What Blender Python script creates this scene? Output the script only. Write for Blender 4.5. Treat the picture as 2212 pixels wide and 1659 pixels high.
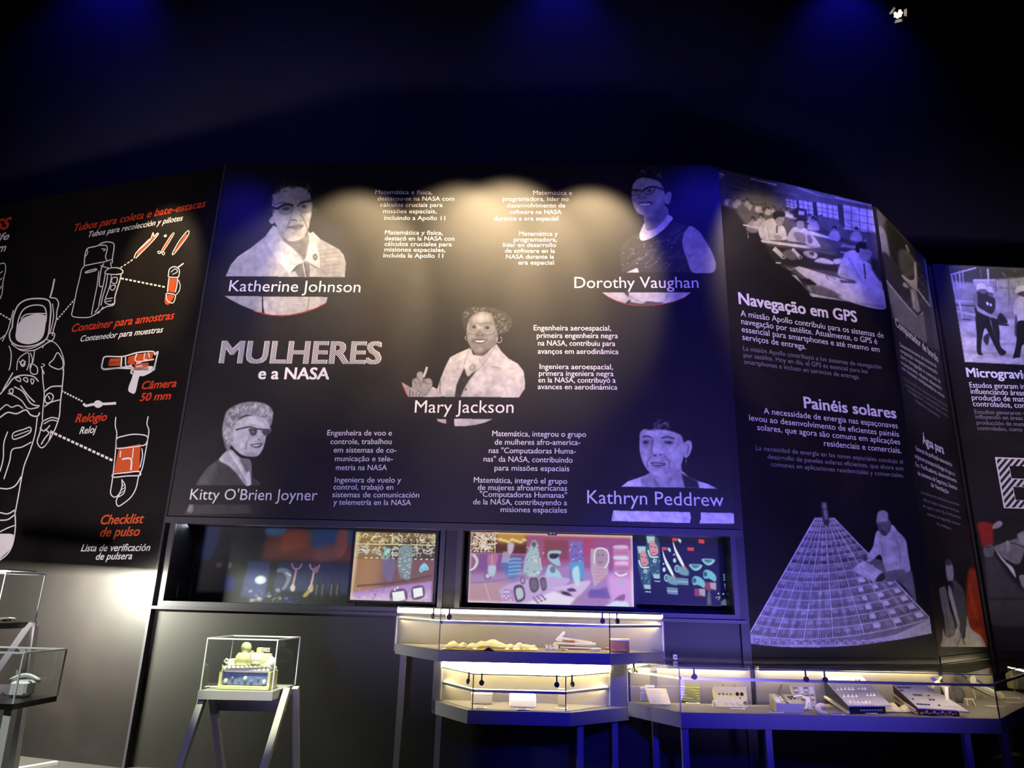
import bpy, math, random
import numpy as np
from mathutils import Vector, Matrix
random.seed(7)
for o in list(bpy.data.objects): bpy.data.objects.remove(o)
SC = bpy.context.scene
COL = SC.collection

# ---------------------------------------------------------------- camera
FPX = 1530.0
TH = math.atan(FPX / 4942.0)
RHO = math.radians(1.62)
CF = np.array([0, math.cos(TH), math.sin(TH)])
U0 = np.array([0, -math.sin(TH), math.cos(TH)])
CR = math.cos(RHO) * np.array([1., 0, 0]) + math.sin(RHO) * U0
CU = -math.sin(RHO) * np.array([1., 0, 0]) + math.cos(RHO) * U0
CAM = np.array([0, 0, 1.6])
cd = bpy.data.cameras.new('camera')
cam = bpy.data.objects.new('camera', cd)
COL.objects.link(cam)
cd.sensor_fit = 'HORIZONTAL'; cd.sensor_width = 36.0; cd.lens = 36.0 * FPX / 2212.0
cd.clip_end = 200
cam.matrix_world = Matrix(((CR[0], CU[0], -CF[0], CAM[0]), (CR[1], CU[1], -CF[1], CAM[1]), (CR[2], CU[2], -CF[2], CAM[2]), (0, 0, 0, 1)))
SC.camera = cam

# ---------------------------------------------------------------- world, lights, exposure
w = bpy.data.worlds.new('world'); SC.world = w; w.use_nodes = True
w.node_tree.nodes['Background'].inputs[0].default_value = (0.02, 0.02, 0.06, 1)
w.node_tree.nodes['Background'].inputs[1].default_value = 0.02
SC.view_settings.view_transform = 'Standard'
SC.view_settings.look = 'None'
SC.view_settings.exposure = 0.0
SC.view_settings.gamma = 1.0
SC.view_settings.use_curve_mapping = False
WARM = (1.0, 0.73, 0.41)
BLUE = (0.02, 0.015, 1.0)
LAV = (0.22, 0.15, 1.0)

def spot(loc, target, energy, col, deg, blend=0.5, size=0.08):
    l = bpy.data.lights.new('spot', 'SPOT'); l.energy = energy; l.color = col
    l.spot_size = math.radians(deg); l.spot_blend = blend; l.shadow_soft_size = size
    o = bpy.data.objects.new('spot_lamp', l); COL.objects.link(o)
    o.location = loc
    o.rotation_euler = (Vector(target) - Vector(loc)).to_track_quat('-Z', 'Y').to_euler()
    return o
#LIGHTS
# warm exhibition spots on the truss in front of the long panel
for (x, tx, tz, e, deg) in ((-2.15, -1.95, 5.3, 720, 38), (-0.75, -0.7, 5.25, 740, 43), (-0.2, -0.15, 5.25, 900, 45), (0.95, 0.82, 5.3, 820, 37)):
    spot((x, 5.45, 7.42), (tx, 7.4, tz), e, WARM, deg, 0.4, 0.10)
spot((-2.9, 4.9, 7.6), (-2.7, 7.5, 5.0), 300, (1.0, 0.86, 0.80), 32, 0.6, 0.1)
spot((3.0, 5.5, 7.6), (3.2, 7.6, 5.25), 420, WARM, 40, 0.4, 0.1)
spot((4.9, 6.9, 8.3), (5.6, 9.0, 5.2), 420, WARM, 40, 0.4, 0.1)
spot((7.3, 7.6, 8.9), (7.7, 9.7, 5.9), 420, (1.0, 0.84, 0.66), 44, 0.5, 0.1)
spot((-5.1, 5.9, 7.8), (-4.30, 7.8, 5.35), 800, WARM, 24, 0.5, 0.1)
# lavender wash from the hall behind the visitor
spot((-1.6, 2.2, 0.5), (-0.8, 7.4, 3.7), 850, (0.52, 0.43, 1.0), 62, 0.9, 0.3)
spot((2.9, 2.0, 0.5), (2.9, 7.8, 3.5), 1400, (0.26, 0.19, 1.0), 62, 0.9, 0.3)
spot((-4.9, 2.4, 0.5), (-4.9, 8.0, 3.6), 1500, (1.0, 0.86, 0.92), 56, 0.9, 0.3)
spot((6.2, 3.0, 0.5), (7.0, 9.6, 3.9), 900, (0.7, 0.58, 1.0), 50, 0.9, 0.3)
# deep blue floods
spot((-0.5, -1.0, 5.6), (0.2, 7.4, 3.4), 170, (0.10, 0.03, 1.0), 56, 1.0, 0.5)
spot((3.4, -1.0, 5.6), (2.8, 7.6, 3.2), 240, (0.10, 0.05, 1.0), 56, 1.0, 0.5)
spot((-3.9, 5.5, 7.7), (-3.35, 7.5, 5.6), 240, BLUE, 28, 0.7, 0.25)
spot((2.6, 5.4, 7.6), (2.1, 7.3, 5.6), 200, BLUE, 40, 0.7, 0.25)
spot((5.9, 8.0, 8.4), (6.75, 9.7, 6.0), 900, BLUE, 34, 0.7, 0.25)
spot((3.9, 5.4, 8.2), (4.0, 7.9, 6.5), 1300, (0.15, 0.12, 1.0), 34, 0.7, 0.25)
spot((-7.9, 10.2, 13.6), (-8.0, 10.95, 12.4), 130, BLUE, 90, 0.9, 0.2)
spot((0.75, 10.1, 13.6), (0.75, 10.95, 12.4), 90, BLUE, 90, 0.9, 0.2)
spot((6.3, 10.1, 13.6), (6.3, 10.95, 12.4), 110, BLUE, 90, 0.9, 0.2)
spot((1.2, 0.5, 3.4), (1.9, 6.8, 0.66), 1500, BLUE, 40, 0.8, 0.2)
spot((-5.0, 5.0, 12.5), (-4.5, 11.0, 9.0), 260, (0.14, 0.10, 1.0), 90, 1.0, 0.4)
spot((2.0, 5.0, 12.5), (2.0, 11.0, 9.5), 90, (0.10, 0.08, 1.0), 90, 1.0, 0.4)
# white key lamps on the pedestals
spot((-2.2, 3.6, 7.4), (-2.0, 6.15, 1.05), 5000, (0.95, 1.0, 0.62), 9, 0.5, 0.05)
spot((-3.2, 3.0, 8.0), (-3.5, 5.0, 1.0), 2600, (0.95, 1.0, 0.95), 18, 0.5, 0.05)
spot((-1.6, -0.5, 4.6), (-2.05, 6.0, 0.45), 420, (0.5, 0.46, 1.0), 14, 0.6, 0.2)
#ENDLIGHTS

# ---------------------------------------------------------------- geometry helpers
def ray(x, y): return CF + (x - 1106.0) / FPX * CR - (y - 829.5) / FPX * CU
def hz(x, y, z):
    d = ray(x, y); return CAM + d * (z - 1.6) / d[2]
def V(p): return Vector([float(c) for c in p])
class Plane:
    def __init__(s, a, b):
        s.a = np.array([a[0], a[1], 0.0]); s.b = np.array([b[0], b[1], 0.0])
        u = s.b - s.a; s.len = np.linalg.norm(u); s.u = u / s.len
        s.n = np.array([s.u[1], -s.u[0], 0.0])          # towards the hall
    def lift(s, x, y, off=0.0):
        d = ray(x, y); t = (s.n @ (s.a + s.n * off - CAM)) / (s.n @ d); return CAM + d * t
    def lifts(s, X, Y, off=0.0):
        D = CF[None] + ((X - 1106) / FPX)[:, None] * CR[None] - ((Y - 829.5) / FPX)[:, None] * CU[None]
        t = (s.n @ (s.a + s.n * off - CAM)) / (D @ s.n); return CAM[None] + D * t[:, None]
    def at(s, u, z, off=0.0): return s.a + s.u * u + s.n * off + np.array([0, 0, z])
    def uv(s, x, y):
        p = s.lift(x, y); return float((p - s.a) @ s.u), float(p[2])
PM = Plane((-3.585, 7.566), (2.316, 7.313))
PL = Plane((-8.60, 9.13), (-3.62, 7.575))
P3 = Plane((2.406, 7.355), (4.612, 8.068))
P4 = Plane((4.682, 8.116), (6.122, 9.506))
P5 = Plane((6.315, 9.66), (9.6, 9.74))
ZT = 6.684

class MB:
    def __init__(s): s.v = []; s.f = []; s.m = []; s.mi = 0
    def add(s, vs, fs):
        k = len(s.v); s.v += [tuple(float(c) for c in v) for v in vs]
        s.f += [tuple(i + k for i in f) for f in fs]; s.m += [s.mi] * len(fs); return s
    def hexa(s, b, t):
        return s.add(list(b) + list(t), [(3, 2, 1, 0), (4, 5, 6, 7), (0, 1, 5, 4), (1, 2, 6, 5), (2, 3, 7, 6), (3, 0, 4, 7)])
    def box(s, c, d, rz=0.0, rx=0.0, ry=0.0):
        M = Matrix.Rotation(rz, 3, 'Z') @ Matrix.Rotation(rx, 3, 'X') @ Matrix.Rotation(ry, 3, 'Y')
        P = []
        for z in (-1, 1):
            for (x, y) in ((-1, -1), (1, -1), (1, 1), (-1, 1)):
                P.append(Vector(c) + M @ Vector((x * d[0] / 2, y * d[1] / 2, z * d[2] / 2)))
        return s.hexa(P[:4], P[4:])
    def bbox(s, c, d, rz=0.0, rx=0.0, bev=0.1, ry=0.0):      # box with softened vertical edges and rim
        M = Matrix.Rotation(rz, 3, 'Z') @ Matrix.Rotation(rx, 3, 'X') @ Matrix.Rotation(ry, 3, 'Y')
        b = bev * min(d); hx, hy, hzz = d[0] / 2, d[1] / 2, d[2] / 2
        rings = []
        for (z, i) in ((-hzz, b), (-hzz + b, 0), (hzz - b, 0), (hzz, b)):
            x, y = hx - i, hy - i
            rings.append([(-x + b, -y, z), (x - b, -y, z), (x, -y + b, z), (x, y - b, z), (x - b, y, z), (-x + b, y, z), (-x, y - b, z), (-x, -y + b, z)])
        vs = [Vector(c) + M @ Vector(p) for r in rings for p in r]
        fs = [tuple(range(7, -1, -1)), tuple(range(24, 32))]
        for k in range(3):
            for i in range(8):
                j = (i + 1) % 8; fs.append((k * 8 + i, k * 8 + j, k * 8 + 8 + j, k * 8 + 8 + i))
        return s.add(vs, fs)
    def prism(s, poly, z0, z1):
        n = len(poly)
        a = sum(poly[i][0] * poly[(i + 1) % n][1] - poly[(i + 1) % n][0] * poly[i][1] for i in range(n))
        if a < 0: poly = poly[::-1]
        vs = [(p[0], p[1], z0) for p in poly] + [(p[0], p[1], z1) for p in poly]
        fs = [tuple(range(n - 1, -1, -1)), tuple(range(n, 2 * n))] + [(i, (i + 1) % n, n + (i + 1) % n, n + i) for i in range(n)]
        return s.add(vs, fs)
    def slab(s, pl, u0, u1, z0, z1, o0, o1):                 # box on a wall plane
        b = [pl.at(u0, z0, o1), pl.at(u1, z0, o1), pl.at(u1, z0, o0), pl.at(u0, z0, o0)]
        t = [pl.at(u0, z1, o1), pl.at(u1, z1, o1), pl.at(u1, z1, o0), pl.at(u0, z1, o0)]
        return s.hexa(b, t)
    def beam(s, p, q, w, h, up=(0, 0, 1)):
        p = Vector(p); q = Vector(q); d = (q - p).normalized(); up = Vector(up)
        if abs(d.dot(up)) > 0.99: up = Vector((0, 1, 0))
        x = d.cross(up).normalized(); y = x.cross(d).normalized()
        B = [p - x * w / 2 - y * h / 2, p + x * w / 2 - y * h / 2, p + x * w / 2 + y * h / 2, p - x * w / 2 + y * h / 2]
        return s.hexa(B[::-1], [v + (q - p) for v in B[::-1]]) if False else s.hexa(B, [v + (q - p) for v in B])
    def cyl(s, p, q, r, r2=None, n=16, caps=True):
        r2 = r if r2 is None else r2
        p = Vector(p); q = Vector(q); d = (q - p).normalized()
        x = d.orthogonal().normalized(); y = d.cross(x)
        vs = []
        for (c, rr) in ((p, r), (q, r2)):
            for i in range(n):
                a = 2 * math.pi * i / n; vs.append(c + (x * math.cos(a) + y * math.sin(a)) * rr)
        fs = [(i, (i + 1) % n, n + (i + 1) % n, n + i) for i in range(n)]
        if caps: fs += [tuple(range(n - 1, -1, -1)), tuple(range(n, 2 * n))]
        return s.add(vs, fs)
    def tube(s, pts, r, n=8, ends=None):
        pts = [Vector(p) for p in pts]; vs = []; K = len(pts)
        x = (pts[1] - pts[0]).orthogonal().normalized()
        for k, p in enumerate(pts):
            d = (pts[min(k + 1, K - 1)] - pts[max(k - 1, 0)]).normalized()
            x = (x - d * x.dot(d)).normalized(); y = d.cross(x)
            rr = r[k] if isinstance(r, (list, tuple)) else r
            for i in range(n):
                a = 2 * math.pi * i / n; vs.append(p + (x * math.cos(a) + y * math.sin(a)) * rr)
        fs = [(k * n + i, k * n + (i + 1) % n, (k + 1) * n + (i + 1) % n, (k + 1) * n + i) for k in range(K - 1) for i in range(n)]
        fs += [tuple(range(n - 1, -1, -1)), tuple(range((K - 1) * n, K * n))]
        return s.add(vs, fs)
    def ball(s, c, r, n=14, m=9, squash=(1, 1, 1), M=None, jit=0.0):
        vs = []; fs = []
        for j in range(m + 1):
            t = math.pi * j / m
            for i in range(n):
                a = 2 * math.pi * i / n
                k = 1 + (random.uniform(-jit, jit) if 0 < j < m else 0)
                v = Vector((math.sin(t) * math.cos(a) * squash[0], math.sin(t) * math.sin(a) * squash[1], math.cos(t) * squash[2])) * r * k
                if M: v = M @ v
                vs.append(Vector(c) + v)
        for j in range(m):
            for i in range(n): fs.append((j * n + i, (j + 1) * n + i, (j + 1) * n + (i + 1) % n, j * n + (i + 1) % n))
        return s.add(vs, fs)
    def sheet(s, fn, nu, nv, th=0.004):                       # thin surface with thickness
        vs = []
        for k in (0, 1):
            for j in range(nv + 1):
                for i in range(nu + 1):
                    p = Vector(fn(i / nu, j / nv)); p.z -= th * k; vs.append(p)
        N = (nu + 1) * (nv + 1); fs = []
        for j in range(nv):
            for i in range(nu):
                a = j * (nu + 1) + i; fs.append((a, a + 1, a + nu + 2, a + nu + 1)); fs.append((N + a, N + a + nu + 1, N + a + nu + 2, N + a + 1))
        for i in range(nu):
            a = i; fs.append((a, N + a, N + a + 1, a + 1)); a = nv * (nu + 1) + i; fs.append((a, a + 1, N + a + 1, N + a))
        for j in range(nv):
            a = j * (nu + 1); b = a + nu + 1; fs.append((a, b, N + b, N + a)); a += nu; b += nu; fs.append((a, N + a, N + b, b))
        return s.add(vs, fs)
    def build(s, name, mats, parent=None, smooth=False):
        org = Vector((0, 0, 0)); r = parent
        while r is not None:
            org += r.location; r = r.parent
        me = bpy.data.meshes.new(name)
        me.from_pydata([(v[0] - org.x, v[1] - org.y, v[2] - org.z) for v in s.v], [], s.f)
        for m in (mats if isinstance(mats, (list, tuple)) else [mats]): me.materials.append(m)
        if any(s.m): me.polygons.foreach_set('material_index', s.m)
        if smooth: me.polygons.foreach_set('use_smooth', [True] * len(me.polygons))
        me.update()
        o = bpy.data.objects.new(name, me); COL.objects.link(o)
        if parent is not None: o.parent = parent
        return o

def tag(o, label=None, cat=None, group=None, kind=None):
    if label: o['label'] = label
    if cat: o['category'] = cat
    if group: o['group'] = group
    if kind: o['kind'] = kind
    return o
def thing(name, loc, label, cat, group=None):
    o = bpy.data.objects.new(name, None); COL.objects.link(o)
    o.location = Vector([float(c) for c in loc]); o.empty_display_size = 0.1
    return tag(o, label, cat, group)

# ---------------------------------------------------------------- materials
def lin(c): return tuple(((v / 255.0 / 12.92) if v / 255.0 <= 0.04045 else ((v / 255.0 + 0.055) / 1.055) ** 2.4) for v in c)
_M = {}
def mat(name, col, rough=0.5, metal=0.0, spec=0.5, emit=None, es=0.0, noise=0.0, nscale=8.0, bump=0.0):
    if name in _M: return _M[name]
    m = bpy.data.materials.new(name); m.use_nodes = True; nt = m.node_tree
    b = nt.nodes['Principled BSDF']
    b.inputs['Base Color'].default_value = (*col, 1); b.inputs['Roughness'].default_value = rough
    b.inputs['Metallic'].default_value = metal; b.inputs['Specular IOR Level'].default_value = spec
    if emit: b.inputs['Emission Color'].default_value = (*emit, 1); b.inputs['Emission Strength'].default_value = es
    if noise or bump:
        tc = nt.nodes.new('ShaderNodeTexCoord'); nz = nt.nodes.new('ShaderNodeTexNoise')
        nz.inputs['Scale'].default_value = nscale; nz.inputs['Detail'].default_value = 6
        nt.links.new(tc.outputs['Object'], nz.inputs['Vector'])
        if noise:
            mx = nt.nodes.new('ShaderNodeMix'); mx.data_type = 'RGBA'
            mx.inputs[6].default_value = (*[c * (1 - noise) for c in col], 1); mx.inputs[7].default_value = (*[min(1, c * (1 + noise)) for c in col], 1)
            nt.links.new(nz.outputs['Fac'], mx.inputs[0]); nt.links.new(mx.outputs[2], b.inputs['Base Color'])
        if bump:
            bp = nt.nodes.new('ShaderNodeBump'); bp.inputs['Strength'].default_value = bump; bp.inputs['Distance'].default_value = 0.01
            nt.links.new(nz.outputs['Fac'], bp.inputs['Height']); nt.links.new(bp.outputs['Normal'], b.inputs['Normal'])
    _M[name] = m; return m
def glass(name, tint=(0.96, 0.98, 0.97), ior=1.45, refl=1.0):
    if name in _M: return _M[name]
    m = bpy.data.materials.new(name); m.use_nodes = True; nt = m.node_tree; nt.nodes.clear()
    o = nt.nodes.new('ShaderNodeOutputMaterial'); mx = nt.nodes.new('ShaderNodeMixShader')
    t = nt.nodes.new('ShaderNodeBsdfTransparent'); g = nt.nodes.new('ShaderNodeBsdfGlossy'); fr = nt.nodes.new('ShaderNodeFresnel')
    t.inputs[0].default_value = (*tint, 1); g.inputs['Roughness'].default_value = 0.02; fr.inputs[0].default_value = ior
    mu = nt.nodes.new('ShaderNodeMath'); mu.operation = 'MULTIPLY'; mu.inputs[1].default_value = refl
    ge = nt.nodes.new('ShaderNodeNewGeometry'); iv = nt.nodes.new('ShaderNodeMath'); iv.operation = 'SUBTRACT'; iv.inputs[0].default_value = 1.0
    m2 = nt.nodes.new('ShaderNodeMath'); m2.operation = 'MULTIPLY'; nt.links.new(ge.outputs['Backfacing'], iv.inputs[1]); nt.links.new(fr.outputs[0], m2.inputs[0]); nt.links.new(iv.outputs[0], m2.inputs[1]); nt.links.new(m2.outputs[0], mu.inputs[0]); nt.links.new(mu.outputs[0], mx.inputs[0])
    nt.links.new(t.outputs[0], mx.inputs[1]); nt.links.new(g.outputs[0], mx.inputs[2]); nt.links.new(mx.outputs[0], o.inputs[0])
    _M[name] = m; return m
def emis(name, col, s):
    if name in _M: return _M[name]
    m = bpy.data.materials.new(name); m.use_nodes = True; nt = m.node_tree; nt.nodes.clear()
    o = nt.nodes.new('ShaderNodeOutputMaterial'); e = nt.nodes.new('ShaderNodeEmission')
    e.inputs[0].default_value = (*col, 1); e.inputs[1].default_value = s; nt.links.new(e.outputs[0], o.inputs[0])
    _M[name] = m; return m
def vcol(name, rough, emit=0.0, spec=0.5):
    if name in _M: return _M[name]
    m = bpy.data.materials.new(name); m.use_nodes = True; nt = m.node_tree; b = nt.nodes['Principled BSDF']
    a = nt.nodes.new('ShaderNodeAttribute'); a.attribute_name = 'Col'
    b.inputs['Roughness'].default_value = rough; b.inputs['Specular IOR Level'].default_value = spec
    if emit: b.inputs['Base Color'].default_value = (0.004, 0.004, 0.005, 1)
    else: nt.links.new(a.outputs['Color'], b.inputs['Base Color'])
    if emit:
        nt.links.new(a.outputs['Color'], b.inputs['Emission Color']); b.inputs['Emission Strength'].default_value = emit
    _M[name] = m; return m
# dark printed vinyl with a faint cloudy nebula print
def vinyl(name, cols, rough, scale=0.7):
    m = bpy.data.materials.new(name); m.use_nodes = True; nt = m.node_tree; b = nt.nodes['Principled BSDF']
    tc = nt.nodes.new('ShaderNodeTexCoord'); nz = nt.nodes.new('ShaderNodeTexNoise'); rp = nt.nodes.new('ShaderNodeValToRGB')
    nz.inputs['Scale'].default_value = scale; nz.inputs['Detail'].default_value = 7; nz.inputs['Roughness'].default_value = 0.6; nz.inputs['Distortion'].default_value = 0.6
    nt.links.new(tc.outputs['Object'], nz.inputs['Vector']); nt.links.new(nz.outputs['Fac'], rp.inputs[0])
    e = rp.color_ramp.elements; e[0].position = 0.38; e[0].color = (*cols[0], 1); e[1].position = 0.68; e[1].color = (*cols[2], 1)
    k = e.new(0.52); k.color = (*cols[1], 1)
    nt.links.new(rp.outputs[0], b.inputs['Base Color']); b.inputs['Roughness'].default_value = rough
    n2 = nt.nodes.new('ShaderNodeTexNoise'); n2.inputs['Scale'].default_value = 2.2; bp = nt.nodes.new('ShaderNodeBump')
    bp.inputs['Strength'].default_value = 0.12; bp.inputs['Distance'].default_value = 0.02
    nt.links.new(tc.outputs['Object'], n2.inputs['Vector']); nt.links.new(n2.outputs['Fac'], bp.inputs['Height']); nt.links.new(bp.outputs['Normal'], b.inputs['Normal'])
    _M[name] = m; return m
PR = 0.50                                                    # roughness of the satin print
M_panel = vinyl('dark_vinyl', ((0.004, 0.004, 0.0055), (0.007, 0.006, 0.008), (0.015, 0.0115, 0.013)), PR)
M_panel2 = vinyl('dark_vinyl_left', ((0.005, 0.0045, 0.0045), (0.008, 0.0065, 0.0065), (0.013, 0.010, 0.0095)), 0.40, 0.5)
M_print = vcol('satin_print', PR)
M_wall = mat('wall_black_paint', (0.012, 0.012, 0.010), 0.5, noise=0.25, nscale=3, bump=0.1)
M_far = mat('far_wall_paint', (0.035, 0.035, 0.045), 0.9, noise=0.2, nscale=1.5)
M_ceil = mat('ceiling_black', (0.012, 0.012, 0.014), 0.9)
M_floor = mat('floor_grey', (0.045, 0.042, 0.040), 0.6, noise=0.2, nscale=4)
M_trim = mat('black_trim', (0.006, 0.006, 0.008), 0.45)
M_frame = mat('window_frame_grey', (0.035, 0.034, 0.045), 0.4)
M_txt = mat('white_lettering', (0.80, 0.80, 0.80), PR)
M_txtg = mat('grey_lettering', (0.26, 0.25, 0.28), PR)
M_red = mat('red_lettering', (0.62, 0.045, 0.015), PR)
M_org = mat('orange_print', (0.60, 0.09, 0.02), PR)
M_grey = mat('case_grey', (0.20, 0.20, 0.215), 0.5, noise=0.08, nscale=5)
M_deck = mat('case_deck_felt', (0.26, 0.23, 0.21), 0.9, noise=0.1, nscale=30)
M_lav = mat('stand_paint', (0.42, 0.41, 0.43), 0.45, noise=0.05, nscale=6)
M_steel = mat('brushed_aluminium', (0.62, 0.62, 0.66), 0.3, 0.9)
M_black = mat('black_plastic', (0.012, 0.012, 0.014), 0.35)
M_glass = glass('clear_glass'); M_lid = glass('lid_glass', ior=1.5, refl=1.3); M_acr = glass('acrylic', (0.97, 0.98, 0.98), 1.4, 0.8)
M_edge = mat('polished_acrylic_edge', (0.85, 0.9, 0.88), 0.25)
M_gedge = mat('green_glass_edge', (0.05, 0.10, 0.07), 0.2)
M_led = emis('led_warm', (1.0, 0.80, 0.46), 55.0)
M_cream = mat('cream_paint', (0.78, 0.72, 0.50), 0.45)
M_white = mat('white_paint', (0.85, 0.84, 0.80), 0.45)
M_card = mat('caption_card', (0.80, 0.78, 0.74), 0.6)
M_gold = mat('gold_foil', (0.85, 0.62, 0.14), 0.28, 0.75, noise=0.1, nscale=20, bump=0.6)

# ---------------------------------------------------------------- lettering
def _text_mesh(body, bold=0.0, shear=0.0):
    cu = bpy.data.curves.new('t', 'FONT'); cu.body = body; cu.size = 1.0; cu.resolution_u = 3
    cu.shear = shear; cu.fill_mode = 'FRONT'
    ob = bpy.data.objects.new('t', cu)
    me = bpy.data.meshes.new_from_object(ob)
    v = np.empty(len(me.vertices) * 3); me.vertices.foreach_get('co', v); v = v.reshape(-1, 3)
    f = [tuple(p.vertices) for p in me.polygons]
    bpy.data.meshes.remove(me); bpy.data.objects.remove(ob); bpy.data.curves.remove(cu)
    return v, f
CAPH = _text_mesh('H')[0][:, 1].max()
def text(parent, pl, name, lines, tr, cap, m, bold=0.0, shear=0.0, off=0.0012, label=None, pad=0.0):
    """lines: (string, x0, y0, x1, y1) baseline ends in crop coordinates; tr=(ox,oy,scale)"""
    mb = MB(); ox, oy, sc = tr
    for L in lines:
        s, x0, y0, x1, y1 = L
        v, f = _text_mesh(s, bold, shear)
        a = pl.lift(ox + x0 / sc, oy + y0 / sc, off); b = pl.lift(ox + x1 / sc, oy + y1 / sc, off)
        c = pl.lift(ox + x0 / sc, oy + (y0 - cap) / sc, off)
        h = c[2] - a[2]
        xm, xM = v[:, 0].min() + pad, v[:, 0].max() - pad
        k = (v[:, 0] - xm) / (xM - xm)
        P = a[None] + (b - a)[None] * k[:, None] + np.array([0, 0, 1.0])[None] * (v[:, 1] * h / CAPH)[:, None]
        g = bold * h / CAPH * 0.8
        sh = [(0, 0)] if bold < 0.003 else ([(-g, 0), (g, 0)] if bold < 0.015 else [(-g, -g * .6), (g, -g * .6), (-g, g * .6), (g, g * .6), (0, 0)])
        for i, (dx, dz) in enumerate(sh): mb.add([tuple(p + pl.u * dx + np.array([0, 0, dz]) + pl.n * 0.0001 * i) for p in P], f)
    o = mb.build(name, m, parent)
    if label: o['label'] = label
    if name == 'text_block': o['kind'] = 'stuff'
    return o
def hatch(name, freq, light, dark, slope=1.0):
    m = bpy.data.materials.new(name); m.use_nodes = True; nt = m.node_tree; b = nt.nodes['Principled BSDF']
    tc = nt.nodes.new('ShaderNodeTexCoord'); sp = nt.nodes.new('ShaderNodeSeparateXYZ'); nt.links.new(tc.outputs['Object'], sp.inputs[0])
    a = nt.nodes.new('ShaderNodeMath'); a.operation = 'MULTIPLY_ADD'; a.inputs[1].default_value = -slope
    nt.links.new(sp.outputs['X'], a.inputs[0]); nt.links.new(sp.outputs['Z'], a.inputs[2])
    c = nt.nodes.new('ShaderNodeMath'); c.operation = 'MULTIPLY'; c.inputs[1].default_value = freq; nt.links.new(a.outputs[0], c.inputs[0])
    d = nt.nodes.new('ShaderNodeMath'); d.operation = 'FRACT'; nt.links.new(c.outputs[0], d.inputs[0])
    e = nt.nodes.new('ShaderNodeMath'); e.operation = 'GREATER_THAN'; e.inputs[1].default_value = 0.5; nt.links.new(d.outputs[0], e.inputs[0])
    x = nt.nodes.new('ShaderNodeMix'); x.data_type = 'RGBA'; x.inputs[6].default_value = (*dark, 1); x.inputs[7].default_value = (*light, 1)
    nt.links.new(e.outputs[0], x.inputs[0]); nt.links.new(x.outputs[2], b.inputs['Base Color']); b.inputs['Roughness'].default_value = PR
    return m

# ---------------------------------------------------------------- picture painter (flat prints and screens as coloured grids)
def smooth_pts(p, closed, k=5):
    p = np.array(p, float); n = len(p)
    if n < 3: return p
    out = []
    rng = range(n) if closed else range(n - 1)
    for i in rng:
        if closed: a, b, c, d = p[(i - 1) % n], p[i], p[(i + 1) % n], p[(i + 2) % n]
        else: a, b, c, d = p[max(i - 1, 0)], p[i], p[i + 1], p[min(i + 2, n - 1)]
        for t in np.arange(k) / k:
            out.append(0.5 * (2 * b + (c - a) * t + (2 * a - 5 * b + 4 * c - d) * t * t + (3 * b - a - 3 * c + d) * t ** 3))
    if not closed: out.append(p[-1])
    return np.array(out)
def blur1(A, r):
    if r < 0.3: return A
    n = int(3 * r + 1); k = np.exp(-0.5 * (np.arange(-n, n + 1) / r) ** 2); k /= k.sum()
    H, W = A.shape; B = np.pad(A, n)
    T = sum(k[i] * B[i:i + H] for i in range(2 * n + 1))
    return sum(k[i] * T[:, i:i + W] for i in range(2 * n + 1))
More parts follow.
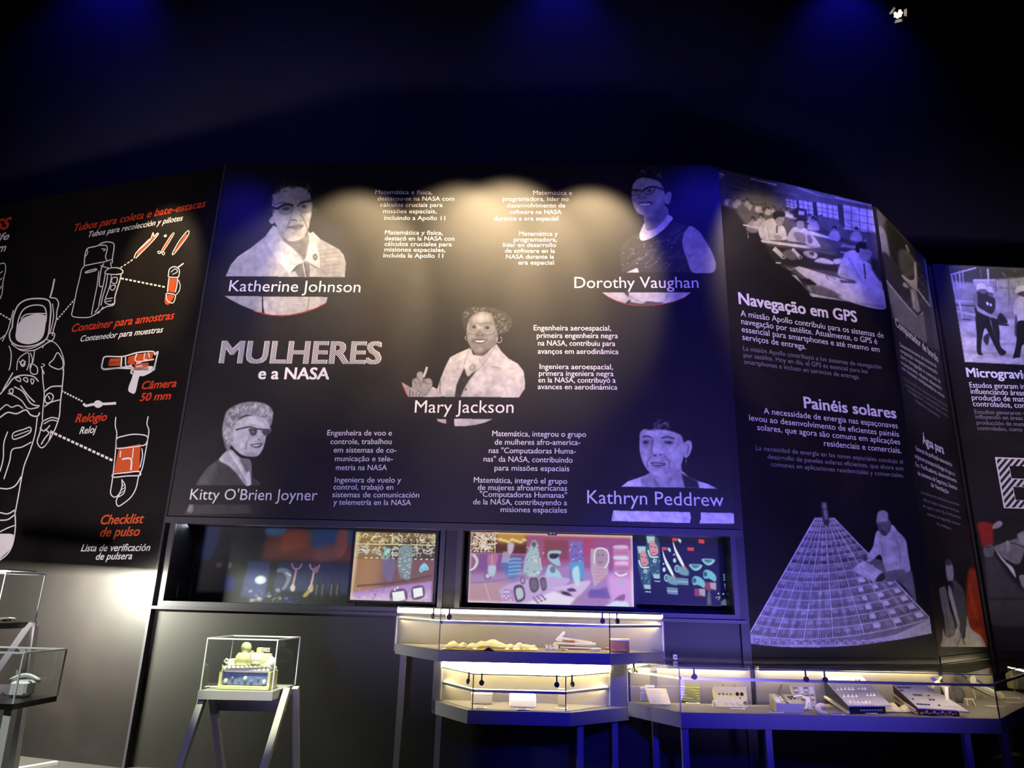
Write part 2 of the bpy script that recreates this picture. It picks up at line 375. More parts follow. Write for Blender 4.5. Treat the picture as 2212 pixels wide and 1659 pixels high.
class Pic:
    def __init__(s, tr, box, step, bg=None):
        s.tr = tr; s.x0, s.y0, s.x1, s.y1 = box; s.st = step
        s.W = int((s.x1 - s.x0) / step) + 1; s.H = int((s.y1 - s.y0) / step) + 1
        s.C = np.zeros((s.H, s.W, 3)); s.A = np.zeros((s.H, s.W))
        if bg is not None: s.C[:] = s.c(bg); s.A[:] = 1
    def c(s, c): return np.array(c if isinstance(c, (tuple, list)) else (c, c, c), float)
    def g(s, p): return (np.array(p, float) / s.tr[2] + np.array(s.tr[:2]) - np.array((s.x0, s.y0))) / s.st
    def comp(s, m, col, a, i0, j0, clip=False):
        h, w = m.shape; m = m * a
        B = s.C[j0:j0 + h, i0:i0 + w]; Al = s.A[j0:j0 + h, i0:i0 + w]
        if clip: m = m * Al
        B[:] = B * (1 - m[..., None]) + s.c(col) * m[..., None]
        if not clip: Al[:] = Al + m * (1 - Al)
    def poly(s, pts, col, soft=0.0, a=1.0, sm=True, clip=False):
        p = s.g(pts)
        if sm: p = smooth_pts(p, True)
        soft = soft / s.tr[2] / s.st
        m = int(3 * soft + 2)
        i0 = max(0, int(p[:, 0].min()) - m); i1 = min(s.W, int(p[:, 0].max()) + m + 2)
        j0 = max(0, int(p[:, 1].min()) - m); j1 = min(s.H, int(p[:, 1].max()) + m + 2)
        if i1 <= i0 or j1 <= j0: return
        S = 3
        xs = np.arange(i0 * S, i1 * S) / S + 0.5 / S - 0.5; ys = np.arange(j0 * S, j1 * S) / S + 0.5 / S - 0.5
        T = np.zeros((len(ys), len(xs)), bool)
        n = len(p)
        for k, y in enumerate(ys):
            q0 = p[:, 1]; q1 = np.roll(q0, -1); r = ((q0 <= y) & (q1 > y)) | ((q1 <= y) & (q0 > y))
            if not r.any(): continue
            X = p[r, 0] + (y - q0[r]) / (q1[r] - q0[r]) * (np.roll(p[:, 0], -1)[r] - p[r, 0])
            for x in X: T[k] ^= xs > x
        Mk = T.reshape(j1 - j0, S, i1 - i0, S).mean((1, 3))
        s.comp(blur1(Mk, soft), col, a, i0, j0, clip)
    def line(s, pts, wd, col, soft=0.0, a=1.0, sm=True, clip=False):
        p = np.array(pts, float)
        if sm and len(p) > 2: p = smooth_pts(p, False, 4)
        d = np.gradient(p, axis=0); d /= (np.linalg.norm(d, axis=1)[:, None] + 1e-9); nn = np.stack([-d[:, 1], d[:, 0]], 1) * wd / 2
        s.poly(np.concatenate([p + nn, (p - nn)[::-1]]), col, soft, a, False, clip)
    def ell(s, x, y, rx, ry, col, soft=0.0, a=1.0, rot=0, clip=False):
        t = np.linspace(0, 2 * math.pi, 20, endpoint=False); c, q = math.cos(rot), math.sin(rot)
        X = rx * np.cos(t); Y = ry * np.sin(t)
        s.poly(np.stack([x + X * c - Y * q, y + X * q + Y * c], 1), col, soft, a, False, clip)
    def quadfill(s, q, n, fn):
        """q four corners TL TR BR BL ; fn(u,v)->(col) not used"""
    def build(s, name, pl, m, parent, off=0.0008, base=22, corners=None, gain=1.0):
        H, W = s.H, s.W
        C = np.where(s.A[..., None] > 0, s.C, base); C = C * s.A[..., None] + base * (1 - s.A[..., None])
        if m.name == 'satin_print':
            rg = np.random.default_rng(5); N = blur1(rg.normal(size=(H, W)), 2.2) * 7 + rg.normal(size=(H, W)) * 0.35 + blur1(rg.normal(size=(H, W)), 6) * 14
            C = np.clip(C * (1 + 0.045 * N * s.A)[..., None], 0, 255) * (1 - 0.10 * s.A[..., None]); C = np.clip(np.where(C > 40, 40 + (C - 40) * gain, C), 0, 250)
        C = C / 255.0; L = np.where(C <= 0.04045, C / 12.92, ((C + 0.055) / 1.055) ** 2.4)
        jj, ii = np.mgrid[0:H, 0:W]
        X = (s.x0 + ii * s.st).ravel().astype(float); Y = (s.y0 + jj * s.st).ravel().astype(float)
        if corners is not None:                                # stretch the picture over a rectangle of the plane
            u0, u1, z0, z1 = corners
            U = u0 + (u1 - u0) * (ii / (W - 1)).ravel(); Z = z1 + (z0 - z1) * (jj / (H - 1)).ravel()
            P = (pl.a + pl.n * off)[None] + pl.u[None] * U[:, None] + np.array([0, 0, 1.])[None] * Z[:, None]
        else:
            P = pl.lifts(X, Y, off); U = (P - pl.a) @ pl.u; Z = P[:, 2]
            U = np.clip(U, 0.003, pl.len - 0.003); Z = np.clip(Z, 1.185 if pl is not PM else 2.39, ZT - 0.006)
            P = (pl.a + pl.n * off)[None] + pl.u[None] * U[:, None] + np.array([0, 0, 1.])[None] * Z[:, None]
            inr = ((U > 0.0031) & (U < pl.len - 0.0031) & (Z < ZT - 0.0061) & (Z > (1.1851 if pl is not PM else 2.3901))).reshape(H, W)
        idx = (jj * W + ii)
        a, b, c, d = idx[:-1, :-1], idx[:-1, 1:], idx[1:, 1:], idx[1:, :-1]
        keep = (s.A[:-1, :-1] + s.A[:-1, 1:] + s.A[1:, 1:] + s.A[1:, :-1]) > 0.08
        if corners is None: keep &= inr[:-1, :-1] | inr[:-1, 1:] | inr[1:, 1:] | inr[1:, :-1]
        F = np.stack([d[keep], c[keep], b[keep], a[keep]], 1)
        used = np.zeros(H * W, bool); used[F.ravel()] = True
        mp = np.cumsum(used) - 1; F = mp[F]; P = P[used]; L = L.reshape(-1, 3)[used]
        org = np.array(parent.matrix_world.translation) if parent is not None else np.zeros(3)
        r = parent; org = np.zeros(3)
        while r is not None: org += np.array(r.location); r = r.parent
        P = P - org[None]
        me = bpy.data.meshes.new(name)
        me.vertices.add(len(P)); me.vertices.foreach_set('co', P.ravel())
        me.loops.add(F.size); me.loops.foreach_set('vertex_index', F.ravel().astype(np.int32))
        me.polygons.add(len(F)); me.polygons.foreach_set('loop_start', np.arange(0, F.size, 4, dtype=np.int32))
        me.update(calc_edges=True)
        ca = me.color_attributes.new('Col', 'FLOAT_COLOR', 'POINT')
        ca.data.foreach_set('color', np.concatenate([L, np.ones((len(L), 1))], 1).ravel())
        me.materials.append(m)
        o = bpy.data.objects.new(name, me); COL.objects.link(o); o.parent = parent
        return o
def ribbon(mb, pl, tr, pts, wd, off=0.0012, sm=True, closed=False):
    p = np.array(pts, float)
    if sm and len(p) > 2: p = smooth_pts(p, closed, 4)
    if closed: p = np.concatenate([p, p[:1]])
    d = np.gradient(p, axis=0); d /= (np.linalg.norm(d, axis=1)[:, None] + 1e-9); nn = np.stack([-d[:, 1], d[:, 0]], 1) * wd / 2
    q = np.concatenate([p + nn, p - nn]) / tr[2] + np.array(tr[:2])
    P = pl.lifts(q[:, 0], q[:, 1], off); n = len(p)
    mb.add([tuple(v) for v in P], [(i, i + 1, n + i + 1, n + i) for i in range(n - 1)])
def fillpoly(mb, pl, tr, pts, off=0.0009, sm=True):
    p = smooth_pts(pts, True, 4) if sm else np.array(pts, float)
    q = p / tr[2] + np.array(tr[:2]); P = pl.lifts(q[:, 0], q[:, 1], off)
    mb.add([tuple(v) for v in P], [tuple(range(len(P)))])
def dashes(mb, pl, tr, a, b, n, wd, fill=0.62):
    a = np.array(a, float); b = np.array(b, float)
    for i in range(n):
        p = a + (b - a) * i / n; q = a + (b - a) * (i + fill) / n
        ribbon(mb, pl, tr, [p, q], wd, sm=False)
# ================================================================ SETTING
def struct(name, mb, m): return tag(mb.build(name, m), kind='structure')
struct('floor', MB().box((0, 2.5, -0.05), (26, 21, 0.1)), M_floor)
struct('ceiling', MB().box((0, 2.5, 14.05), (26, 21, 0.1)), M_ceil)
struct('wall_back', MB().box((0, 11.1, 7), (26, 0.2, 14)), M_far)
struct('wall_front', MB().box((0, -7.9, 7), (26, 0.2, 14)), M_ceil)
struct('wall_left', MB().box((-10.9, 2.5, 7), (0.2, 17.2, 14)), M_far)
struct('wall_right', MB().box((12.0, 2.5, 7), (0.2, 17.2, 14)), M_far)
# windows in the centre wall: (u0,u1,z0,z1)
def rect(x0, y0, x1, y1):
    a = PM.uv(x0, y1); b = PM.uv(x1, y0); return a[0], b[0], a[1], b[1]
ZB = 2.385
W1 = (PM.uv(366, 1200)[0], PM.uv(947, 1230)[0], 1.53, 2.33)
W2 = (PM.uv(995, 1230)[0], PM.uv(1583, 1230)[0], 1.55, 2.33)
mb = MB(); D0, D1 = -0.06, -0.16
mb.slab(PM, -0.05, PM.len + 0.10, 0, W1[2], D1, D0)
mb.slab(PM, -0.05, W1[0], W1[2], ZT, D1, D0); mb.slab(PM, W1[1], W2[0], W1[2], ZT, D1, D0); mb.slab(PM, W2[1], PM.len + 0.10, W1[2], ZT, D1, D0)
mb.slab(PM, W1[0], W1[1], W1[3], ZT, D1, D0); mb.slab(PM, W2[0], W2[1], W2[3], ZT, D1, D0)
mb.slab(PM, W2[0], W2[1], W1[2], W2[2], D1, D0)
struct('wall_center', mb, M_wall)
struct('wall_center_left', MB().slab(PL, 0, PL.len, 0, ZT, -0.16, -0.06), M_wall)
for (pl, nm) in ((P3, 'wall_center_right'), (P4, 'wall_far_right'), (P5, 'wall_end_right')):
    struct(nm, MB().slab(pl, -0.08, pl.len + 0.08, 0, ZT, -0.16, -0.06), M_wall)
struct('trim_1', MB().slab(PM, -0.02, PM.len + 0.06, ZB - 0.075, ZB - 0.01, -0.06, 0.01), M_frame)
struct('trim_2', MB().slab(PM, PM.len, PM.len + 0.085, 0, ZT - 0.02, -0.06, -0.02), M_trim)
struct('trim_3', MB().slab(P3, P3.len + 0.004, P3.len + 0.075, 0, ZT - 0.02, -0.06, -0.02), M_trim)
struct('trim_4', MB().slab(P4, P4.len + 0.004, P4.len + 0.22, 0, ZT - 0.02, -0.06, -0.03), M_trim)
struct('trim_5', MB().slab(P3, 0, P3.len, 1.09, 1.155, -0.06, 0.012), M_trim)
struct('trim_6', MB().slab(P4, 0, P4.len, 1.11, 1.175, -0.06, 0.012), M_trim)
struct('trim_7', MB().slab(P5, 0, P5.len, 1.11, 1.175, -0.06, 0.012), M_trim)
struct('trim_8', MB().slab(PL, PL.len + 0.0, PL.len + 0.03, 0, ZT - 0.02, -0.06, 0.004), M_steel if False else M_frame)

# windows: frame, sill, pane, dark recess behind
def window(name, R, u_off):
    u0, u1, z0, z1 = R; t = 0.05
    f = MB()
    for (a, b, c, d) in ((u0 - t, u1 + t, z0 - t, z0), (u0 - t, u1 + t, z1, z1 + t), (u0 - t, u0, z0, z1), (u1, u1 + t, z0, z1)):
        f.slab(PM, a, b, c, d, -0.16, -0.02)
    o = struct(name, f, M_frame)
    MB().slab(PM, u0 - 0.10, u1 + 0.10, z0 - 0.08, z0 - 0.05, -0.06, 0.03).build('window_sill', M_frame, o)
    MB().slab(PM, u0, u1, z0, z1, -0.085, -0.078).build('pane', M_glass, o)
    r = MB()
    for (a, b, c, d) in ((u0, u1, z0 - 0.02, z0), (u0, u1, z1, z1 + 0.02), (u0 - 0.02, u0, z0, z1), (u1, u1 + 0.02, z0, z1)):
        r.slab(PM, a, b, c, d, -0.52, -0.16)
    r.slab(PM, u0, u1, z0, z1, -0.54, -0.52)
    r.build('recess', M_trim, o)
    return o
win1 = window('window_1', W1, 0)
win2 = window('window_2', W2, 0)

# ================================================================ PRINTED WALL PANELS
def panel(pl, z0, z1, label, m, u0=0.0, u1=None):
    u1 = pl.len if u1 is None else u1
    c = pl.at((u0 + u1) / 2, z0)
    t = thing('exhibition_panel', c, label, 'wall panel', 'printed exhibition wall panels')
    MB().slab(pl, u0, u1, z0, z1, -0.05, 0.0).build('board', m, t)
    return t
pm = panel(PM, ZB, ZT, 'wide dark wall panel with five portrait prints of women above the windows', M_panel)
plf = panel(PL, 0.0, ZT - 0.02, 'tall dark left wall panel with white and orange spacesuit line drawing', M_panel2)
p3 = panel(P3, 1.16, ZT, 'dark wall panel with drawing office photo and fan shaped solar grid', M_panel)
p4 = panel(P4, 1.18, ZT, 'narrow steeply angled wall panel with machine photo and orange rocket print', M_panel)
p5 = panel(P5, 1.18, ZT, 'rightmost wall panel with photo of men in white hard hats', M_panel)

# ---- centre panel lettering
TA = (780, 370, 4.608)
text(pm, PM, 'text_block', [("Matemática e física,", 140, 226, 708, 230), ("destacou-se na NASA com", 165, 290, 925, 293), ("cálculos cruciais para", 190, 352, 810, 355), ("missões espaciais,", 218, 416, 752, 418), ("incluindo a Apollo 11", 230, 483, 835, 486)], TA, 41, M_txt, 0.004)
text(pm, PM, 'text_block', [("Matemática y física,", 236, 628, 812, 632), ("destacó en la NASA con", 234, 687, 926, 690), ("cálculos cruciales para", 233, 742, 902, 747), ("misiones espaciales,", 232, 798, 838, 803), ("incluida la Apollo 11", 220, 856, 815, 862)], TA, 41, M_txt, 0.004)
text(pm, PM, 'text_block', [("Matemática e", 1714, 232, 2100, 234), ("programadora, líder no", 1410, 294, 2065, 296), ("desenvolvimento de", 1452, 360, 2032, 360), ("software na NASA", 1478, 424, 1995, 424), ("durante a era espacial", 1320, 490, 1962, 490)], TA, 41, M_txt)
text(pm, PM, 'text_block', [("Matemática y", 1572, 640, 1958, 642), ("programadora,", 1520, 698, 1950, 700), ("líder en desarrollo", 1412, 752, 1940, 754), ("de software en la", 1432, 810, 1930, 812), ("NASA durante la", 1442, 869, 1920, 870), ("era espacial", 1565, 928, 1918, 928)], TA, 41, M_txt)
TK = (440, 340, 4.366); TD = (1200, 340, 4.6075); TJ = (820, 640, 3.95); TO = (370, 700, 3.749); TP = (980, 860, 3.456)
text(pm, PM, 'name_lettering', [("Katherine Johnson", 235, 1262, 1475, 1272)], TK, 104, M_txt, -0.004, off=0.0026)
text(pm, PM, 'name_lettering', [("Dorothy Vaughan", 188, 1300, 1425, 1298)], TD, 110, M_txt, -0.004, off=0.0026)
text(pm, PM, 'name_lettering', [("Mary Jackson", 298, 993, 1142, 995)], TJ, 105, M_txt, -0.006, off=0.0026)
text(pm, PM, 'name_lettering', [("Kitty O'Brien Joyner", 148, 1422, 1180, 1428)], TO, 88, M_txt, 0.0, off=0.0026)
text(pm, PM, 'name_lettering', [("Kathryn Peddrew", 997, 785, 2018, 808)], TP, 98, M_txt, -0.008, off=0.0026)
text(pm, PM, 'text_block', [("Engenheira aeroespacial,", 1315, 290, 1975, 293), ("primeira engenheira negra", 1342, 355, 2033, 358), ("na NASA, contribuiu para", 1352, 420, 2010, 424), ("avanços em aerodinâmica", 1350, 490, 2038, 493)], TJ, 44, M_txt, 0.008)
text(pm, PM, 'text_block', [("Ingeniera aeroespacial,", 1365, 620, 1990, 624), ("primera ingeniera negra", 1360, 678, 1996, 682), ("en la NASA, contribuyó a", 1355, 735, 2014, 738), ("avances en aerodinámica", 1350, 792, 2028, 797)], TJ, 44, M_txt, 0.008)
text(pm, PM, 'text_block', [("Engenheira de voo e", 1262, 902, 1785, 903), ("controle, trabalhou", 1288, 972, 1783, 972), ("em sistemas de co-", 1314, 1040, 1822, 1042), ("municação e tele-", 1324, 1110, 1793, 1112), ("metria na NASA", 1332, 1182, 1745, 1184)], TO, 44, M_txt, 0.006)
text(pm, PM, 'text_block', [("Ingeniera de vuelo y", 1323, 1282, 1860, 1284), ("control, trabajó en", 1312, 1340, 1797, 1342), ("sistemas de comunicación", 1303, 1402, 2006, 1405), ("y telemetría en la NASA", 1312, 1463, 1940, 1467)], TO, 44, M_txt, 0.006)
text(pm, PM, 'text_block', [("Matemática, integrou o grupo", 288, 284, 988, 290), ("de mulheres afro-america-", 306, 347, 945, 350), ('nas "Computadoras Huma-', 262, 410, 912, 415), ('nas" da NASA, contribuindo', 223, 473, 888, 482), ("para missões espaciais", 305, 540, 863, 546)], TP, 41, M_txt, 0.005)
text(pm, PM, 'text_block', [("Matemática, integró el grupo", 150, 630, 847, 640), ("de mujeres afroamericanas", 180, 686, 846, 692), ('"Computadoras Humanas"', 195, 736, 846, 745), ("de la NASA, contribuyendo a", 145, 793, 846, 800), ("misiones espaciales", 350, 850, 845, 856)], TP, 41, M_txt, 0.008)
text(pm, PM, 'title_lettering', [("MULHERES", 392, 312, 1690, 320)], TO, 172, M_txt, 0.040, off=0.0012)
text(pm, PM, 'title_hatching', [("MULHERES", 394, 312, 1688, 320)], TO, 172, hatch('hatch_fill', 40, (0.75, 0.75, 0.75), (0.02, 0.018, 0.025)), 0.026, off=0.0026, label='diagonal hatching inside the title letters')
text(pm, PM, 'title_lettering', [("e a NASA", 703, 444, 1275, 447)], TO, 92, M_txt, 0.03)

# ---- right panels lettering
TN = (1560, 600, 3.607)
text(p3, P3, 'title_lettering', [("Navegação em GPS", 133, 203, 1052, 347)], TN, 88, M_txt, 0.035)
text(p3, P3, 'text_block', [("A missão Apollo contribuiu para os sistemas de", 145, 298, 1260, 470), ("navegação por satélite. Atualmente, o GPS é", 150, 360, 1210, 518), ("essencial para smartphones e até mesmo em", 154, 422, 1228, 580), ("serviços de entrega.", 159, 483, 655, 558)], TN, 46, M_txt, 0.006)
text(p3, P3, 'text_block', [("La misión Apollo contribuyó a los sistemas de navegación", 165, 566, 1243, 712), ("por satélite. Hoy en día, el GPS es esencial para los", 168, 618, 1135, 746), ("smartphones e incluso en servicios de entrega.", 172, 670, 1072, 790)], TN, 36, M_txtg)
text(p3, P3, 'title_lettering', [("Painéis solares", 642, 1014, 1358, 1096)], TN, 86, M_txt, 0.032)
text(p3, P3, 'text_block', [("A necessidade de energia nas espaçonaves", 325, 1058, 1370, 1174), ("levou ao desenvolvimento de eficientes painéis", 212, 1112, 1380, 1240), ("solares, que agora são comuns em aplicações", 275, 1186, 1388, 1300), ("residenciais e comerciais.", 795, 1310, 1398, 1368)], TN, 46, M_txt, 0.0)
text(p3, P3, 'text_block', [("La necesidad de energía en las naves espaciales condujo al", 265, 1342, 1410, 1450), ("desarrollo de paneles solares eficientes, que ahora son", 355, 1410, 1413, 1502), ("comunes en aplicaciones residenciales y comerciales.", 380, 1468, 1418, 1557)], TN, 36, M_txtg)
TG = (1910, 740, 4.148)
text(p4, P4, 'title_lettering', [("Computador de bordo", 104, -150, 487, 180)], TG, 66, M_txt, 0.03)
text(p4, P4, 'text_block', [("Desenvolvimento de sistemas de", 142, 32, 470, 226), ("computação compactos e avançados", 142, 82, 480, 285), ("para navegação e controle da", 150, 135, 506, 366), ("espaçonave, depois adaptados", 150, 188, 516, 428), ("em nossos computadores atuais", 160, 240, 541, 498)], TG, 34, M_txt)
text(p4, P4, 'text_block', [("Desarrollo de sistemas de cómputo", 172, 330, 566, 580), ("compactos y avanzados para", 180, 382, 566, 620), ("navegación y control de la nave,", 210, 436, 574, 672), ("adaptados en computadoras", 280, 530, 498, 674)], TG, 26, M_txtg)
text(p4, P4, 'title_lettering', [("Água pura", 348, 905, 538, 1000)], TG, 78, M_txt, 0.03)
text(p4, P4, 'text_block', [("Sistemas de purificação desenvolvidos", 285, 966, 611, 1114), ("originaram processos de filtragem de água e ar.", 276, 1032, 641, 1200), ("Ex.: Purificadores, desenvolvimento", 285, 1108, 652, 1258), ("de sistemas de Segurança, Sistemas", 303, 1186, 656, 1322), ("de Ventilação", 420, 1290, 579, 1356)], TG, 40, M_txt)
text(p4, P4, 'text_block', [("Los sistemas de purificación desarrollados", 332, 1352, 676, 1466), ("dieron origen a procesos de filtrado", 352, 1418, 672, 1524), ("de agua y aire. Ej.: Purificadores", 350, 1474, 688, 1580), ("sistemas de seguridad, sistemas", 385, 1545, 684, 1640), ("de ventilación", 470, 1630, 600, 1680)], TG, 26, M_txtg)
text(p5, P5, 'title_lettering', [("Microgravidade", 745, 306, 1478, 332)], TG, 80, M_txt, 0.035)
text(p5, P5, 'text_block', [("Estudos geraram insights valiosos,", 768, 402, 1650, 428), ("influenciando áreas como a", 778, 458, 1475, 482), ("produção de materiais mais", 788, 514, 1540, 540), ("controlados, como as ligas", 798, 570, 1535, 596)], TG, 48, M_txt, 0.012)
text(p5, P5, 'text_block', [("Estudios generaron valiosos datos,", 812, 636, 1560, 660), ("influyendo en áreas como la", 820, 680, 1440, 702), ("producción de materiales más", 830, 733, 1480, 757), ("controlados, como las", 838, 782, 1310, 800)], TG, 36, M_txtg, 0.006)
text(p5, P5, 'title_lettering', [("E", 1086, 1474, 1440, 1486)], TG, 436, M_txt, 0.03)
text(p5, P5, 'title_hatching', [("E", 1091, 1470, 1435, 1481)], TG, 424, hatch('hatch_fill_large', 11, (0.70, 0.70, 0.70), (0.02, 0.018, 0.025)), 0.015, off=0.0026, label='diagonal hatching inside the big letter')

# ---- left panel lettering and line drawings
TB = (0, 400, 4.148); TC = (0, 780, 3.607)
text(plf, PL, 'text_block', [("Tubos para coleta e bate-estacas", 660, 415, 1838, 193)], TB, 62, M_red, 0.025, 0.22)
text(plf, PL, 'text_block', [("Tubos para recolección y pilotes", 790, 466, 1635, 316)], TB, 48, M_txt, 0.018, 0.22)
text(plf, PL, 'text_block', [("Container para amostras", 640, 1316, 1557, 1198)], TB, 68, M_red, 0.025, 0.22)
text(plf, PL, 'text_block', [("Contenedor para muestras", 718, 1402, 1457, 1318)], TB, 52, M_txt, 0.018, 0.22)
text(plf, PL, 'text_block', [("SS", -50, 412, 78, 388)], TB, 96, M_red, 0.04, 0.2)
text(plf, PL, 'text_block', [("life", -60, 502, 76, 486)], TB, 62, M_txt, 0.02, 0.2)
text(plf, PL, 'text_block', [("m", -20, 600, 46, 592)], TB, 70, M_txt, 0.02, 0.2)
text(plf, PL, 'text_block', [("Câmera", 1103, 220, 1370, 200), ("50 mm", 1088, 312, 1327, 297)], TC, 60, M_red, 0.03, 0.2)
text(plf, PL, 'text_block', [("Relógio", 585, 478, 828, 464)], TC, 64, M_red, 0.03, 0.2)
text(plf, PL, 'text_block', [("Reloj", 618, 568, 745, 558)], TC, 54, M_txt, 0.02, 0.2)
text(plf, PL, 'text_block', [("Checklist", 782, 1272, 1114, 1262), ("de pulso", 778, 1368, 1084, 1360)], TC, 72, M_org, 0.03, 0.2)
text(plf, PL, 'text_block', [("Lista de verificación", 630, 1482, 1166, 1478), ("de pulsera", 745, 1548, 1026, 1543)], TC, 54, M_txt, 0.02, 0.2)

def draw(name, tr, strokes, fills=(), m=M_txt, mf=None, label=None, off=0.0012):
    mb = MB()
    for st in strokes: ribbon(mb, PL, tr, st[1], st[0], off, closed=len(st) > 2)
    for fl in fills:
        mb.mi = fl[0]; fillpoly(mb, PL, tr, fl[1], off - 0.0005, sm=len(fl[1]) > 4); mb.mi = 0
    mats = [m, mf or M_org]
    o = mb.build(name, mats, plf)
    if label: o['label'] = label
    o['kind'] = 'stuff'
    return o
# helmet and backpack of the suit
draw('helmet_drawing', TB, [
    (13, [(110, 1270), (120, 1180), (160, 1080), (230, 1030), (330, 1015), (430, 1030), (455, 1100), (450, 1200), (440, 1300)]),
    (11, [(150, 1290), (170, 1190), (215, 1110), (300, 1075), (390, 1085), (415, 1150), (410, 1230)]),
    (10, [(185, 1200), (230, 1160), (320, 1150), (410, 1150)]),
    (12, [(110, 1270), (85, 1330), (100, 1400), (170, 1440), (260, 1445), (350, 1420), (420, 1370), (440, 1300)]),
    (10, [(455, 1010), (500, 1015), (525, 1060), (510, 1130), (505, 1200), (480, 1290), (470, 1350)]),
    (8, [(470, 1060), (480, 1180), (450, 1320)]), (9, [(120, 1120), (90, 1230), (70, 1300), (20, 1400)]),
    (14, [(488, 840), (470, 930), (448, 1010)]), (8, [(100, 1420), (180, 1470), (300, 1455), (400, 1400)]),
    (9, [(440, 1330), (490, 1330), (470, 1390), (420, 1380)], 1)],
    [(0, [(185, 1215), (230, 1180), (320, 1155), (400, 1165), (412, 1200), (395, 1330), (350, 1395), (260, 1425), (180, 1410), (140, 1370), (150, 1280)])])
mb = MB()
dashes(mb, PL, TB, (0, 1150), (100, 1210), 4, 14); dashes(mb, PL, TB, (512, 1205), (680, 1010), 9, 12)
dashes(mb, PL, TB, (1080, 740), (1200, 660), 4, 10); dashes(mb, PL, TB, (1085, 835), (1490, 915), 11, 15)
dashes(mb, PL, TC, (480, 232), (650, 318), 8, 14); dashes(mb, PL, TC, (390, 548), (885, 778), 15, 19, 0.7)
mb.build('dashed_line', M_txt, plf)['kind'] = 'stuff'
draw('backpack_drawing', TB, [
    (10, [(755, 720), (760, 640), (775, 580), (800, 560), (870, 545), (910, 520), (960, 508), (1015, 520), (1022, 560), (1010, 640), (1005, 700)]),
    (9, [(880, 540), (950, 540), (960, 580), (945, 640), (960, 680)]), (9, [(755, 722), (860, 700), (940, 685), (1000, 665)]),
    (8, [(910, 570), (945, 575), (925, 590)]), (7, [(765, 640), (785, 610), (782, 580)]),
    (9, [(765, 780), (800, 765), (860, 750), (855, 765), (780, 785)], 1),
    (8, [(755, 725), (730, 760), (715, 830), (690, 930), (670, 1030), (650, 1120), (645, 1170), (700, 1185), (790, 1185), (840, 1165)]),
    (8, [(885, 770), (870, 900), (850, 1000), (830, 1100), (820, 1160)]), (9, [(930, 700), (905, 760), (890, 900), (930, 900)]),
    (9, [(990, 690), (995, 740), (960, 740), (900, 720)])])
draw('sample_box_drawing', TB, [
    (10, [(940, 780), (980, 745), (1050, 740), (1095, 760), (1095, 790), (1040, 800), (960, 795)], 1),
    (9, [(945, 790), (930, 870), (910, 960), (890, 1050), (885, 1090)]), (9, [(965, 800), (950, 900), (920, 1000), (905, 1080)]),
    (9, [(1000, 800), (985, 900), (950, 1000), (940, 1050), (985, 1070), (1020, 1060)]),
    (10, [(1085, 800), (1075, 850), (1050, 930), (1030, 1000), (1020, 1070), (950, 1090), (890, 1130), (840, 1165)]),
    (8, [(1010, 830), (1050, 830), (1040, 880), (1000, 870)], 1), (8, [(1000, 900), (1035, 900), (1015, 940), (990, 930)], 1),
    (8, [(950, 1020), (1010, 1010)]), (7, [(940, 1045), (1000, 1035)]), (9, [(885, 1095), (850, 1140)]), (9, [(925, 1090), (880, 1150)])])
draw('tube_drawing', TB, [
    (9, [(1200, 655), (1225, 600), (1300, 530), (1350, 480), (1372, 425), (1380, 460), (1410, 430), (1415, 445), (1350, 520), (1280, 590), (1215, 655)]),
    (5, [(1240, 578), (1340, 480)]), (9, [(1470, 455), (1490, 445), (1485, 462)], 1), (6, [(1450, 580), (1540, 440), (1555, 445), (1465, 590)], 1),
    (8, [(1412, 600), (1425, 590), (1440, 605), (1425, 612)], 1), (7, [(1452, 610), (1465, 598), (1476, 610), (1464, 626)], 1),
    (8, [(1545, 610), (1600, 510), (1660, 430), (1692, 408), (1685, 450), (1620, 540), (1560, 615)], 1)],
    [(1, [(1222, 640), (1235, 600), (1390, 440), (1405, 450)]), (1, [(1440, 588), (1530, 440), (1550, 446), (1462, 594)]), (1, [(1560, 592), (1665, 435), (1680, 445), (1575, 600)])])
draw('sample_bag_drawing', TB, [
    (9, [(1510, 800), (1520, 750), (1565, 730), (1605, 755), (1605, 800), (1590, 825), (1515, 822)], 1),
    (7, [(1530, 780), (1570, 750), (1590, 775), (1545, 800)]), (9, [(1515, 830), (1505, 900), (1500, 960)]), (9, [(1592, 830), (1585, 900), (1570, 960)]),
    (7, [(1600, 850), (1615, 900), (1605, 950), (1575, 985)]), (12, [(1590, 740), (1645, 700)]),
    (9, [(1495, 970), (1570, 985), (1550, 1055), (1500, 1035), (1490, 1000)], 1)],
    [(1, [(1515, 835), (1585, 838), (1565, 965), (1500, 950)]), (1, [(1490, 985), (1475, 1040), (1490, 1070), (1520, 1062), (1560, 990)])])
draw('camera_drawing', TB, [
    (12, [(925, 1560), (950, 1535), (1100, 1535), (1230, 1500), (1370, 1490), (1385, 1520), (1415, 1490), (1400, 1560), (1380, 1660)]),
    (12, [(925, 1560), (915, 1600), (925, 1650), (1050, 1640), (1190, 1645)]), (14, [(1090, 1540), (1085, 1630)]), (12, [(1125, 1540), (1130, 1620), (1180, 1610)]),
    (12, [(1225, 1510), (1220, 1580), (1380, 1560)]), (9, [(1300, 1505), (1290, 1560), (1320, 1560)]), (9, [(1330, 1500), (1340, 1545)])],
    [(1, [(985, 1555), (1080, 1550), (1070, 1605), (970, 1612)]), (1, [(1150, 1540), (1215, 1520), (1205, 1610), (1140, 1600)]), (1, [(1225, 1515), (1375, 1500), (1360, 1570), (1215, 1590)]), (1, [(1210, 1600), (1330, 1590), (1330, 1660), (1195, 1660)])])
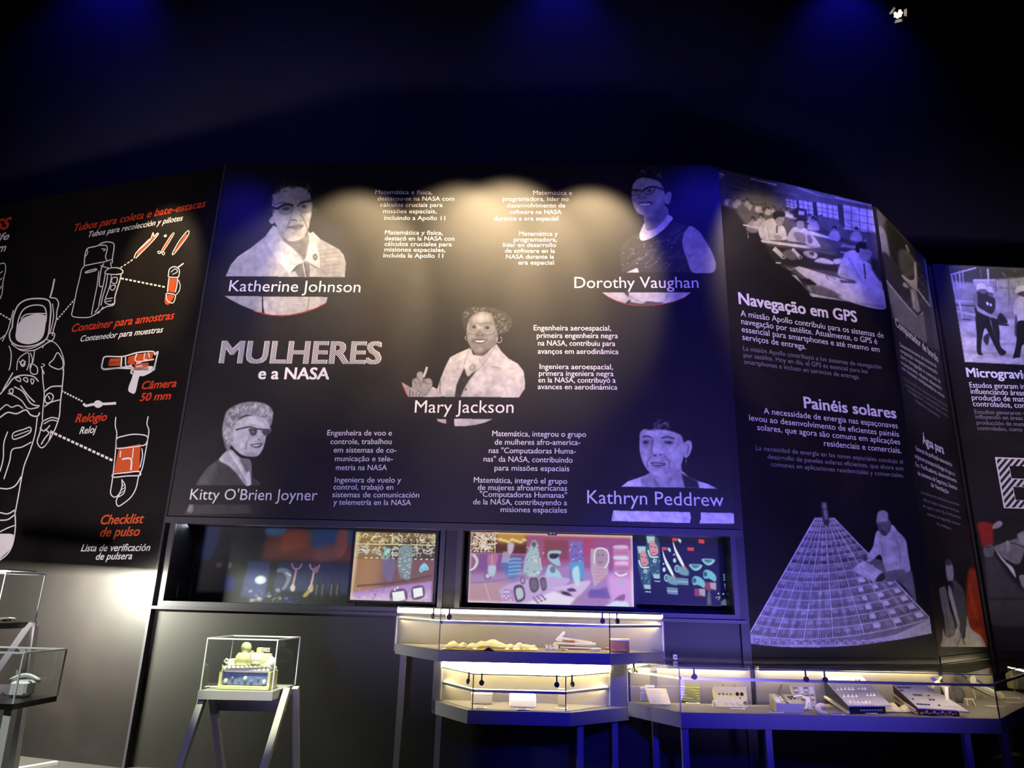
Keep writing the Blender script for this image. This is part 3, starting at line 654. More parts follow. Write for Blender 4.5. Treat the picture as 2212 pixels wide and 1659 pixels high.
draw('camera_grip_drawing', TC, [
    (12, [(800, 0), (800, 60), (900, 55), (1030, 45), (1020, 90), (1040, 110), (1005, 215), (1020, 240), (1050, 240), (1080, 120), (1120, 110), (1190, 70), (1215, 0)]),
    (9, [(1060, 20), (1100, 10)]), (9, [(1060, 45), (1110, 35)])],
    [(0, [(1045, 60), (1190, 40), (1140, 105), (1080, 115), (1050, 235), (1015, 235), (1010, 205), (1045, 110)]), (1, [(845, 5), (940, 0), (935, 35), (850, 38)])])
draw('watch_drawing', TC, [(20, [(650, 330), (670, 348), (720, 338), (780, 335), (850, 332), (905, 328)])], [(0, [(735, 320), (765, 305), (800, 325), (795, 350), (765, 365), (738, 352)])], label='small white wristwatch drawing')
draw('checklist_drawing', TC, [
    (8, [(903, 435), (898, 500), (910, 560), (905, 620), (900, 700), (890, 800), (880, 890), (870, 960), (862, 1030), (890, 1060), (925, 1040), (950, 980), (950, 920)]),
    (8, [(1155, 430), (1145, 490), (1160, 540), (1150, 620), (1135, 700), (1110, 830), (1080, 900), (1060, 990), (1020, 1060), (960, 1110), (920, 1130), (905, 1090), (930, 1040)]),
    (9, [(910, 605), (960, 585), (1050, 570), (1145, 585), (1140, 640), (1100, 660), (920, 680), (905, 660)], 1),
    (9, [(885, 880), (980, 870), (1080, 860), (1090, 890), (990, 895), (885, 905)], 1),
    (7, [(950, 925), (975, 970), (965, 1030), (920, 1060)]), (5, [(945, 985), (970, 960)]), (5, [(940, 1010), (972, 985)]), (5, [(935, 1035), (968, 1010)]),
    (13, [(950, 765), (1020, 762), (1020, 850)]), (9, [(940, 700), (935, 750)]), (8, [(1040, 680), (1030, 760)]), (8, [(1105, 680), (1110, 740), (1090, 830)])],
    [(1, [(925, 680), (1095, 645), (1085, 860), (888, 868)])])
mb = MB()
for st in [
    (9, [(490, 0), (495, 80), (485, 200), (470, 330), (460, 440), (415, 560), (360, 650), (320, 675), (290, 630), (310, 560), (330, 470)]),
    (8, [(330, 60), (335, 160), (345, 260), (335, 370), (330, 460)]), (10, [(345, 240), (400, 200), (480, 195)]), (9, [(345, 355), (400, 320), (475, 300)]),
    (9, [(330, 470), (400, 440), (455, 450)]), (8, [(340, 490), (400, 460), (450, 470)]), (9, [(350, 530), (380, 560), (350, 600), (320, 650)]), (8, [(400, 540), (380, 620), (350, 660)]),
    (9, [(310, 520), (345, 545), (390, 500)]), (9, [(380, 250), (415, 270), (400, 315), (360, 325), (350, 290)], 1), (8, [(375, 270), (390, 300)]),
    (9, [(320, 40), (345, 100)]), (8, [(240, 20), (290, 50), (285, 100), (240, 90)], 1), (9, [(150, 0), (175, 30), (200, 0)]),
    (10, [(0, 260), (60, 190), (110, 130), (180, 110), (260, 120), (300, 160)]), (10, [(110, 200), (180, 240), (240, 330), (310, 350)]), (10, [(160, 190), (220, 270), (270, 320)]),
    (9, [(60, 250), (110, 270), (170, 310), (220, 370), (300, 360)]), (11, [(0, 440), (60, 400), (130, 410), (200, 380), (240, 420), (290, 430), (310, 400)]),
    (9, [(70, 230), (100, 215), (95, 255)], 1), (8, [(120, 140), (150, 125), (160, 160)], 1), (8, [(180, 140), (210, 130), (215, 165)], 1), (8, [(240, 140), (265, 150), (250, 180)], 1),
    (9, [(0, 380), (50, 340), (90, 360), (140, 345), (180, 370)]), (10, [(100, 90), (60, 160), (20, 230)]), (9, [(290, 440), (275, 560), (240, 680), (190, 810), (170, 900), (150, 1010), (130, 1120), (115, 1200)]),
    (9, [(105, 560), (190, 530), (235, 515), (230, 560), (110, 610)], 1), (7, [(110, 585), (230, 540)]), (9, [(245, 630), (170, 670), (95, 690), (75, 780), (30, 920)]), (9, [(60, 550), (30, 640), (25, 760), (0, 860)]),
    (10, [(0, 990), (60, 995), (120, 970), (165, 900)]), (10, [(0, 1180), (60, 1190), (115, 1160)]), (10, [(0, 1240), (60, 1235), (110, 1200)]), (10, [(115, 1160), (120, 1290), (100, 1420), (60, 1500), (0, 1550)]), (9, [(0, 1330), (60, 1300), (115, 1280)])]:
    ribbon(mb, PL, TC, st[1], st[0], 0.0012, closed=len(st) > 2)
fillpoly(mb, PL, TC, [(-40, 1370), (50, 1345), (110, 1360), (95, 1430), (50, 1495), (-40, 1550)], 0.0006)
mb.build('spacesuit_drawing', M_txt, plf)['kind'] = 'stuff'
mb = MB()
for st in [(8, [(-10, 710), (40, 700), (50, 760), (30, 850), (20, 960), (0, 1020)]), (7, [(0, 790), (25, 770)]), (7, [(0, 850), (20, 830)]), (7, [(0, 930), (15, 900)]), (8, [(380, 1460), (400, 1430), (470, 1400), (540, 1470), (575, 1590), (560, 1659)]), (9, [(520, 1500), (480, 1560), (440, 1610), (530, 1650), (570, 1600)], 1), (9, [(80, 1440), (100, 1500), (95, 1600), (80, 1659)]), (9, [(0, 1380), (60, 1330)]), (8, [(150, 1659), (165, 1560), (250, 1500), (260, 1590), (240, 1659)]), (10, [(185, 1600), (205, 1565), (225, 1600), (205, 1625)], 1), (8, [(270, 1500), (290, 1560), (275, 1640)]), (8, [(310, 1480), (300, 1560), (290, 1600)]), (9, [(130, 1440), (190, 1480), (300, 1480), (380, 1440), (440, 1400)]), (7, [(380, 1630), (400, 1610), (375, 1600)])]:
    ribbon(mb, PL, TB, st[1], st[0], 0.0012, closed=len(st) > 2)
mb.build('suit_outline_drawing', M_txt, plf)['kind'] = 'stuff'
# ================================================================ PRINTED PORTRAITS (flat prints on the centre panel)
def box_of(tr, x0, y0, x1, y1): return (tr[0] + x0 / tr[2], tr[1] + y0 / tr[2], tr[0] + x1 / tr[2], tr[1] + y1 / tr[2])
def hair_tex(p, pts, n, wd, tones, ln=30, seed=1):
    """short curls inside a region given by centre blobs"""
    R = random.Random(seed)
    for k in range(n):
        x, y, r = pts[R.randrange(len(pts))]
        a = R.uniform(0, 6.28); rr = r * math.sqrt(R.random()); cx, cy = x + rr * math.cos(a), y + rr * math.sin(a); b = R.uniform(0, 6.28)
        q = [(cx + ln * 0.5 * math.cos(b + t), cy + ln * 0.5 * math.sin(b + t)) for t in (0, 0.8, 1.6, 2.3)]
        p.line(q, wd, R.choice(tones), 2, 0.6, clip=True)
# first portrait: short dark hair, browline glasses, pale zip jacket
p = Pic(TK, box_of(TK, 150, 180, 1400, 1520), 1.35)
P, L, E = p.poly, p.line, p.ell
P([(590, 560), (590, 420), (635, 300), (720, 225), (860, 190), (980, 215), (1070, 320), (1085, 470), (1060, 600), (1000, 660), (680, 640)], 30, 14)
P([(655, 640), (580, 745), (440, 855), (320, 935), (255, 1010), (205, 1122), (700, 1125), (1330, 1131), (1343, 1000), (1322, 920), (1275, 865), (1185, 815), (1100, 770), (1030, 700), (900, 760)], 196, 2, sm=False)
P([(1090, 770), (1190, 820), (1280, 870), (1322, 925), (1335, 1131), (1100, 1131), (1040, 1000)], 158, 16, 0.9, clip=True)
for k in range(16): L([(1060 + k * 8, 870 + k * 17), (1180 + k * 7, 850 + k * 18), (1290, 840 + k * 19)], 5, 130 if k % 2 else 205, 4, 0.5, clip=True)
for k in range(9): L([(330 + k * 12, 960 + k * 18), (480, 930 + k * 20), (640, 960 + k * 18)], 4, 222, 4, 0.4, clip=True)
P([(640, 560), (615, 600), (640, 628), (668, 612), (668, 560)], 175, 3)
P([(672, 340), (740, 290), (850, 275), (950, 290), (1000, 340), (1018, 420), (1018, 520), (1000, 610), (985, 685), (945, 745), (880, 782), (805, 780), (735, 735), (690, 655), (655, 560), (645, 450), (648, 360)], 188, 3)
P([(700, 360), (770, 310), (880, 300), (940, 325), (950, 380), (880, 400), (800, 400), (710, 410)], 206, 18, 0.8, clip=True)
P([(950, 440), (1005, 440), (1010, 560), (975, 560), (955, 520)], 222, 10, 0.8)
P([(690, 560), (760, 560), (800, 620), (780, 690), (720, 690)], 204, 16, 0.7)
hair_tex(p, [(700, 290, 50), (790, 255, 55), (880, 250, 55), (960, 290, 45), (640, 400, 30), (630, 500, 25), (1040, 400, 30), (1050, 500, 25)], 150, 7, (22, 40, 75, 110, 60), 36, 21)
L([(660, 452), (735, 426), (830, 446)], 9, 70, 3); L([(905, 425), (975, 402), (1035, 398)], 8, 80, 3)
P([(652, 470), (700, 462), (775, 448), (842, 462), (838, 500), (800, 538), (750, 535), (700, 500)], 120, 6, 0.6)
P([(886, 450), (940, 430), (1030, 425), (1010, 500), (970, 518), (915, 510)], 165, 6, 0.5)
E(772, 484, 34, 17, 60, 5); E(772, 484, 13, 12, 25, 2); E(766, 478, 4, 4, 210, 1); E(945, 462, 28, 14, 90, 5, 0.8); E(947, 463, 11, 10, 40, 2)
L([(650, 470), (695, 482), (745, 452), (805, 442), (845, 458)], 22, 28, 2); L([(880, 462), (925, 430), (990, 416), (1056, 410), (1050, 432)], 15, 45, 2)
L([(700, 490), (735, 526), (790, 538), (832, 512), (845, 462)], 5, 90, 2); L([(890, 470), (915, 512), (975, 518), (1018, 490), (1030, 430)], 5, 110, 2); L([(843, 460), (885, 462)], 4, 150, 1)
P([(845, 500), (822, 575), (835, 602), (880, 606), (900, 590), (925, 600), (930, 580), (905, 560), (892, 500)], 205, 6, 0.8)
L([(842, 500), (822, 570), (838, 600)], 9, 120, 5, 0.8); L([(835, 594), (858, 588), (880, 600)], 9, 55, 2); L([(905, 596), (925, 590)], 7, 90, 2)
L([(822, 580), (798, 635), (786, 668)], 12, 105, 5, 0.85); L([(912, 530), (945, 590), (972, 650), (978, 690)], 11, 95, 5, 0.85)
P([(792, 657), (850, 640), (900, 632), (945, 642), (905, 664), (845, 668)], 118, 2); P([(820, 668), (880, 666), (935, 655), (905, 690), (860, 692)], 150, 3); L([(792, 658), (850, 668), (905, 664), (945, 643)], 4, 50, 1)
P([(830, 700), (890, 712), (925, 700), (900, 730), (850, 730)], 160, 8, 0.7)
P([(735, 738), (800, 786), (880, 785), (948, 748), (988, 690), (1000, 735), (985, 830), (965, 930), (930, 975), (880, 930), (790, 830)], 130, 3)
for k in range(5): L([(800 + k * 18, 800 + k * 32), (870, 815 + k * 34), (960, 790 + k * 30)], 7, 95, 4, 0.6, clip=True)
P([(905, 985), (805, 1092), (860, 1072), (900, 1131), (1000, 1131), (1000, 1010), (950, 985)], 120, 3, sm=False)
for k in range(7): L([(815 + k * 14, 1085 - k * 14), (870 + k * 8, 1060 - k * 10)], 5, 70, 2, 0.7)
P([(668, 655), (622, 735), (582, 790), (690, 950), (800, 1090), (860, 1030), (940, 972), (860, 870), (740, 775)], 216, 2); L([(740, 775), (860, 872), (938, 972)], 6, 120, 3)
P([(985, 700), (1022, 760), (1068, 850), (1092, 950), (1087, 1048), (1005, 1002), (960, 975), (980, 900), (1000, 800)], 212, 2); L([(960, 978), (1010, 1008), (1085, 1050)], 8, 85, 3)
L([(935, 985), (948, 1060), (962, 1131)], 7, 235, 1); L([(945, 985), (958, 1060), (974, 1131)], 5, 60, 1)
E(1052, 940, 23, 33, 95, 3); E(1052, 940, 11, 18, 140, 2)
P([(190, 1305), (545, 1310), (1170, 1316), (1155, 1372), (1060, 1420), (930, 1462), (800, 1488), (650, 1490), (500, 1455), (350, 1393), (250, 1340)], 190, 2, sm=False)
for k in range(14): L([(600 + k * 12, 1330 + k * 9), (760, 1322 + k * 10), (960, 1320 + k * 9)], 5, 140 if k % 2 else 225, 3, 0.55, clip=True)
P([(548, 1309), (560, 1309), (562, 1400), (576, 1474), (548, 1470)], 40, 2, sm=False); L([(995, 1318), (985, 1400), (970, 1455)], 5, 95, 2)
L([(470, 1450), (560, 1474), (650, 1489), (800, 1490), (950, 1461), (1060, 1422), (1150, 1376)], 9, (205, 40, 25), 1)
P([(150, 1126), (1400, 1133), (1400, 1300), (150, 1300)], 24, 1, sm=False); p.A[:] = np.where(p.A < 0.02, 0, p.A)
p.build('portrait_print', PM, M_print, pm)['label'] = 'portrait print of a woman in browline glasses and pale jacket'

# second portrait: short hair, cat-eye glasses, sleeveless dark dress
p = Pic(TD, box_of(TD, 430, 60, 1620, 1500), 1.35)
P, L, E = p.poly, p.line, p.ell
P([(660, 1148), (640, 1000), (640, 900), (720, 810), (840, 740), (1000, 700), (1200, 640), (1350, 680), (1430, 740), (1500, 850), (1560, 950), (1600, 1070), (1560, 1148)], 52, 3, sm=False)
R = random.Random(3)
for k in range(70):
    x = R.uniform(650, 1280); y = R.uniform(760, 1140)
    if y > 1240 - x * 0.45: L([(x, y), (x + R.uniform(20, 70), y - R.uniform(20, 60)), (x + R.uniform(60, 130), y - R.uniform(40, 120))], R.uniform(4, 16), R.choice((35, 85, 110, 135, 60)), 5, 0.6, clip=True)
for k in range(26): E(R.uniform(650, 1300), R.uniform(760, 1140), 5, 5, 205, 2, 0.8, clip=True)
P([(700, 1148), (760, 1120), (815, 1098), (830, 1148)], 215, 2, sm=False)
P([(1350, 685), (1430, 735), (1500, 840), (1560, 945), (1598, 1070), (1560, 1148), (1370, 1148), (1310, 1020), (1265, 880), (1270, 780), (1310, 710)], 186, 3)
P([(895, 560), (880, 640), (905, 730), (990, 760), (1090, 680), (1130, 590), (1090, 480)], 150, 4)
P([(900, 600), (1000, 600), (1090, 520), (1100, 600), (1000, 660), (910, 660)], 110, 14, 0.8, clip=True)
P([(885, 655), (850, 720), (836, 780), (860, 828), (960, 800), (1060, 730), (1130, 660), (1168, 605), (1115, 572), (1060, 640), (985, 705), (910, 728)], 222, 2); L([(905, 728), (985, 708), (1060, 645), (1113, 575)], 4, 120, 2)
P([(1085, 390), (1105, 350), (1150, 345), (1152, 400), (1135, 455), (1105, 468), (1085, 440)], 175, 3); L([(1110, 370), (1130, 390), (1120, 440)], 7, 105, 3)
P([(775, 260), (820, 210), (920, 195), (1020, 225), (1075, 290), (1090, 380), (1088, 470), (1060, 520), (1000, 560), (935, 585), (870, 580), (810, 540), (775, 480), (755, 400), (758, 320)], 172, 3)
P([(790, 250), (900, 215), (1010, 250), (1030, 290), (900, 290), (790, 290)], 198, 14, 0.8, clip=True)
P([(970, 560), (1040, 500), (1080, 420), (1088, 480), (1050, 530), (980, 570)], 110, 12, 0.8, clip=True); E(830, 540, 40, 25, 200, 14, 0.6); E(1010, 400, 40, 40, 192, 16, 0.6)
P([(770, 255), (830, 200), (920, 205), (1020, 235), (1065, 285), (1085, 350), (1110, 345), (1110, 220), (1080, 130), (1000, 80), (900, 85), (830, 130), (780, 190)], 26, 5)
hair_tex(p, [(860, 150, 50), (940, 130, 60), (1020, 170, 50)], 50, 7, (14, 60, 90, 30), 40, 5)
L([(845, 150), (870, 128), (885, 150)], 9, 140, 3); L([(1010, 175), (1040, 185), (1050, 200)], 9, 140, 3)
E(792, 338, 34, 22, 150, 3); E(928, 330, 42, 27, 150, 3); E(797, 338, 15, 14, 60, 3); E(935, 328, 17, 15, 60, 3); E(792, 334, 4, 4, 230, 1); E(929, 323, 4, 4, 230, 1)
L([(745, 325), (790, 322), (850, 330)], 13, 20, 1); L([(745, 330), (752, 368), (790, 376), (840, 360), (852, 332)], 8, 25, 1)
L([(868, 330), (920, 300), (985, 292), (1030, 305), (1072, 325)], 15, 18, 1); L([(872, 335), (895, 365), (940, 366), (975, 345), (990, 300)], 9, 22, 1); L([(845, 330), (870, 330)], 9, 25, 1)
L([(838, 370), (822, 400), (850, 410)], 8, 90, 3); P([(845, 350), (835, 405), (870, 420), (912, 400), (890, 350)], 150, 6, 0.7); L([(835, 408), (850, 402)], 8, 50, 2); L([(880, 408), (908, 398)], 9, 50, 2)
P([(820, 455), (870, 440), (960, 442), (965, 470), (920, 488), (860, 488)], 90, 2); P([(832, 464), (880, 458), (950, 460), (930, 480), (860, 482)], 235, 1)
E(1155, 440, 12, 12, 60, 2)
P([(465, 1345), (1352, 1342), (1290, 1390), (1180, 1435), (1050, 1462), (880, 1476), (720, 1462), (600, 1425), (520, 1385)], 205, 2, sm=False)
P([(680, 1344), (725, 1344), (730, 1390), (745, 1420), (745, 1468), (690, 1462), (715, 1430), (740, 1405)], 50, 3); L([(740, 1380), (800, 1420), (860, 1440), (920, 1436)], 5, 110, 2); L([(1100, 1375), (1110, 1400), (1095, 1430)], 5, 120, 2)
P([(745, 1440), (860, 1455), (920, 1432), (1000, 1440), (1080, 1445), (1000, 1468), (870, 1476), (750, 1468)], 70, 3)
L([(520, 1386), (600, 1425), (720, 1463), (880, 1477), (1050, 1463), (1180, 1437), (1290, 1392)], 7, (205, 40, 25), 1)
P([(430, 1152), (1620, 1152), (1620, 1338), (430, 1338)], 24, 1, sm=False)
p.build('portrait_print', PM, M_print, pm)['label'] = 'portrait print of a smiling woman in cat-eye glasses and sleeveless dress'

# third portrait: curly hair, large glasses, white jacket, raised hand with chalk
p = Pic(TJ, box_of(TJ, 170, 50, 1270, 1120), 1.35)
P, L, E = p.poly, p.line, p.ell
P([(700, 220), (700, 160), (745, 110), (830, 85), (930, 85), (1020, 110), (1095, 150), (1130, 200), (1120, 270), (1080, 310), (1020, 330), (760, 330), (720, 280)], 52, 6)
hair_tex(p, [(760, 150, 60), (850, 110, 60), (950, 120, 70), (1040, 170, 80), (1090, 220, 50), (1040, 260, 60)], 150, 7, (20, 30, 95, 120, 160), 30, 8)
P([(188, 732), (395, 850), (400, 858), (245, 858), (222, 820)], 165, 1, sm=False)
for k in range(5): L([(262 + k * 26, 795 + k * 12), (258 + k * 26, 856)], 9, 70, 2, 0.8)
L([(190, 735), (215, 800), (245, 858)], 8, (205, 90, 75), 1)
P([(395, 855), (430, 800), (450, 770), (490, 790), (520, 700), (560, 600), (600, 520), (660, 488), (770, 440), (800, 500), (880, 505), (960, 440), (995, 402), (1040, 470), (1100, 530), (1180, 575), (1230, 640), (1243, 740), (1240, 790), (1190, 864), (640, 858)], 204, 2, sm=False)
P([(722, 612), (760, 680), (835, 620), (760, 720), (715, 800), (690, 862), (640, 860), (655, 760), (690, 680)], 38, 3, sm=False)
P([(780, 445), (725, 560), (728, 620), (755, 685), (800, 640), (860, 590), (980, 420), (880, 505), (800, 500)], 196, 3); E(792, 610, 28, 30, 150, 4); E(792, 608, 14, 15, 190, 3)
R = random.Random(4)
for k in range(60): E(R.uniform(520, 1230), R.uniform(520, 850), R.uniform(4, 20), R.uniform(4, 12), R.choice((170, 180, 225)), 5, 0.35, clip=True)
L([(520, 710), (515, 780), (520, 858)], 6, 70, 3); L([(770, 445), (725, 560), (720, 620)], 4, 120, 3); L([(995, 405), (900, 560), (760, 720), (700, 850)], 4, 120, 3); E(736, 795, 10, 12, 100, 2); L([(960, 600), (1040, 615)], 5, 110, 3)
P([(560, 820), (600, 790), (640, 830), (630, 858), (565, 858)], 165, 5, 0.7)
P([(330, 860), (390, 855), (430, 800), (480, 790), (515, 830), (515, 858)], 190, 2)
P([(275, 760), (280, 710), (315, 690), (318, 655), (345, 640), (372, 655), (378, 700), (430, 698), (452, 735), (445, 780), (415, 830), (390, 850), (330, 812), (280, 790)], 150, 3)
L([(372, 660), (375, 710), (370, 740)], 7, 75, 3); L([(320, 690), (345, 740), (355, 780)], 6, 85, 3); L([(290, 715), (315, 755)], 6, 85, 3); L([(380, 715), (400, 745), (440, 745)], 6, 85, 3)
L([(375, 690), (390, 650), (405, 602)], 20, 205, 1); L([(385, 692), (400, 655), (416, 608)], 4, 90, 1)
P([(755, 220), (790, 165), (870, 130), (950, 150), (975, 200), (990, 260), (1010, 330), (1000, 400), (940, 450), (880, 500), (820, 500), (790, 460), (755, 400), (742, 330), (745, 270)], 128, 3)
P([(800, 180), (870, 145), (935, 160), (950, 215), (860, 225), (790, 225)], 176, 12, 0.85, clip=True); E(785, 345, 28, 30, 165, 12, 0.7); E(930, 360, 38, 35, 160, 14, 0.7); E(855, 290, 18, 35, 165, 9, 0.6)
P([(790, 465), (860, 485), (940, 450), (900, 500), (830, 503)], 70, 8, 0.8, clip=True)
E(800, 268, 44, 36, 150, 4, 0.5); E(920, 275, 46, 38, 150, 4, 0.5); E(805, 262, 16, 12, 40, 3); E(920, 268, 17, 12, 40, 3)
L([(772, 240), (800, 232), (835, 240)], 7, 50, 3); L([(890, 240), (925, 232), (960, 245)], 7, 50, 3)
for (cx, cy, rx, ry) in ((798, 270, 48, 40), (922, 276, 50, 40)):
    t = np.linspace(0, 2 * math.pi, 18); L([(cx + rx * math.cos(a), cy + ry * math.sin(a)) for a in t], 5, 195, 1)
L([(846, 265), (872, 268)], 5, 190, 1); P([(838, 290), (822, 325), (850, 342), (888, 328), (872, 290)], 118, 5, 0.8); L([(828, 332), (845, 336)], 6, 40, 2); L([(868, 336), (886, 330)], 6, 40, 2)
P([(800, 375), (850, 366), (908, 372), (890, 398), (830, 400)], 60, 2); P([(812, 380), (850, 376), (900, 378), (880, 392), (835, 392)], 225, 1); L([(790, 360), (798, 395)], 5, 70, 3); L([(915, 355), (925, 390)], 5, 70, 3)
L([(1010, 350), (1000, 375), (1012, 396), (1035, 390), (1042, 360), (1030, 345)], 7, 190, 1); L([(740, 335), (730, 355), (745, 378)], 6, 190, 1)
P([(486, 1046), (568, 1050), (570, 1088), (500, 1072)], 190, 1, sm=False); P([(636, 1044), (968, 1047), (900, 1078), (820, 1098), (740, 1108), (638, 1108)], 200, 2, sm=False); L([(495, 1060), (530, 1080), (570, 1090)], 5, (205, 60, 45), 1)
P([(170, 864), (1270, 868), (1270, 1042), (170, 1040)], 20, 1, sm=False)
p.build('portrait_print', PM, M_print, pm)['label'] = 'portrait print of a curly haired woman holding chalk in white jacket'

# fourth portrait: pale wavy hair, dark glasses, pearls, dark jacket, seen in three-quarter
p = Pic(TO, box_of(TO, 80, 600, 860, 1560), 1.35)
P, L, E = p.poly, p.line, p.ell
P([(190, 1308), (230, 1240), (290, 1160), (370, 1100), (430, 1060), (640, 1160), (660, 1240), (720, 1280), (722, 1310)], 66, 3, sm=False)
P([(200, 1300), (290, 1170), (350, 1120), (380, 1180), (300, 1300)], 92, 14, 0.8, clip=True)
P([(440, 1030), (385, 1100), (450, 1140), (520, 1200), (600, 1306), (630, 1306), (650, 1200), (640, 1100), (560, 1080), (480, 1010)], 175, 3)
P([(560, 1080), (650, 1110), (640, 1220), (620, 1290), (590, 1240), (570, 1160)], 95, 10, 0.8, clip=True)
P([(410, 860), (425, 770), (450, 700), (530, 650), (620, 628), (720, 632), (790, 660), (825, 710), (820, 790), (800, 830), (740, 790), (640, 740), (560, 760), (520, 830), (500, 900), (490, 980), (450, 1020), (425, 960)], 148, 4)
hair_tex(p, [(470, 780, 45), (450, 880, 35), (530, 700, 50), (620, 670, 40), (700, 690, 50), (780, 720, 40), (460, 960, 30)], 150, 9, (95, 110, 190, 205, 215, 125), 38, 9)
P([(530, 790), (600, 748), (700, 745), (770, 780), (800, 830), (808, 870), (775, 900), (760, 960), (740, 1020), (700, 1070), (640, 1075), (570, 1060), (500, 1000), (475, 930), (500, 870)], 190, 3)
P([(540, 800), (640, 760), (720, 770), (730, 830), (640, 830), (550, 850)], 210, 12, 0.8, clip=True); E(570, 960, 40, 40, 212, 16, 0.7, clip=True); E(640, 1055, 50, 18, 140, 10, 0.7, clip=True)
E(490, 930, 20, 32, 165, 4); L([(478, 920), (492, 940), (488, 958)], 6, 110, 2)
L([(520, 858), (600, 838), (650, 832), (700, 850), (800, 855)], 10, 40, 2); P([(632, 845), (690, 850), (692, 890), (655, 905), (635, 880)], 75, 3); P([(735, 862), (800, 860), (800, 885), (765, 905), (742, 890)], 70, 3); E(660, 872, 14, 10, 120, 3); L([(640, 812), (690, 822)], 6, 120, 3)
P([(695, 870), (690, 920), (712, 938), (742, 925), (735, 880)], 175, 4, 0.8); L([(700, 935), (725, 940)], 7, 90, 2); L([(640, 915), (610, 960), (605, 1020)], 6, 130, 4)
P([(640, 975), (690, 970), (735, 965), (722, 995), (680, 1000), (655, 990)], 70, 2); P([(655, 980), (700, 976), (725, 975), (700, 990), (670, 990)], 220, 1); L([(740, 950), (748, 980)], 5, 120, 3)
for k in range(34):
    t = k / 33; x = 470 + 130 * t + 20 * math.sin(t * 2); y = 1040 + 260 * t; E(x + 8, y, 10, 9, 215, 2); E(x + 25, y - 8, 8, 7, 195, 2)
P([(610, 1240), (625, 1190), (645, 1260), (640, 1306), (615, 1270)], 215, 2)
P([(145, 1460), (720, 1460), (722, 1536), (95, 1545), (110, 1520), (130, 1500)], 66, 3, sm=False); P([(145, 1460), (180, 1460), (175, 1520), (150, 1530), (120, 1510)], 150, 5, 0.8, sm=False); P([(640, 1455), (735, 1455), (735, 1550), (660, 1550)], 24, 14, 0.8, clip=True)
P([(80, 1312), (860, 1312), (860, 1452), (80, 1452)], 22, 1, sm=False)
p.build('portrait_print', PM, M_print, pm, gain=1.2)['label'] = 'portrait print of a pale haired woman with pearls and dark glasses'

# fifth portrait: short dark fringe, earring, pale collar
p = Pic(TP, box_of(TP, 1180, 80, 2110, 960), 1.35)
P, L, E = p.poly, p.line, p.ell
P([(1385, 300), (1390, 200), (1440, 120), (1540, 90), (1660, 100), (1750, 160), (1790, 260), (1780, 330), (1740, 330), (1700, 260)], 26, 8)
P([(1248, 662), (1300, 620), (1395, 588), (1450, 570), (1700, 540), (1760, 590), (1830, 620), (1900, 640), (1972, 678), (1720, 668)], 196, 2, sm=False)
P([(1400, 662), (1395, 600), (1450, 560), (1700, 500), (1725, 668)], 150, 3, sm=False); P([(1725, 668), (1700, 560), (1820, 620), (1835, 672)], 44, 4, sm=False); L([(1500, 600), (1510, 640), (1540, 665)], 6, 95, 4); L([(1620, 600), (1600, 640), (1610, 665)], 6, 95, 4)
P([(1395, 250), (1440, 225), (1560, 220), (1680, 250), (1725, 320), (1720, 420), (1700, 500), (1650, 560), (1580, 595), (1510, 585), (1450, 545), (1410, 480), (1388, 400), (1385, 320)], 158, 3)
P([(1420, 245), (1560, 230), (1660, 255), (1680, 285), (1540, 285), (1420, 280)], 180, 10, 0.7, clip=True); E(1650, 400, 45, 60, 182, 16, 0.8, clip=True); E(1430, 410, 26, 45, 172, 12, 0.8, clip=True); E(1530, 560, 40, 20, 180, 10, 0.7, clip=True)
P([(1385, 250), (1420, 160), (1520, 120), (1640, 130), (1740, 200), (1760, 310), (1720, 330), (1700, 280), (1650, 255), (1600, 240), (1520, 232), (1460, 238), (1420, 228)], 24, 4)
hair_tex(p, [(1540, 205, 40), (1600, 215, 30), (1500, 215, 20)], 26, 6, (120, 150, 90), 34, 12)
L([(1412, 292), (1445, 283), (1480, 298)], 11, 70, 3); L([(1550, 298), (1600, 290), (1650, 305)], 11, 65, 3)
E(1432, 330, 26, 14, 90, 6); E(1605, 332, 34, 14, 90, 6); E(1435, 331, 9, 8, 35, 2); E(1608, 333, 11, 8, 35, 2); L([(1408, 322), (1455, 320)], 4, 50, 2); L([(1570, 325), (1640, 328)], 4, 50, 2)
P([(1490, 320), (1478, 390), (1490, 425), (1530, 430), (1560, 415), (1545, 380), (1530, 320)], 178, 6, 0.8); L([(1490, 300), (1476, 390), (1485, 420)], 8, 90, 4); L([(1490, 425), (1515, 430)], 8, 60, 2); L([(1535, 425), (1555, 418)], 8, 65, 2)
L([(1470, 440), (1445, 480), (1450, 520)], 8, 95, 4); L([(1575, 430), (1610, 480), (1608, 530)], 8, 100, 4)
P([(1468, 482), (1510, 480), (1585, 488), (1560, 505), (1500, 508)], 75, 2); L([(1485, 492), (1560, 494)], 6, 210, 1); P([(1490, 508), (1560, 506), (1530, 522)], 125, 3)
P([(1715, 380), (1730, 325), (1768, 318), (1782, 360), (1765, 420), (1735, 450), (1715, 430)], 162, 3); L([(1735, 345), (1755, 360), (1740, 420)], 7, 95, 3); E(1735, 470, 5, 8, 200, 1); L([(1735, 450), (1735, 500)], 3, 150, 1)
for k in range(14): E(R.uniform(1560, 1700), R.uniform(360, 470), 4, 3, 110, 2, 0.5)
P([(1192, 838), (1765, 850), (1772, 890), (1765, 934), (1175, 918)], 196, 2, sm=False); P([(1845, 852), (2092, 858), (2096, 940), (1832, 936), (1845, 900)], 190, 2, sm=False)
L([(1200, 850), (1190, 912)], 5, 130, 3); L([(1560, 880), (1760, 905)], 10, 172, 6, 0.8, clip=True); L([(1900, 900), (2080, 930)], 8, 170, 6, 0.8, clip=True)
P([(1180, 682), (2110, 692), (2110, 836), (1180, 826)], 24, 1, sm=False)
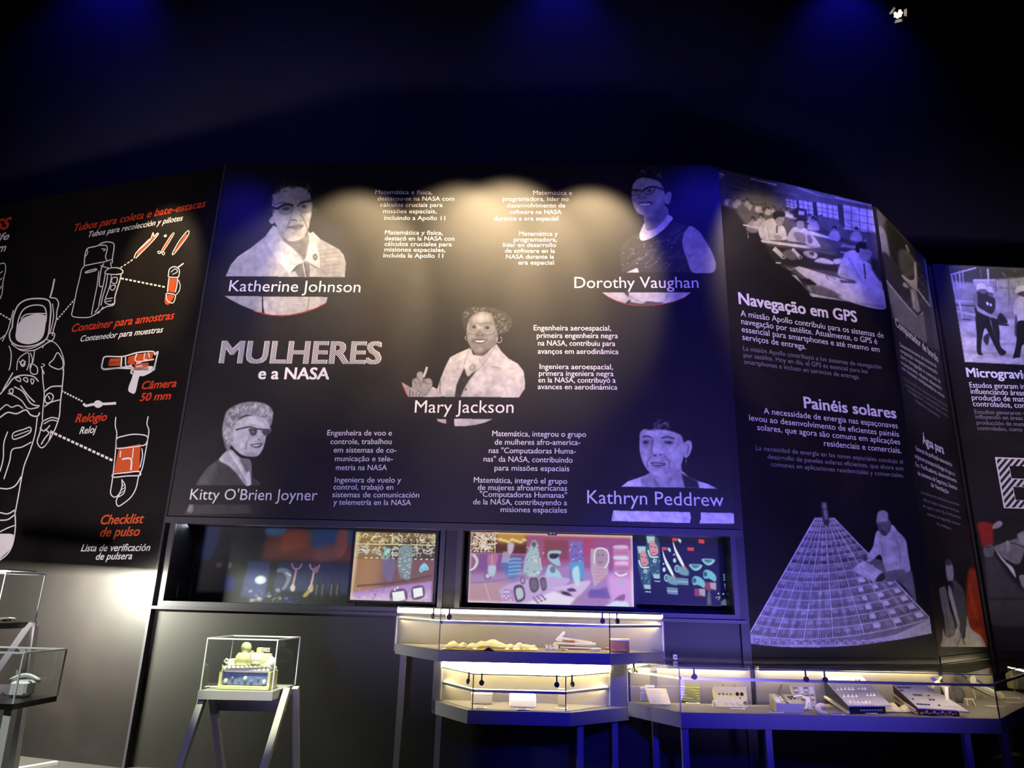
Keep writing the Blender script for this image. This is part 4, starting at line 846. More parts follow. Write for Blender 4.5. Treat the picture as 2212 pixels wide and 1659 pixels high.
p.build('portrait_print', PM, M_print, pm, gain=1.4)['label'] = 'portrait print of a woman with short dark fringe and small earring'

# ================================================================ PHOTO PRINTS ON THE RIGHT PANELS
TH3 = (1530, 360, 4.88)
p = Pic(TH3, box_of(TH3, 70, 30, 1880, 1520), 1.5)
P, L, E = p.poly, p.line, p.ell; F = dict(sm=False)
P([(85, 20), (1730, 375), (1870, 1500), (1530, 1440), (1090, 1370), (960, 1180), (700, 1000), (620, 860), (520, 690), (380, 610), (270, 450), (130, 420), (75, 300)], 88, 12, **F)
P([(85, 20), (1730, 370), (1740, 460), (1000, 330), (500, 300), (100, 230)], 78, 10, **F)
for (a, b, c, d, t) in ((80, 62, 165, 88, 200), (85, 92, 145, 112, 150), (90, 125, 125, 140, 140), (445, 125, 720, 195, 205), (220, 195, 420, 240, 110), (330, 178, 560, 225, 105), (690, 250, 980, 310, 110), (780, 165, 1160, 250, 100), (940, 220, 1160, 300, 130), (1150, 300, 1320, 330, 120), (1300, 290, 1600, 350, 170), (1330, 325, 1720, 410, 150)):
    L([(a, b), (c, d)], 16 if t > 140 else 12, t, 2, **F)
for (a, b, c, d) in ((815, 335, 930, 460), (950, 350, 1095, 520), (1140, 375, 1360, 560), (1420, 400, 1755, 700)):
    P([(a, b), (c, b + (c - a) * 0.19), (c + 18, d), (a + 12, d - 40)], 188, 3, **F)
    n = 4 if c - a > 180 else 3
    for k in range(1, n): x = a + (c - a) * k / n; L([(x, b), (x + 14, d)], 6, 50, 1, **F)
    for k in (1, 2, 3): y = b + (d - b) * k / 4; L([(a, y), (c, y + (c - a) * 0.19)], 5, 60, 1, **F)
P([(930, 350), (950, 352), (965, 500), (945, 480)], 40, 3, **F); P([(1100, 370), (1140, 380), (1160, 540), (1110, 520)], 45, 3, **F); P([(1360, 390), (1420, 405), (1440, 640), (1380, 600)], 60, 3, **F)
R = random.Random(11)
for k in range(26):
    x = 200 + k * 40 + R.uniform(-15, 15); y = 300 + (x - 200) * 0.22 + R.uniform(-10, 40)
    P([(x - 26, y + 80), (x - 20, y + 28), (x + 18, y + 28), (x + 30, y + 84)], R.choice((150, 90, 60, 170)), 4); E(x, y + 12, 15, 18, R.choice((22, 40)), 2); E(x - 3, y + 20, 9, 11, 125, 2)
for k in range(9): y = 480 + k * 34; L([(640 + k * 70, y - 20), (1000 + k * 70, y + 70)], 12, R.choice((170, 40, 200, 60)), 4, 0.8, **F)
P([(880, 470), (930, 430), (1040, 460), (1030, 530), (910, 540)], 30, 3, **F); P([(955, 460), (1020, 475), (1010, 515), (950, 505)], 180, 3, **F)
P([(1060, 680), (1090, 680), (1375, 770), (1370, 785), (1100, 720)], 215, 2, **F)
for (x, y) in ((1330, 690), (1560, 700), (1700, 760), (1110, 590), (560, 560), (470, 590)):
    P([(x - 60, y + 70), (x - 35, y - 10), (x + 30, y - 15), (x + 60, y + 80)], 165, 4); E(x, y - 40, 24, 28, 30, 3); E(x - 4, y - 25, 16, 18, 130, 3)
P([(1440, 560), (1470, 590), (1530, 625)], 30, 3, **F)
P([(530, 680), (560, 600), (620, 560), (690, 545), (750, 600), (800, 640), (825, 720), (820, 770), (640, 775), (560, 760)], 208, 3)
P([(690, 520), (720, 505), (800, 520), (790, 590), (755, 632), (720, 610), (700, 570)], 150, 3); P([(680, 520), (690, 480), (750, 465), (810, 490), (800, 530), (740, 530), (700, 560)], 28, 3); L([(722, 620), (722, 700)], 14, 70, 2); L([(620, 640), (640, 720), (645, 770)], 6, 120, 3); P([(690, 740), (740, 720), (780, 750), (740, 780)], 160, 3); L([(770, 570), (788, 578)], 5, 50, 2); L([(768, 605), (785, 608)], 4, 60, 2)
P([(830, 770), (850, 700), (900, 640), (960, 640), (1020, 650), (1080, 700), (1140, 770), (1180, 845), (1060, 830), (1000, 800), (880, 790)], 188, 3); P([(900, 700), (960, 690), (1020, 720), (1020, 800), (940, 780)], 120, 5)
P([(930, 580), (950, 560), (1000, 570), (1005, 640), (970, 668), (940, 640)], 150, 3); P([(920, 590), (930, 545), (980, 530), (1040, 545), (1030, 580), (960, 570)], 26, 3); L([(945, 600), (960, 602)], 5, 40, 1); L([(978, 602), (992, 603)], 5, 40, 1); L([(955, 640), (985, 640)], 4, 50, 1); P([(1040, 720), (1080, 730), (1100, 790), (1060, 810)], 110, 5)
P([(365, 605), (540, 640), (540, 655), (365, 622)], 200, 2, **F); P([(400, 640), (520, 670), (500, 700), (420, 690)], 120, 4); L([(415, 690), (422, 755)], 9, 170, 2)
P([(555, 768), (560, 798), (1395, 910), (1392, 882), (900, 815)], 222, 2, **F); P([(620, 870), (600, 830), (1000, 880), (1390, 940), (1360, 1110), (720, 1030)], 42, 6, **F)
for (x0, y0, x1, y1, w) in ((690, 860, 800, 960, 46), (880, 870, 975, 965, 40)):
    L([(x0, y0), (x1, y1)], w, 215, 2, **F); E(x1 - 5, y1 - 8, w * 0.5, w * 0.45, 190, 2); E(x1 - 4, y1 - 7, 10, 12, 40, 2)
P([(780, 920), (860, 870), (940, 960), (880, 985)], 110, 6); P([(1000, 900), (1080, 890), (1150, 920), (1130, 970), (1040, 950)], 190, 5); P([(1060, 905), (1110, 900), (1110, 940), (1080, 930)], 70, 4)
P([(1120, 990), (1200, 960), (1310, 1000), (1310, 1030), (1150, 1010)], 205, 5); P([(1320, 980), (1400, 970), (1430, 1000), (1340, 1030)], 190, 5); P([(710, 1005), (770, 1010), (765, 1025), (712, 1018)], 200, 2, **F); L([(835, 1070), (870, 1085), (912, 1068)], 8, 185, 2)
P([(1000, 850), (1500, 860), (1560, 930), (1550, 1000), (1400, 960), (1330, 920)], 64, 8, **F); L([(1400, 830), (1560, 850)], 26, 150, 5, **F); L([(1390, 900), (1480, 910)], 16, 190, 3, **F)
P([(1420, 960), (1440, 910), (1520, 880), (1570, 900), (1640, 980), (1720, 1040), (1780, 1120), (1830, 1230), (1830, 1310), (1790, 1310), (1600, 1250), (1540, 1200), (1380, 1150), (1375, 1090)], 202, 3)
P([(1400, 1010), (1430, 960), (1470, 1120), (1500, 1190), (1380, 1150)], 170, 12, 0.7, clip=True); L([(1640, 1020), (1655, 1150), (1650, 1180)], 16, 60, 2); L([(1480, 960), (1560, 1110), (1620, 1220)], 7, 120, 4)
for k in range(4): L([(1390, 1060 + k * 24), (1430, 1050 + k * 26), (1480, 1080 + k * 26)], 6, 130, 3)
P([(1580, 900), (1600, 850), (1680, 840), (1724, 880), (1720, 930), (1690, 985), (1640, 1000), (1600, 960)], 150, 3); P([(1560, 900), (1555, 830), (1600, 795), (1680, 800), (1722, 860), (1640, 870), (1600, 860), (1590, 900)], 26, 3); L([(1670, 915), (1705, 920)], 6, 50, 2)
P([(1720, 960), (1860, 1000), (1870, 1250), (1800, 1200), (1720, 1080)], 44, 8, **F); P([(1660, 820), (1690, 700), (1780, 720), (1790, 880), (1720, 900)], 84, 6)
P([(930, 1090), (940, 1060), (970, 1055), (1250, 1140), (1530, 1215), (1840, 1290), (1868, 1500), (1540, 1440), (1200, 1290)], 216, 2); L([(1270, 1195), (1240, 1145), (1350, 1190)], 7, 90, 3); P([(1380, 1190), (1540, 1210), (1560, 1232), (1400, 1225)], 90, 3, **F)
P([(870, 1135), (930, 1150), (1060, 1330), (1250, 1370), (1530, 1425), (1090, 1370), (980, 1230)], 205, 2, **F); P([(970, 1180), (1060, 1180), (1150, 1240), (1100, 1260), (1030, 1240)], 38, 3, **F); P([(1030, 1260), (1150, 1250), (1300, 1300), (1400, 1370), (1250, 1360), (1080, 1320)], 120, 6)
for k in range(7): L([(1050 + k * 45, 1260 + k * 10), (1090 + k * 45, 1330 + k * 9)], 8, R.choice((70, 180, 90)), 4)
P([(1865, 1496), (1700, 1475), (1540, 1440), (1530, 1425), (1700, 1440), (1868, 1460)], 180, 2, **F)
P([(150, 400), (400, 500), (560, 760), (640, 900), (760, 1060), (930, 1180), (1080, 1380), (900, 1400), (100, 1300), (70, 500)], 24, 26, 0.0, **F)
p.A[:, :] = p.A
p.build('photo_print', P3, M_print, p3, base=22)['label'] = 'photo print of a drawing office with men at long tables'

TF = (1580, 1060, 4.483)
p = Pic(TF, box_of(TF, 150, 90, 1960, 1540), 1.5)
P, L, E = p.poly, p.line, p.ell
P([(810, 262), (870, 255), (990, 262), (1300, 590), (1600, 870), (1925, 1235), (1940, 1380), (1700, 1430), (1300, 1490), (1000, 1512), (600, 1516), (320, 1500), (175, 1478), (170, 1390), (400, 985)], 128, 2, sm=False)
NR = 15
def fan(t, s):     # t 0..1 down, s 0..1 across
    k = t ** 1.25
    lx, ly = 815 + (172 - 815) * k, 265 + (1392 - 265) * k
    rx, ry = 992 + (1928 - 992) * k, 266 + (1238 - 266) * k
    mx, my = 905 + (985 - 905) * k, 270 + (1385 + 40 - 270) * k
    a = (1 - s) ** 2; b = 2 * s * (1 - s); c = s * s
    cx, cy = 2 * mx - 0.5 * (lx + rx), 2 * my - 0.5 * (ly + ry)
    return (a * lx + b * cx + c * rx, a * ly + b * cy + c * ry)
R = random.Random(2)
for r in range(NR):
    t0, t1 = r / NR, (r + 1) / NR; nc = 6 if r < 4 else (8 if r < 7 else (12 if r < 10 else 18))
    for k in range(nc):
        s0, s1 = k / nc, (k + 1) / nc; a, b, c, d = fan(t0, s0), fan(t0, s1), fan(t1, s1), fan(t1, s0)
        q = lambda u, v: (a[0] * (1 - u) * (1 - v) + b[0] * u * (1 - v) + c[0] * u * v + d[0] * (1 - u) * v, a[1] * (1 - u) * (1 - v) + b[1] * u * (1 - v) + c[1] * u * v + d[1] * (1 - u) * v)
        P([q(.12, .15), q(.88, .15), q(.88, .95), q(.12, .95)], R.choice((70, 95, 85, 110)), 2, 0.9, sm=False)
        P([q(.15, .12), q(.85, .12), q(.85, .5), q(.15, .5)], R.choice((165, 190, 150)), 2, 0.8, sm=False)
        if r > 6:
            L([q(.3, .95), q(.3, .55), q(.7, .5), q(.7, .95)], 6, 215, 1, 0.9, sm=False); L([q(.5, .95), q(.5, .65)], 5, 200, 1, 0.8, sm=False)
        if s0 > 0.62 and r > 8 and k % 2: P([q(.1, .1), q(.7, .1), q(.7, .6), q(.1, .6)], 235, 1, sm=False)
for r in range(NR + 1): L([fan(r / NR, s) for s in np.linspace(0, 1, 14)], 7 if r < 8 else 11, 205, 1)
for k in range(13): s = k / 12; L([fan(0, s), fan(1, s)], 5 if k % 2 else 8, 225, 1, sm=False)
L([(810, 262), (170, 1392), (176, 1478)], 9, 235, 1, sm=False); L([(990, 262), (1926, 1238), (1938, 1382)], 9, 230, 1, sm=False)
P([(172, 1392), (400, 1440), (700, 1465), (985, 1470), (1300, 1450), (1600, 1390), (1928, 1240), (1938, 1382), (1600, 1445), (1200, 1500), (850, 1518), (500, 1515), (178, 1480)], 195, 2, sm=False)
for k in range(20): x = 215 + k * 86; P([(x, 1430 + 30 * math.sin(k / 6)), (x + 58, 1432 + 30 * math.sin(k / 6)), (x + 60, 1490), (x - 6, 1488)], 120, 2, 0.8, sm=False, clip=True); L([(x + 12, 1482), (x + 18, 1452), (x + 48, 1452), (x + 50, 1484)], 6, 225, 1, clip=True)
P([(862, 110), (928, 110), (950, 320), (935, 340), (900, 330), (880, 270)], 70, 2, sm=False); P([(880, 118), (915, 118), (935, 280), (905, 280)], 150, 4, sm=False); L([(875, 180), (935, 180)], 6, 40, 1)
P([(1360, 650), (1480, 860), (1540, 880), (1600, 870), (1700, 960), (1790, 1090), (1770, 900), (1740, 760), (1700, 780)], 118, 3)
P([(1400, 400), (1450, 380), (1540, 340), (1620, 400), (1690, 480), (1710, 600), (1735, 760), (1700, 790), (1600, 840), (1520, 860), (1500, 790), (1470, 700), (1440, 620), (1380, 660), (1330, 690), (1300, 650), (1330, 600), (1370, 540)], 208, 3)
L([(1440, 430), (1450, 540), (1470, 640)], 6, 150, 4); L([(1600, 470), (1630, 600), (1640, 740)], 8, 150, 5); L([(1360, 560), (1420, 640)], 6, 150, 4); P([(1540, 345), (1560, 330), (1600, 380), (1560, 390)], 220, 2)
P([(1410, 290), (1500, 260), (1545, 310), (1540, 380), (1500, 435), (1450, 420), (1415, 350)], 112, 3); P([(1405, 260), (1420, 205), (1470, 188), (1515, 215), (1512, 290), (1460, 300), (1408, 310)], 172, 4); L([(1425, 340), (1450, 345)], 7, 50, 2); P([(1440, 370), (1500, 400), (1490, 435), (1450, 415)], 70, 5)
P([(1500, 790), (1640, 760), (1690, 790), (1620, 850), (1520, 860)], 130, 3); P([(1180, 752), (1275, 672), (1460, 785), (1440, 840), (1382, 888), (1190, 780)], 214, 1, sm=False); L([(1240, 730), (1400, 820)], 4, 150, 2); P([(1395, 870), (1450, 800), (1490, 830), (1460, 880)], 60, 4); E(1295, 655, 26, 26, 90, 4)
p.build('photo_print', P3, M_print, p3, base=22)['label'] = 'photo print of a man beside a large fan shaped solar grid'

T4 = (1870, 420, 4.608)
p = Pic(T4, box_of(T4, 90, 100, 760, 1560), 1.5)
P, L, E = p.poly, p.line, p.ell
P([(100, 120), (340, 360), (600, 620), (750, 1580), (480, 1400), (270, 1230), (200, 860)], 62, 3, sm=False)
P([(110, 150), (190, 230), (180, 300), (130, 320)], 95, 5); P([(125, 330), (170, 330), (210, 430), (240, 640), (200, 620), (150, 560)], 150, 4); P([(210, 250), (330, 380), (520, 680), (300, 700), (230, 480)], 34, 8)
P([(170, 570), (290, 680), (390, 800), (400, 1000), (300, 950), (200, 850)], 50, 6); P([(330, 560), (420, 560), (500, 680), (490, 780), (400, 820), (340, 720)], 88, 8); L([(400, 500), (430, 570)], 16, 170, 3); L([(390, 560), (520, 700)], 12, 110, 4)
P([(480, 690), (500, 690), (512, 860), (505, 950), (440, 900), (370, 830), (360, 795), (440, 850), (485, 830)], 205, 3); P([(370, 880), (400, 880), (430, 930), (380, 920)], 190, 4); E(410, 1000, 40, 48, 44, 4)
P([(510, 700), (600, 800), (640, 1120), (530, 1000)], 40, 3, sm=False)
for k in range(22): x = random.uniform(510, 600); E(x, random.uniform(800, 1040), 4, 7, 160, 2, 0.7)
L([(512, 940), (640, 1115)], 11, 225, 1, sm=False); L([(430, 900), (520, 960)], 8, 220, 1); P([(440, 930), (500, 950), (545, 1160), (515, 1175), (470, 1130)], 175, 4, sm=False); P([(455, 960), (480, 970), (490, 1130), (475, 1120)], 220, 4, sm=False)
P([(205, 850), (520, 1230), (575, 1170), (620, 1450), (600, 1480), (480, 1400), (270, 1230)], 130, 3, sm=False); L([(200, 850), (360, 1050), (515, 1222), (572, 1170)], 11, 205, 1, sm=False); L([(525, 1225), (560, 1440)], 6, 90, 3); P([(575, 1170), (640, 1240), (670, 1540), (620, 1500)], 74, 3, sm=False)
P([(585, 635), (605, 660), (740, 1560), (680, 1520), (640, 1120)], 92, 3, sm=False); L([(590, 640), (650, 1120)], 6, 160, 2)
p.build('photo_print', P4, M_print, p4, base=22)['label'] = 'narrow photo print of a hand on laboratory machine'
T4b = (1960, 1100, 5.027)
p = Pic(T4b, box_of(T4b, 240, 100, 990, 1500), 1.5)
P, L, E = p.poly, p.line, p.ell
P([(640, 150), (760, 180), (800, 500), (880, 900), (960, 1470), (820, 1480), (680, 1300), (640, 900), (690, 500)], (92, 30, 20), 30, 0.9); P([(650, 700), (720, 640), (820, 800), (880, 1100), (930, 1440), (820, 1480), (730, 1350), (640, 1150)], (190, 62, 24), 14, 0.95); L([(680, 800), (700, 1000), (760, 1200)], 26, (225, 95, 35), 10, 0.8)
P([(480, 760), (560, 800), (620, 900), (650, 1150), (640, 1300), (590, 1400), (520, 1300), (490, 1000)], 92, 8)
P([(415, 620), (440, 550), (470, 560), (500, 640), (505, 740), (475, 790), (440, 780), (420, 700)], 178, 4); P([(405, 590), (420, 535), (460, 545), (480, 600), (440, 610)], 70, 4); P([(440, 790), (480, 780), (500, 860), (470, 880)], 40, 3); P([(445, 830), (475, 860), (500, 960), (540, 1120), (570, 1240), (545, 1250), (480, 1050), (445, 930)], 200, 3)
P([(345, 880), (360, 850), (405, 838), (430, 900), (470, 1100), (540, 1290), (480, 1390), (420, 1390), (400, 1200), (370, 1050)], 140, 4); L([(440, 930), (500, 1150), (525, 1290)], 16, 40, 3); L([(370, 900), (420, 1100), (460, 1380)], 8, 95, 4)
P([(385, 1285), (400, 1330), (430, 1395), (500, 1370), (540, 1290), (560, 1260), (590, 1360), (620, 1400), (640, 1260), (652, 1160), (690, 1290), (800, 1380), (850, 1480), (860, 1520), (400, 1520), (380, 1400)], 202, 3)
L([(565, 1290), (600, 1400), (625, 1470)], 14, 90, 3); L([(580, 1380), (545, 1480), (540, 1520)], 12, 120, 5); L([(660, 1250), (670, 1360), (680, 1460)], 8, 170, 6)
P([(260, 1250), (380, 1260), (380, 1500), (330, 1520)], (140, 90, 45), 20, 0.6)
p.build('photo_print', P4, M_print, p4, base=22)['label'] = 'print of a figure by an orange rocket plume'

p = Pic(T4, box_of(T4, 810, 690, 1640, 1700), 1.5)
P, L, E = p.poly, p.line, p.ell
P([(825, 712), (1640, 740), (1640, 1700), (986, 1668), (880, 1000)], 150, 1, sm=False)
P([(825, 712), (1640, 740), (1640, 900), (1080, 880), (850, 860)], 60, 8, clip=True, sm=False)
P([(1070, 845), (1250, 850), (1640, 820), (1640, 1160), (1300, 1180), (1200, 1000), (1080, 900)], 170, 8, clip=True, sm=False)
for (a, b, c, d, w, t) in ((840, 800, 1100, 730, 14, 190), (855, 800, 885, 980, 16, 170), (890, 780, 910, 900, 14, 180), (930, 760, 945, 930, 16, 175), (965, 750, 975, 930, 12, 170), (1215, 740, 1225, 900, 16, 210), (1140, 740, 1150, 830, 8, 120), (1070, 855, 1290, 850, 16, 200), (1290, 830, 1300, 960, 8, 90), (1270, 860, 1280, 930, 7, 80), (1420, 830, 1430, 1100, 10, 120), (1500, 860, 1510, 980, 10, 190), (1330, 930, 1560, 940, 8, 120), (890, 1060, 1100, 1070, 20, 185), (890, 1100, 1100, 1110, 12, 60), (930, 1060, 965, 1240, 16, 200), (900, 1160, 1120, 1210, 18, 205), (960, 1240, 1050, 1250, 10, 60)):
    L([(a, b), (c, d)], w, t, 2, sm=False, clip=True)
R = random.Random(6)
for k in range(40): x, y = R.uniform(1330, 1640), R.uniform(760, 1160); L([(x, y), (x + R.uniform(-40, 40), y + R.uniform(-60, 60))], R.uniform(3, 8), R.choice((110, 215, 90, 220)), 2, 0.7, sm=False, clip=True)
P([(930, 1270), (1640, 1230), (1640, 1700), (986, 1668)], 212, 6, clip=True, sm=False)
for (a, b, c, d) in ((940, 1400, 1400, 1440), (960, 1560, 1330, 1590), (1000, 1380, 1100, 1400), (1250, 1500, 1640, 1480), (1100, 1620, 1640, 1600)): L([(a, b), (c, d)], 26, 160, 8, 0.7, clip=True)
P([(1300, 1260), (1340, 1180), (1400, 1240), (1410, 1280), (1330, 1300)], 50, 3); P([(1310, 1280), (1420, 1290), (1410, 1310), (1320, 1300)], 60, 2)
# two men walking, then a third
P([(1085, 990), (1130, 960), (1200, 960), (1250, 1010), (1290, 1050), (1285, 1150), (1230, 1200), (1100, 1190), (1080, 1080)], 50, 2); P([(1080, 985), (1110, 980), (1110, 1120), (1085, 1100)], 140, 4)
P([(1105, 945), (1110, 900), (1150, 885), (1195, 905), (1205, 940), (1160, 950)], 232, 1); P([(1130, 945), (1200, 945), (1195, 985), (1140, 980)], 110, 2); P([(1200, 950), (1215, 915), (1255, 925), (1275, 980), (1240, 980)], 225, 1); P([(1215, 975), (1270, 985), (1260, 1020), (1225, 1010)], 105, 2)
P([(1100, 1180), (1220, 1200), (1250, 1300), (1330, 1540), (1345, 1610), (1310, 1560), (1240, 1420), (1190, 1330), (1160, 1430), (1150, 1560), (1170, 1595), (1110, 1580), (1105, 1400)], 34, 2); P([(1240, 1200), (1290, 1230), (1330, 1330), (1340, 1500), (1400, 1570), (1350, 1600), (1300, 1450), (1260, 1320)], 40, 2); P([(1190, 1400), (1230, 1390), (1215, 1500), (1170, 1450)], 60, 3)
P([(1110, 1100), (1130, 1130), (1240, 1190), (1300, 1215), (1300, 1235), (1210, 1210), (1115, 1160)], 190, 2); P([(1200, 1070), (1225, 1080), (1220, 1105), (1205, 1095)], 220, 1); P([(1235, 1085), (1258, 1095), (1250, 1115), (1238, 1108)], 220, 1)
P([(1470, 1130), (1500, 1040), (1640, 990), (1640, 1290), (1510, 1270)], 222, 2); P([(1490, 985), (1500, 930), (1560, 905), (1640, 940), (1640, 970), (1560, 960)], 235, 1); P([(1515, 980), (1640, 960), (1640, 1030), (1540, 1010)], 80, 2); P([(1490, 1190), (1515, 1260), (1515, 1400), (1480, 1390)], 100, 3)
P([(1510, 1270), (1640, 1290), (1640, 1480), (1560, 1500), (1530, 1630), (1460, 1660), (1500, 1480)], 32, 2); P([(1455, 1640), (1530, 1625), (1560, 1670), (1450, 1668)], 225, 2)
p.build('photo_print', P5, M_print, p5, base=22)['label'] = 'photo print of men in white hard hats walking'
p = Pic(T4b, box_of(T4b, 720, 90, 1500, 1480), 1.5)
P, L, E = p.poly, p.line, p.ell
P([(750, 150), (860, 130), (960, 180), (950, 380), (820, 420), (780, 300)], (170, 42, 25), 14, 0.95); P([(1200, 230), (1500, 150), (1500, 420), (1240, 260)], (120, 35, 25), 10)
P([(830, 520), (920, 460), (1000, 560), (1150, 760), (1300, 900), (1500, 950), (1500, 1250), (900, 1250), (860, 900)], 76, 16, 0.9); P([(820, 430), (900, 380), (950, 420), (930, 500), (850, 520)], 110, 6); L([(850, 415), (900, 405)], 8, 40, 3)
P([(940, 200), (1000, 110), (1150, 110), (1260, 200), (1240, 330), (1080, 380), (960, 390), (930, 300)], 30, 6); P([(925, 210), (950, 150), (1000, 125), (1035, 150), (1000, 200)], 178, 4)
P([(1080, 350), (1200, 320), (1280, 380), (1240, 560), (1190, 600), (1110, 570), (1000, 500), (940, 410), (1000, 380)], 128, 4); P([(1070, 350), (1100, 350), (1115, 430), (1085, 470)], 160, 3); L([(1120, 360), (1200, 385), (1280, 420)], 9, 24, 2); P([(1195, 270), (1280, 240), (1360, 330), (1300, 400), (1210, 330)], 150, 4)
P([(935, 400), (980, 470), (1070, 570), (1150, 640), (1180, 750), (1100, 640), (1000, 520)], 220, 1); P([(1215, 720), (1300, 730), (1300, 880), (1240, 830)], 160, 4); P([(900, 960), (1500, 955), (1500, 985), (900, 985)], 44, 6)
p.build('photo_print', P5, M_print, p5, base=22)['label'] = 'print of a man in glasses on red and grey ground'

# ================================================================ SCREENS AND PAINTED REFLECTIONS BEHIND THE WINDOWS
TS1 = (340, 1100, 3.456); TS2 = (970, 1110, 3.403)
M_screen = vcol('screen_picture', 0.4, 0.9)
M_glowrefl = vcol('glowing_reflection', 0.5, 0.95)
M_reflprint = vcol('reflection_print', 0.6)
def scribble(p, x0, y0, x1, y1, n, tones, wd, seed):
    R = random.Random(seed)
    for k in range(n):
        x, y = R.uniform(x0, x1), R.uniform(y0, y1); r = R.uniform(8, 26); a = R.uniform(0, 6.28); m = R.random()
        if m < 0.3: p.line([(x + r * math.cos(t) * 0.7, y + r * math.sin(t) * 0.7) for t in np.linspace(a, a + 5.5, 8)], wd, R.choice(tones), 1, 0.9)
        elif m < 0.7: p.line([(x, y), (x + r * math.cos(a), y + r * math.sin(a)), (x + 2 * r * math.cos(a + .5), y + 2 * r * math.sin(a + .5))], wd * 1.3, R.choice(tones), 1, 0.9)
        else: p.line([(x, y), (x + r * 1.3, y + R.uniform(-3, 3))], wd * 1.6, R.choice(tones), 1, 0.9)
b = box_of(TS1, 1430, 176, 2092, 684)
p = Pic(TS1, b, 1.1, bg=(128, 84, 84)); P, L, E = p.poly, p.line, p.ell; F = dict(sm=False)
P([(1430, 170), (2100, 170), (2095, 370), (1430, 385)], (80, 62, 40), 4, **F); P([(1420, 170), (1700, 170), (1640, 700), (1420, 700)], (215, 165, 95), 40, 0.55, **F)
P([(1430, 170), (2100, 170), (2100, 225), (1430, 225)], (165, 130, 70), 14, 0.7, **F)
scribble(p, 1450, 190, 2085, 258, 90, ((250, 245, 215), (235, 225, 170), (205, 190, 130)), 5, 1); scribble(p, 1450, 280, 2080, 345, 90, ((240, 240, 235), (200, 200, 190), (225, 225, 215)), 5, 2)
for k in range(13): L([(1520 + k * 45, 371), (1542 + k * 45, 370)], 7, 245, 1, sm=False)
L([(1440, 268), (2095, 264)], 6, (255, 250, 190), 1, **F); L([(1733, 180), (1738, 262)], 6, (255, 250, 190), 1, **F)
L([(1750 + 28 * math.cos(t) + 20, 320 + 30 * math.sin(t)) for t in np.linspace(0, 6.2, 14)], 6, (240, 240, 240), 1)
for k in range(34): x, y = random.uniform(1670, 1720), random.uniform(290, 380); E(x, y, 7, 9, random.choice(((150, 215, 205), (190, 235, 225), (120, 170, 165))), 2, 0.8)
P([(1668, 380), (1770, 385), (1765, 500), (1740, 550), (1690, 500)], (120, 110, 160), 6, 0.8); P([(1800, 290), (1905, 285), (1900, 500), (1880, 530), (1805, 470)], (140, 160, 165), 5, 0.85)
for k in range(40): x, y = random.uniform(1805, 1900), random.uniform(300, 520); L([(x, y), (x + random.uniform(-25, 25), y + random.uniform(-12, 12))], 8, random.choice(((195, 225, 225), (105, 120, 130), (225, 240, 240))), 2, 0.8)
P([(1970, 455), (1980, 420), (2010, 398), (2040, 425), (2045, 448), (2010, 455), (1990, 470)], (150, 215, 235), 2); L([(1985, 440), (2000, 460)], 7, (60, 150, 190), 2); L([(2015, 430), (2030, 445)], 7, (60, 150, 190), 2)
L([(1620, 390), (1600, 480), (1640, 560)], 6, (175, 120, 105), 4); L([(1480, 580), (1800, 545), (2075, 490)], 9, (88, 52, 50), 4)
P([(1420, 630), (1600, 600), (1800, 570), (2080, 530), (2080, 700), (1420, 700)], (186, 142, 205), 6, **F); P([(1420, 655), (2080, 600), (2080, 700), (1420, 700)], (236, 208, 240), 18, 0.7, **F)
for k in range(60): x, y = random.uniform(1450, 2060), random.uniform(600, 680); E(x, y, 6, 5, random.choice(((120, 80, 160), (160, 110, 190), (240, 225, 250))), 2, 0.7)
for q in ([(1765, 620), (1858, 606), (1874, 668), (1780, 692)], [(1930, 590), (2002, 577), (2014, 636), (1942, 656)]):
    cx, cy = np.mean(q, 0); P([(cx + (x - cx) * 1.22, cy + (y - cy) * 1.3) for x, y in q], (110, 82, 110), 3); P(q, (255, 255, 255), 1, **F)
E(1805, 585, 8, 8, 250, 2); E(1785, 600, 8, 8, 250, 2)
for e in ([(1430, 176), (1465, 176), (1445, 690), (1425, 690)], [(1420, 670), (2080, 672), (2080, 690), (1420, 690)]): P(e, (255, 235, 190), 10, 0.8, **F)
def screen(nm, tr, x0, y0, x1, y1, p, label, off, th=0.05, bez=0.03, m=None, group=None, cat='screen'):
    a = PM.lift(tr[0] + x0 / tr[2], tr[1] + y1 / tr[2], off); b2 = PM.lift(tr[0] + x1 / tr[2], tr[1] + y0 / tr[2], off)
    u0 = float((a - PM.a) @ PM.u); u1 = float((b2 - PM.a) @ PM.u); z0, z1 = float(a[2]), float(b2[2])
    t = thing(nm, PM.at((u0 + u1) / 2, z0, off), label, cat, group)
    fr = MB(); fr.slab(PM, u0 - bez, u1 + bez, z0 - bez, z1 + bez, off - th, off - 0.012)
    for (c, d, e, f) in ((u0 - bez, u1 + bez, z0 - bez, z0), (u0 - bez, u1 + bez, z1, z1 + bez), (u0 - bez, u0, z0, z1), (u1, u1 + bez, z0, z1)): fr.slab(PM, c, d, e, f, off - 0.012, off + 0.004)
    fr.build('bezel', M_black, t)
    p.build('display', PM, m or M_screen, t, off=off - 0.004, corners=(u0, u1, z0, z1))
    return t, (u0, u1, z0, z1)
screen('monitor', TS1, 1436, 182, 2082, 676, p, 'smaller glowing screen with console picture in the left window', -0.24)
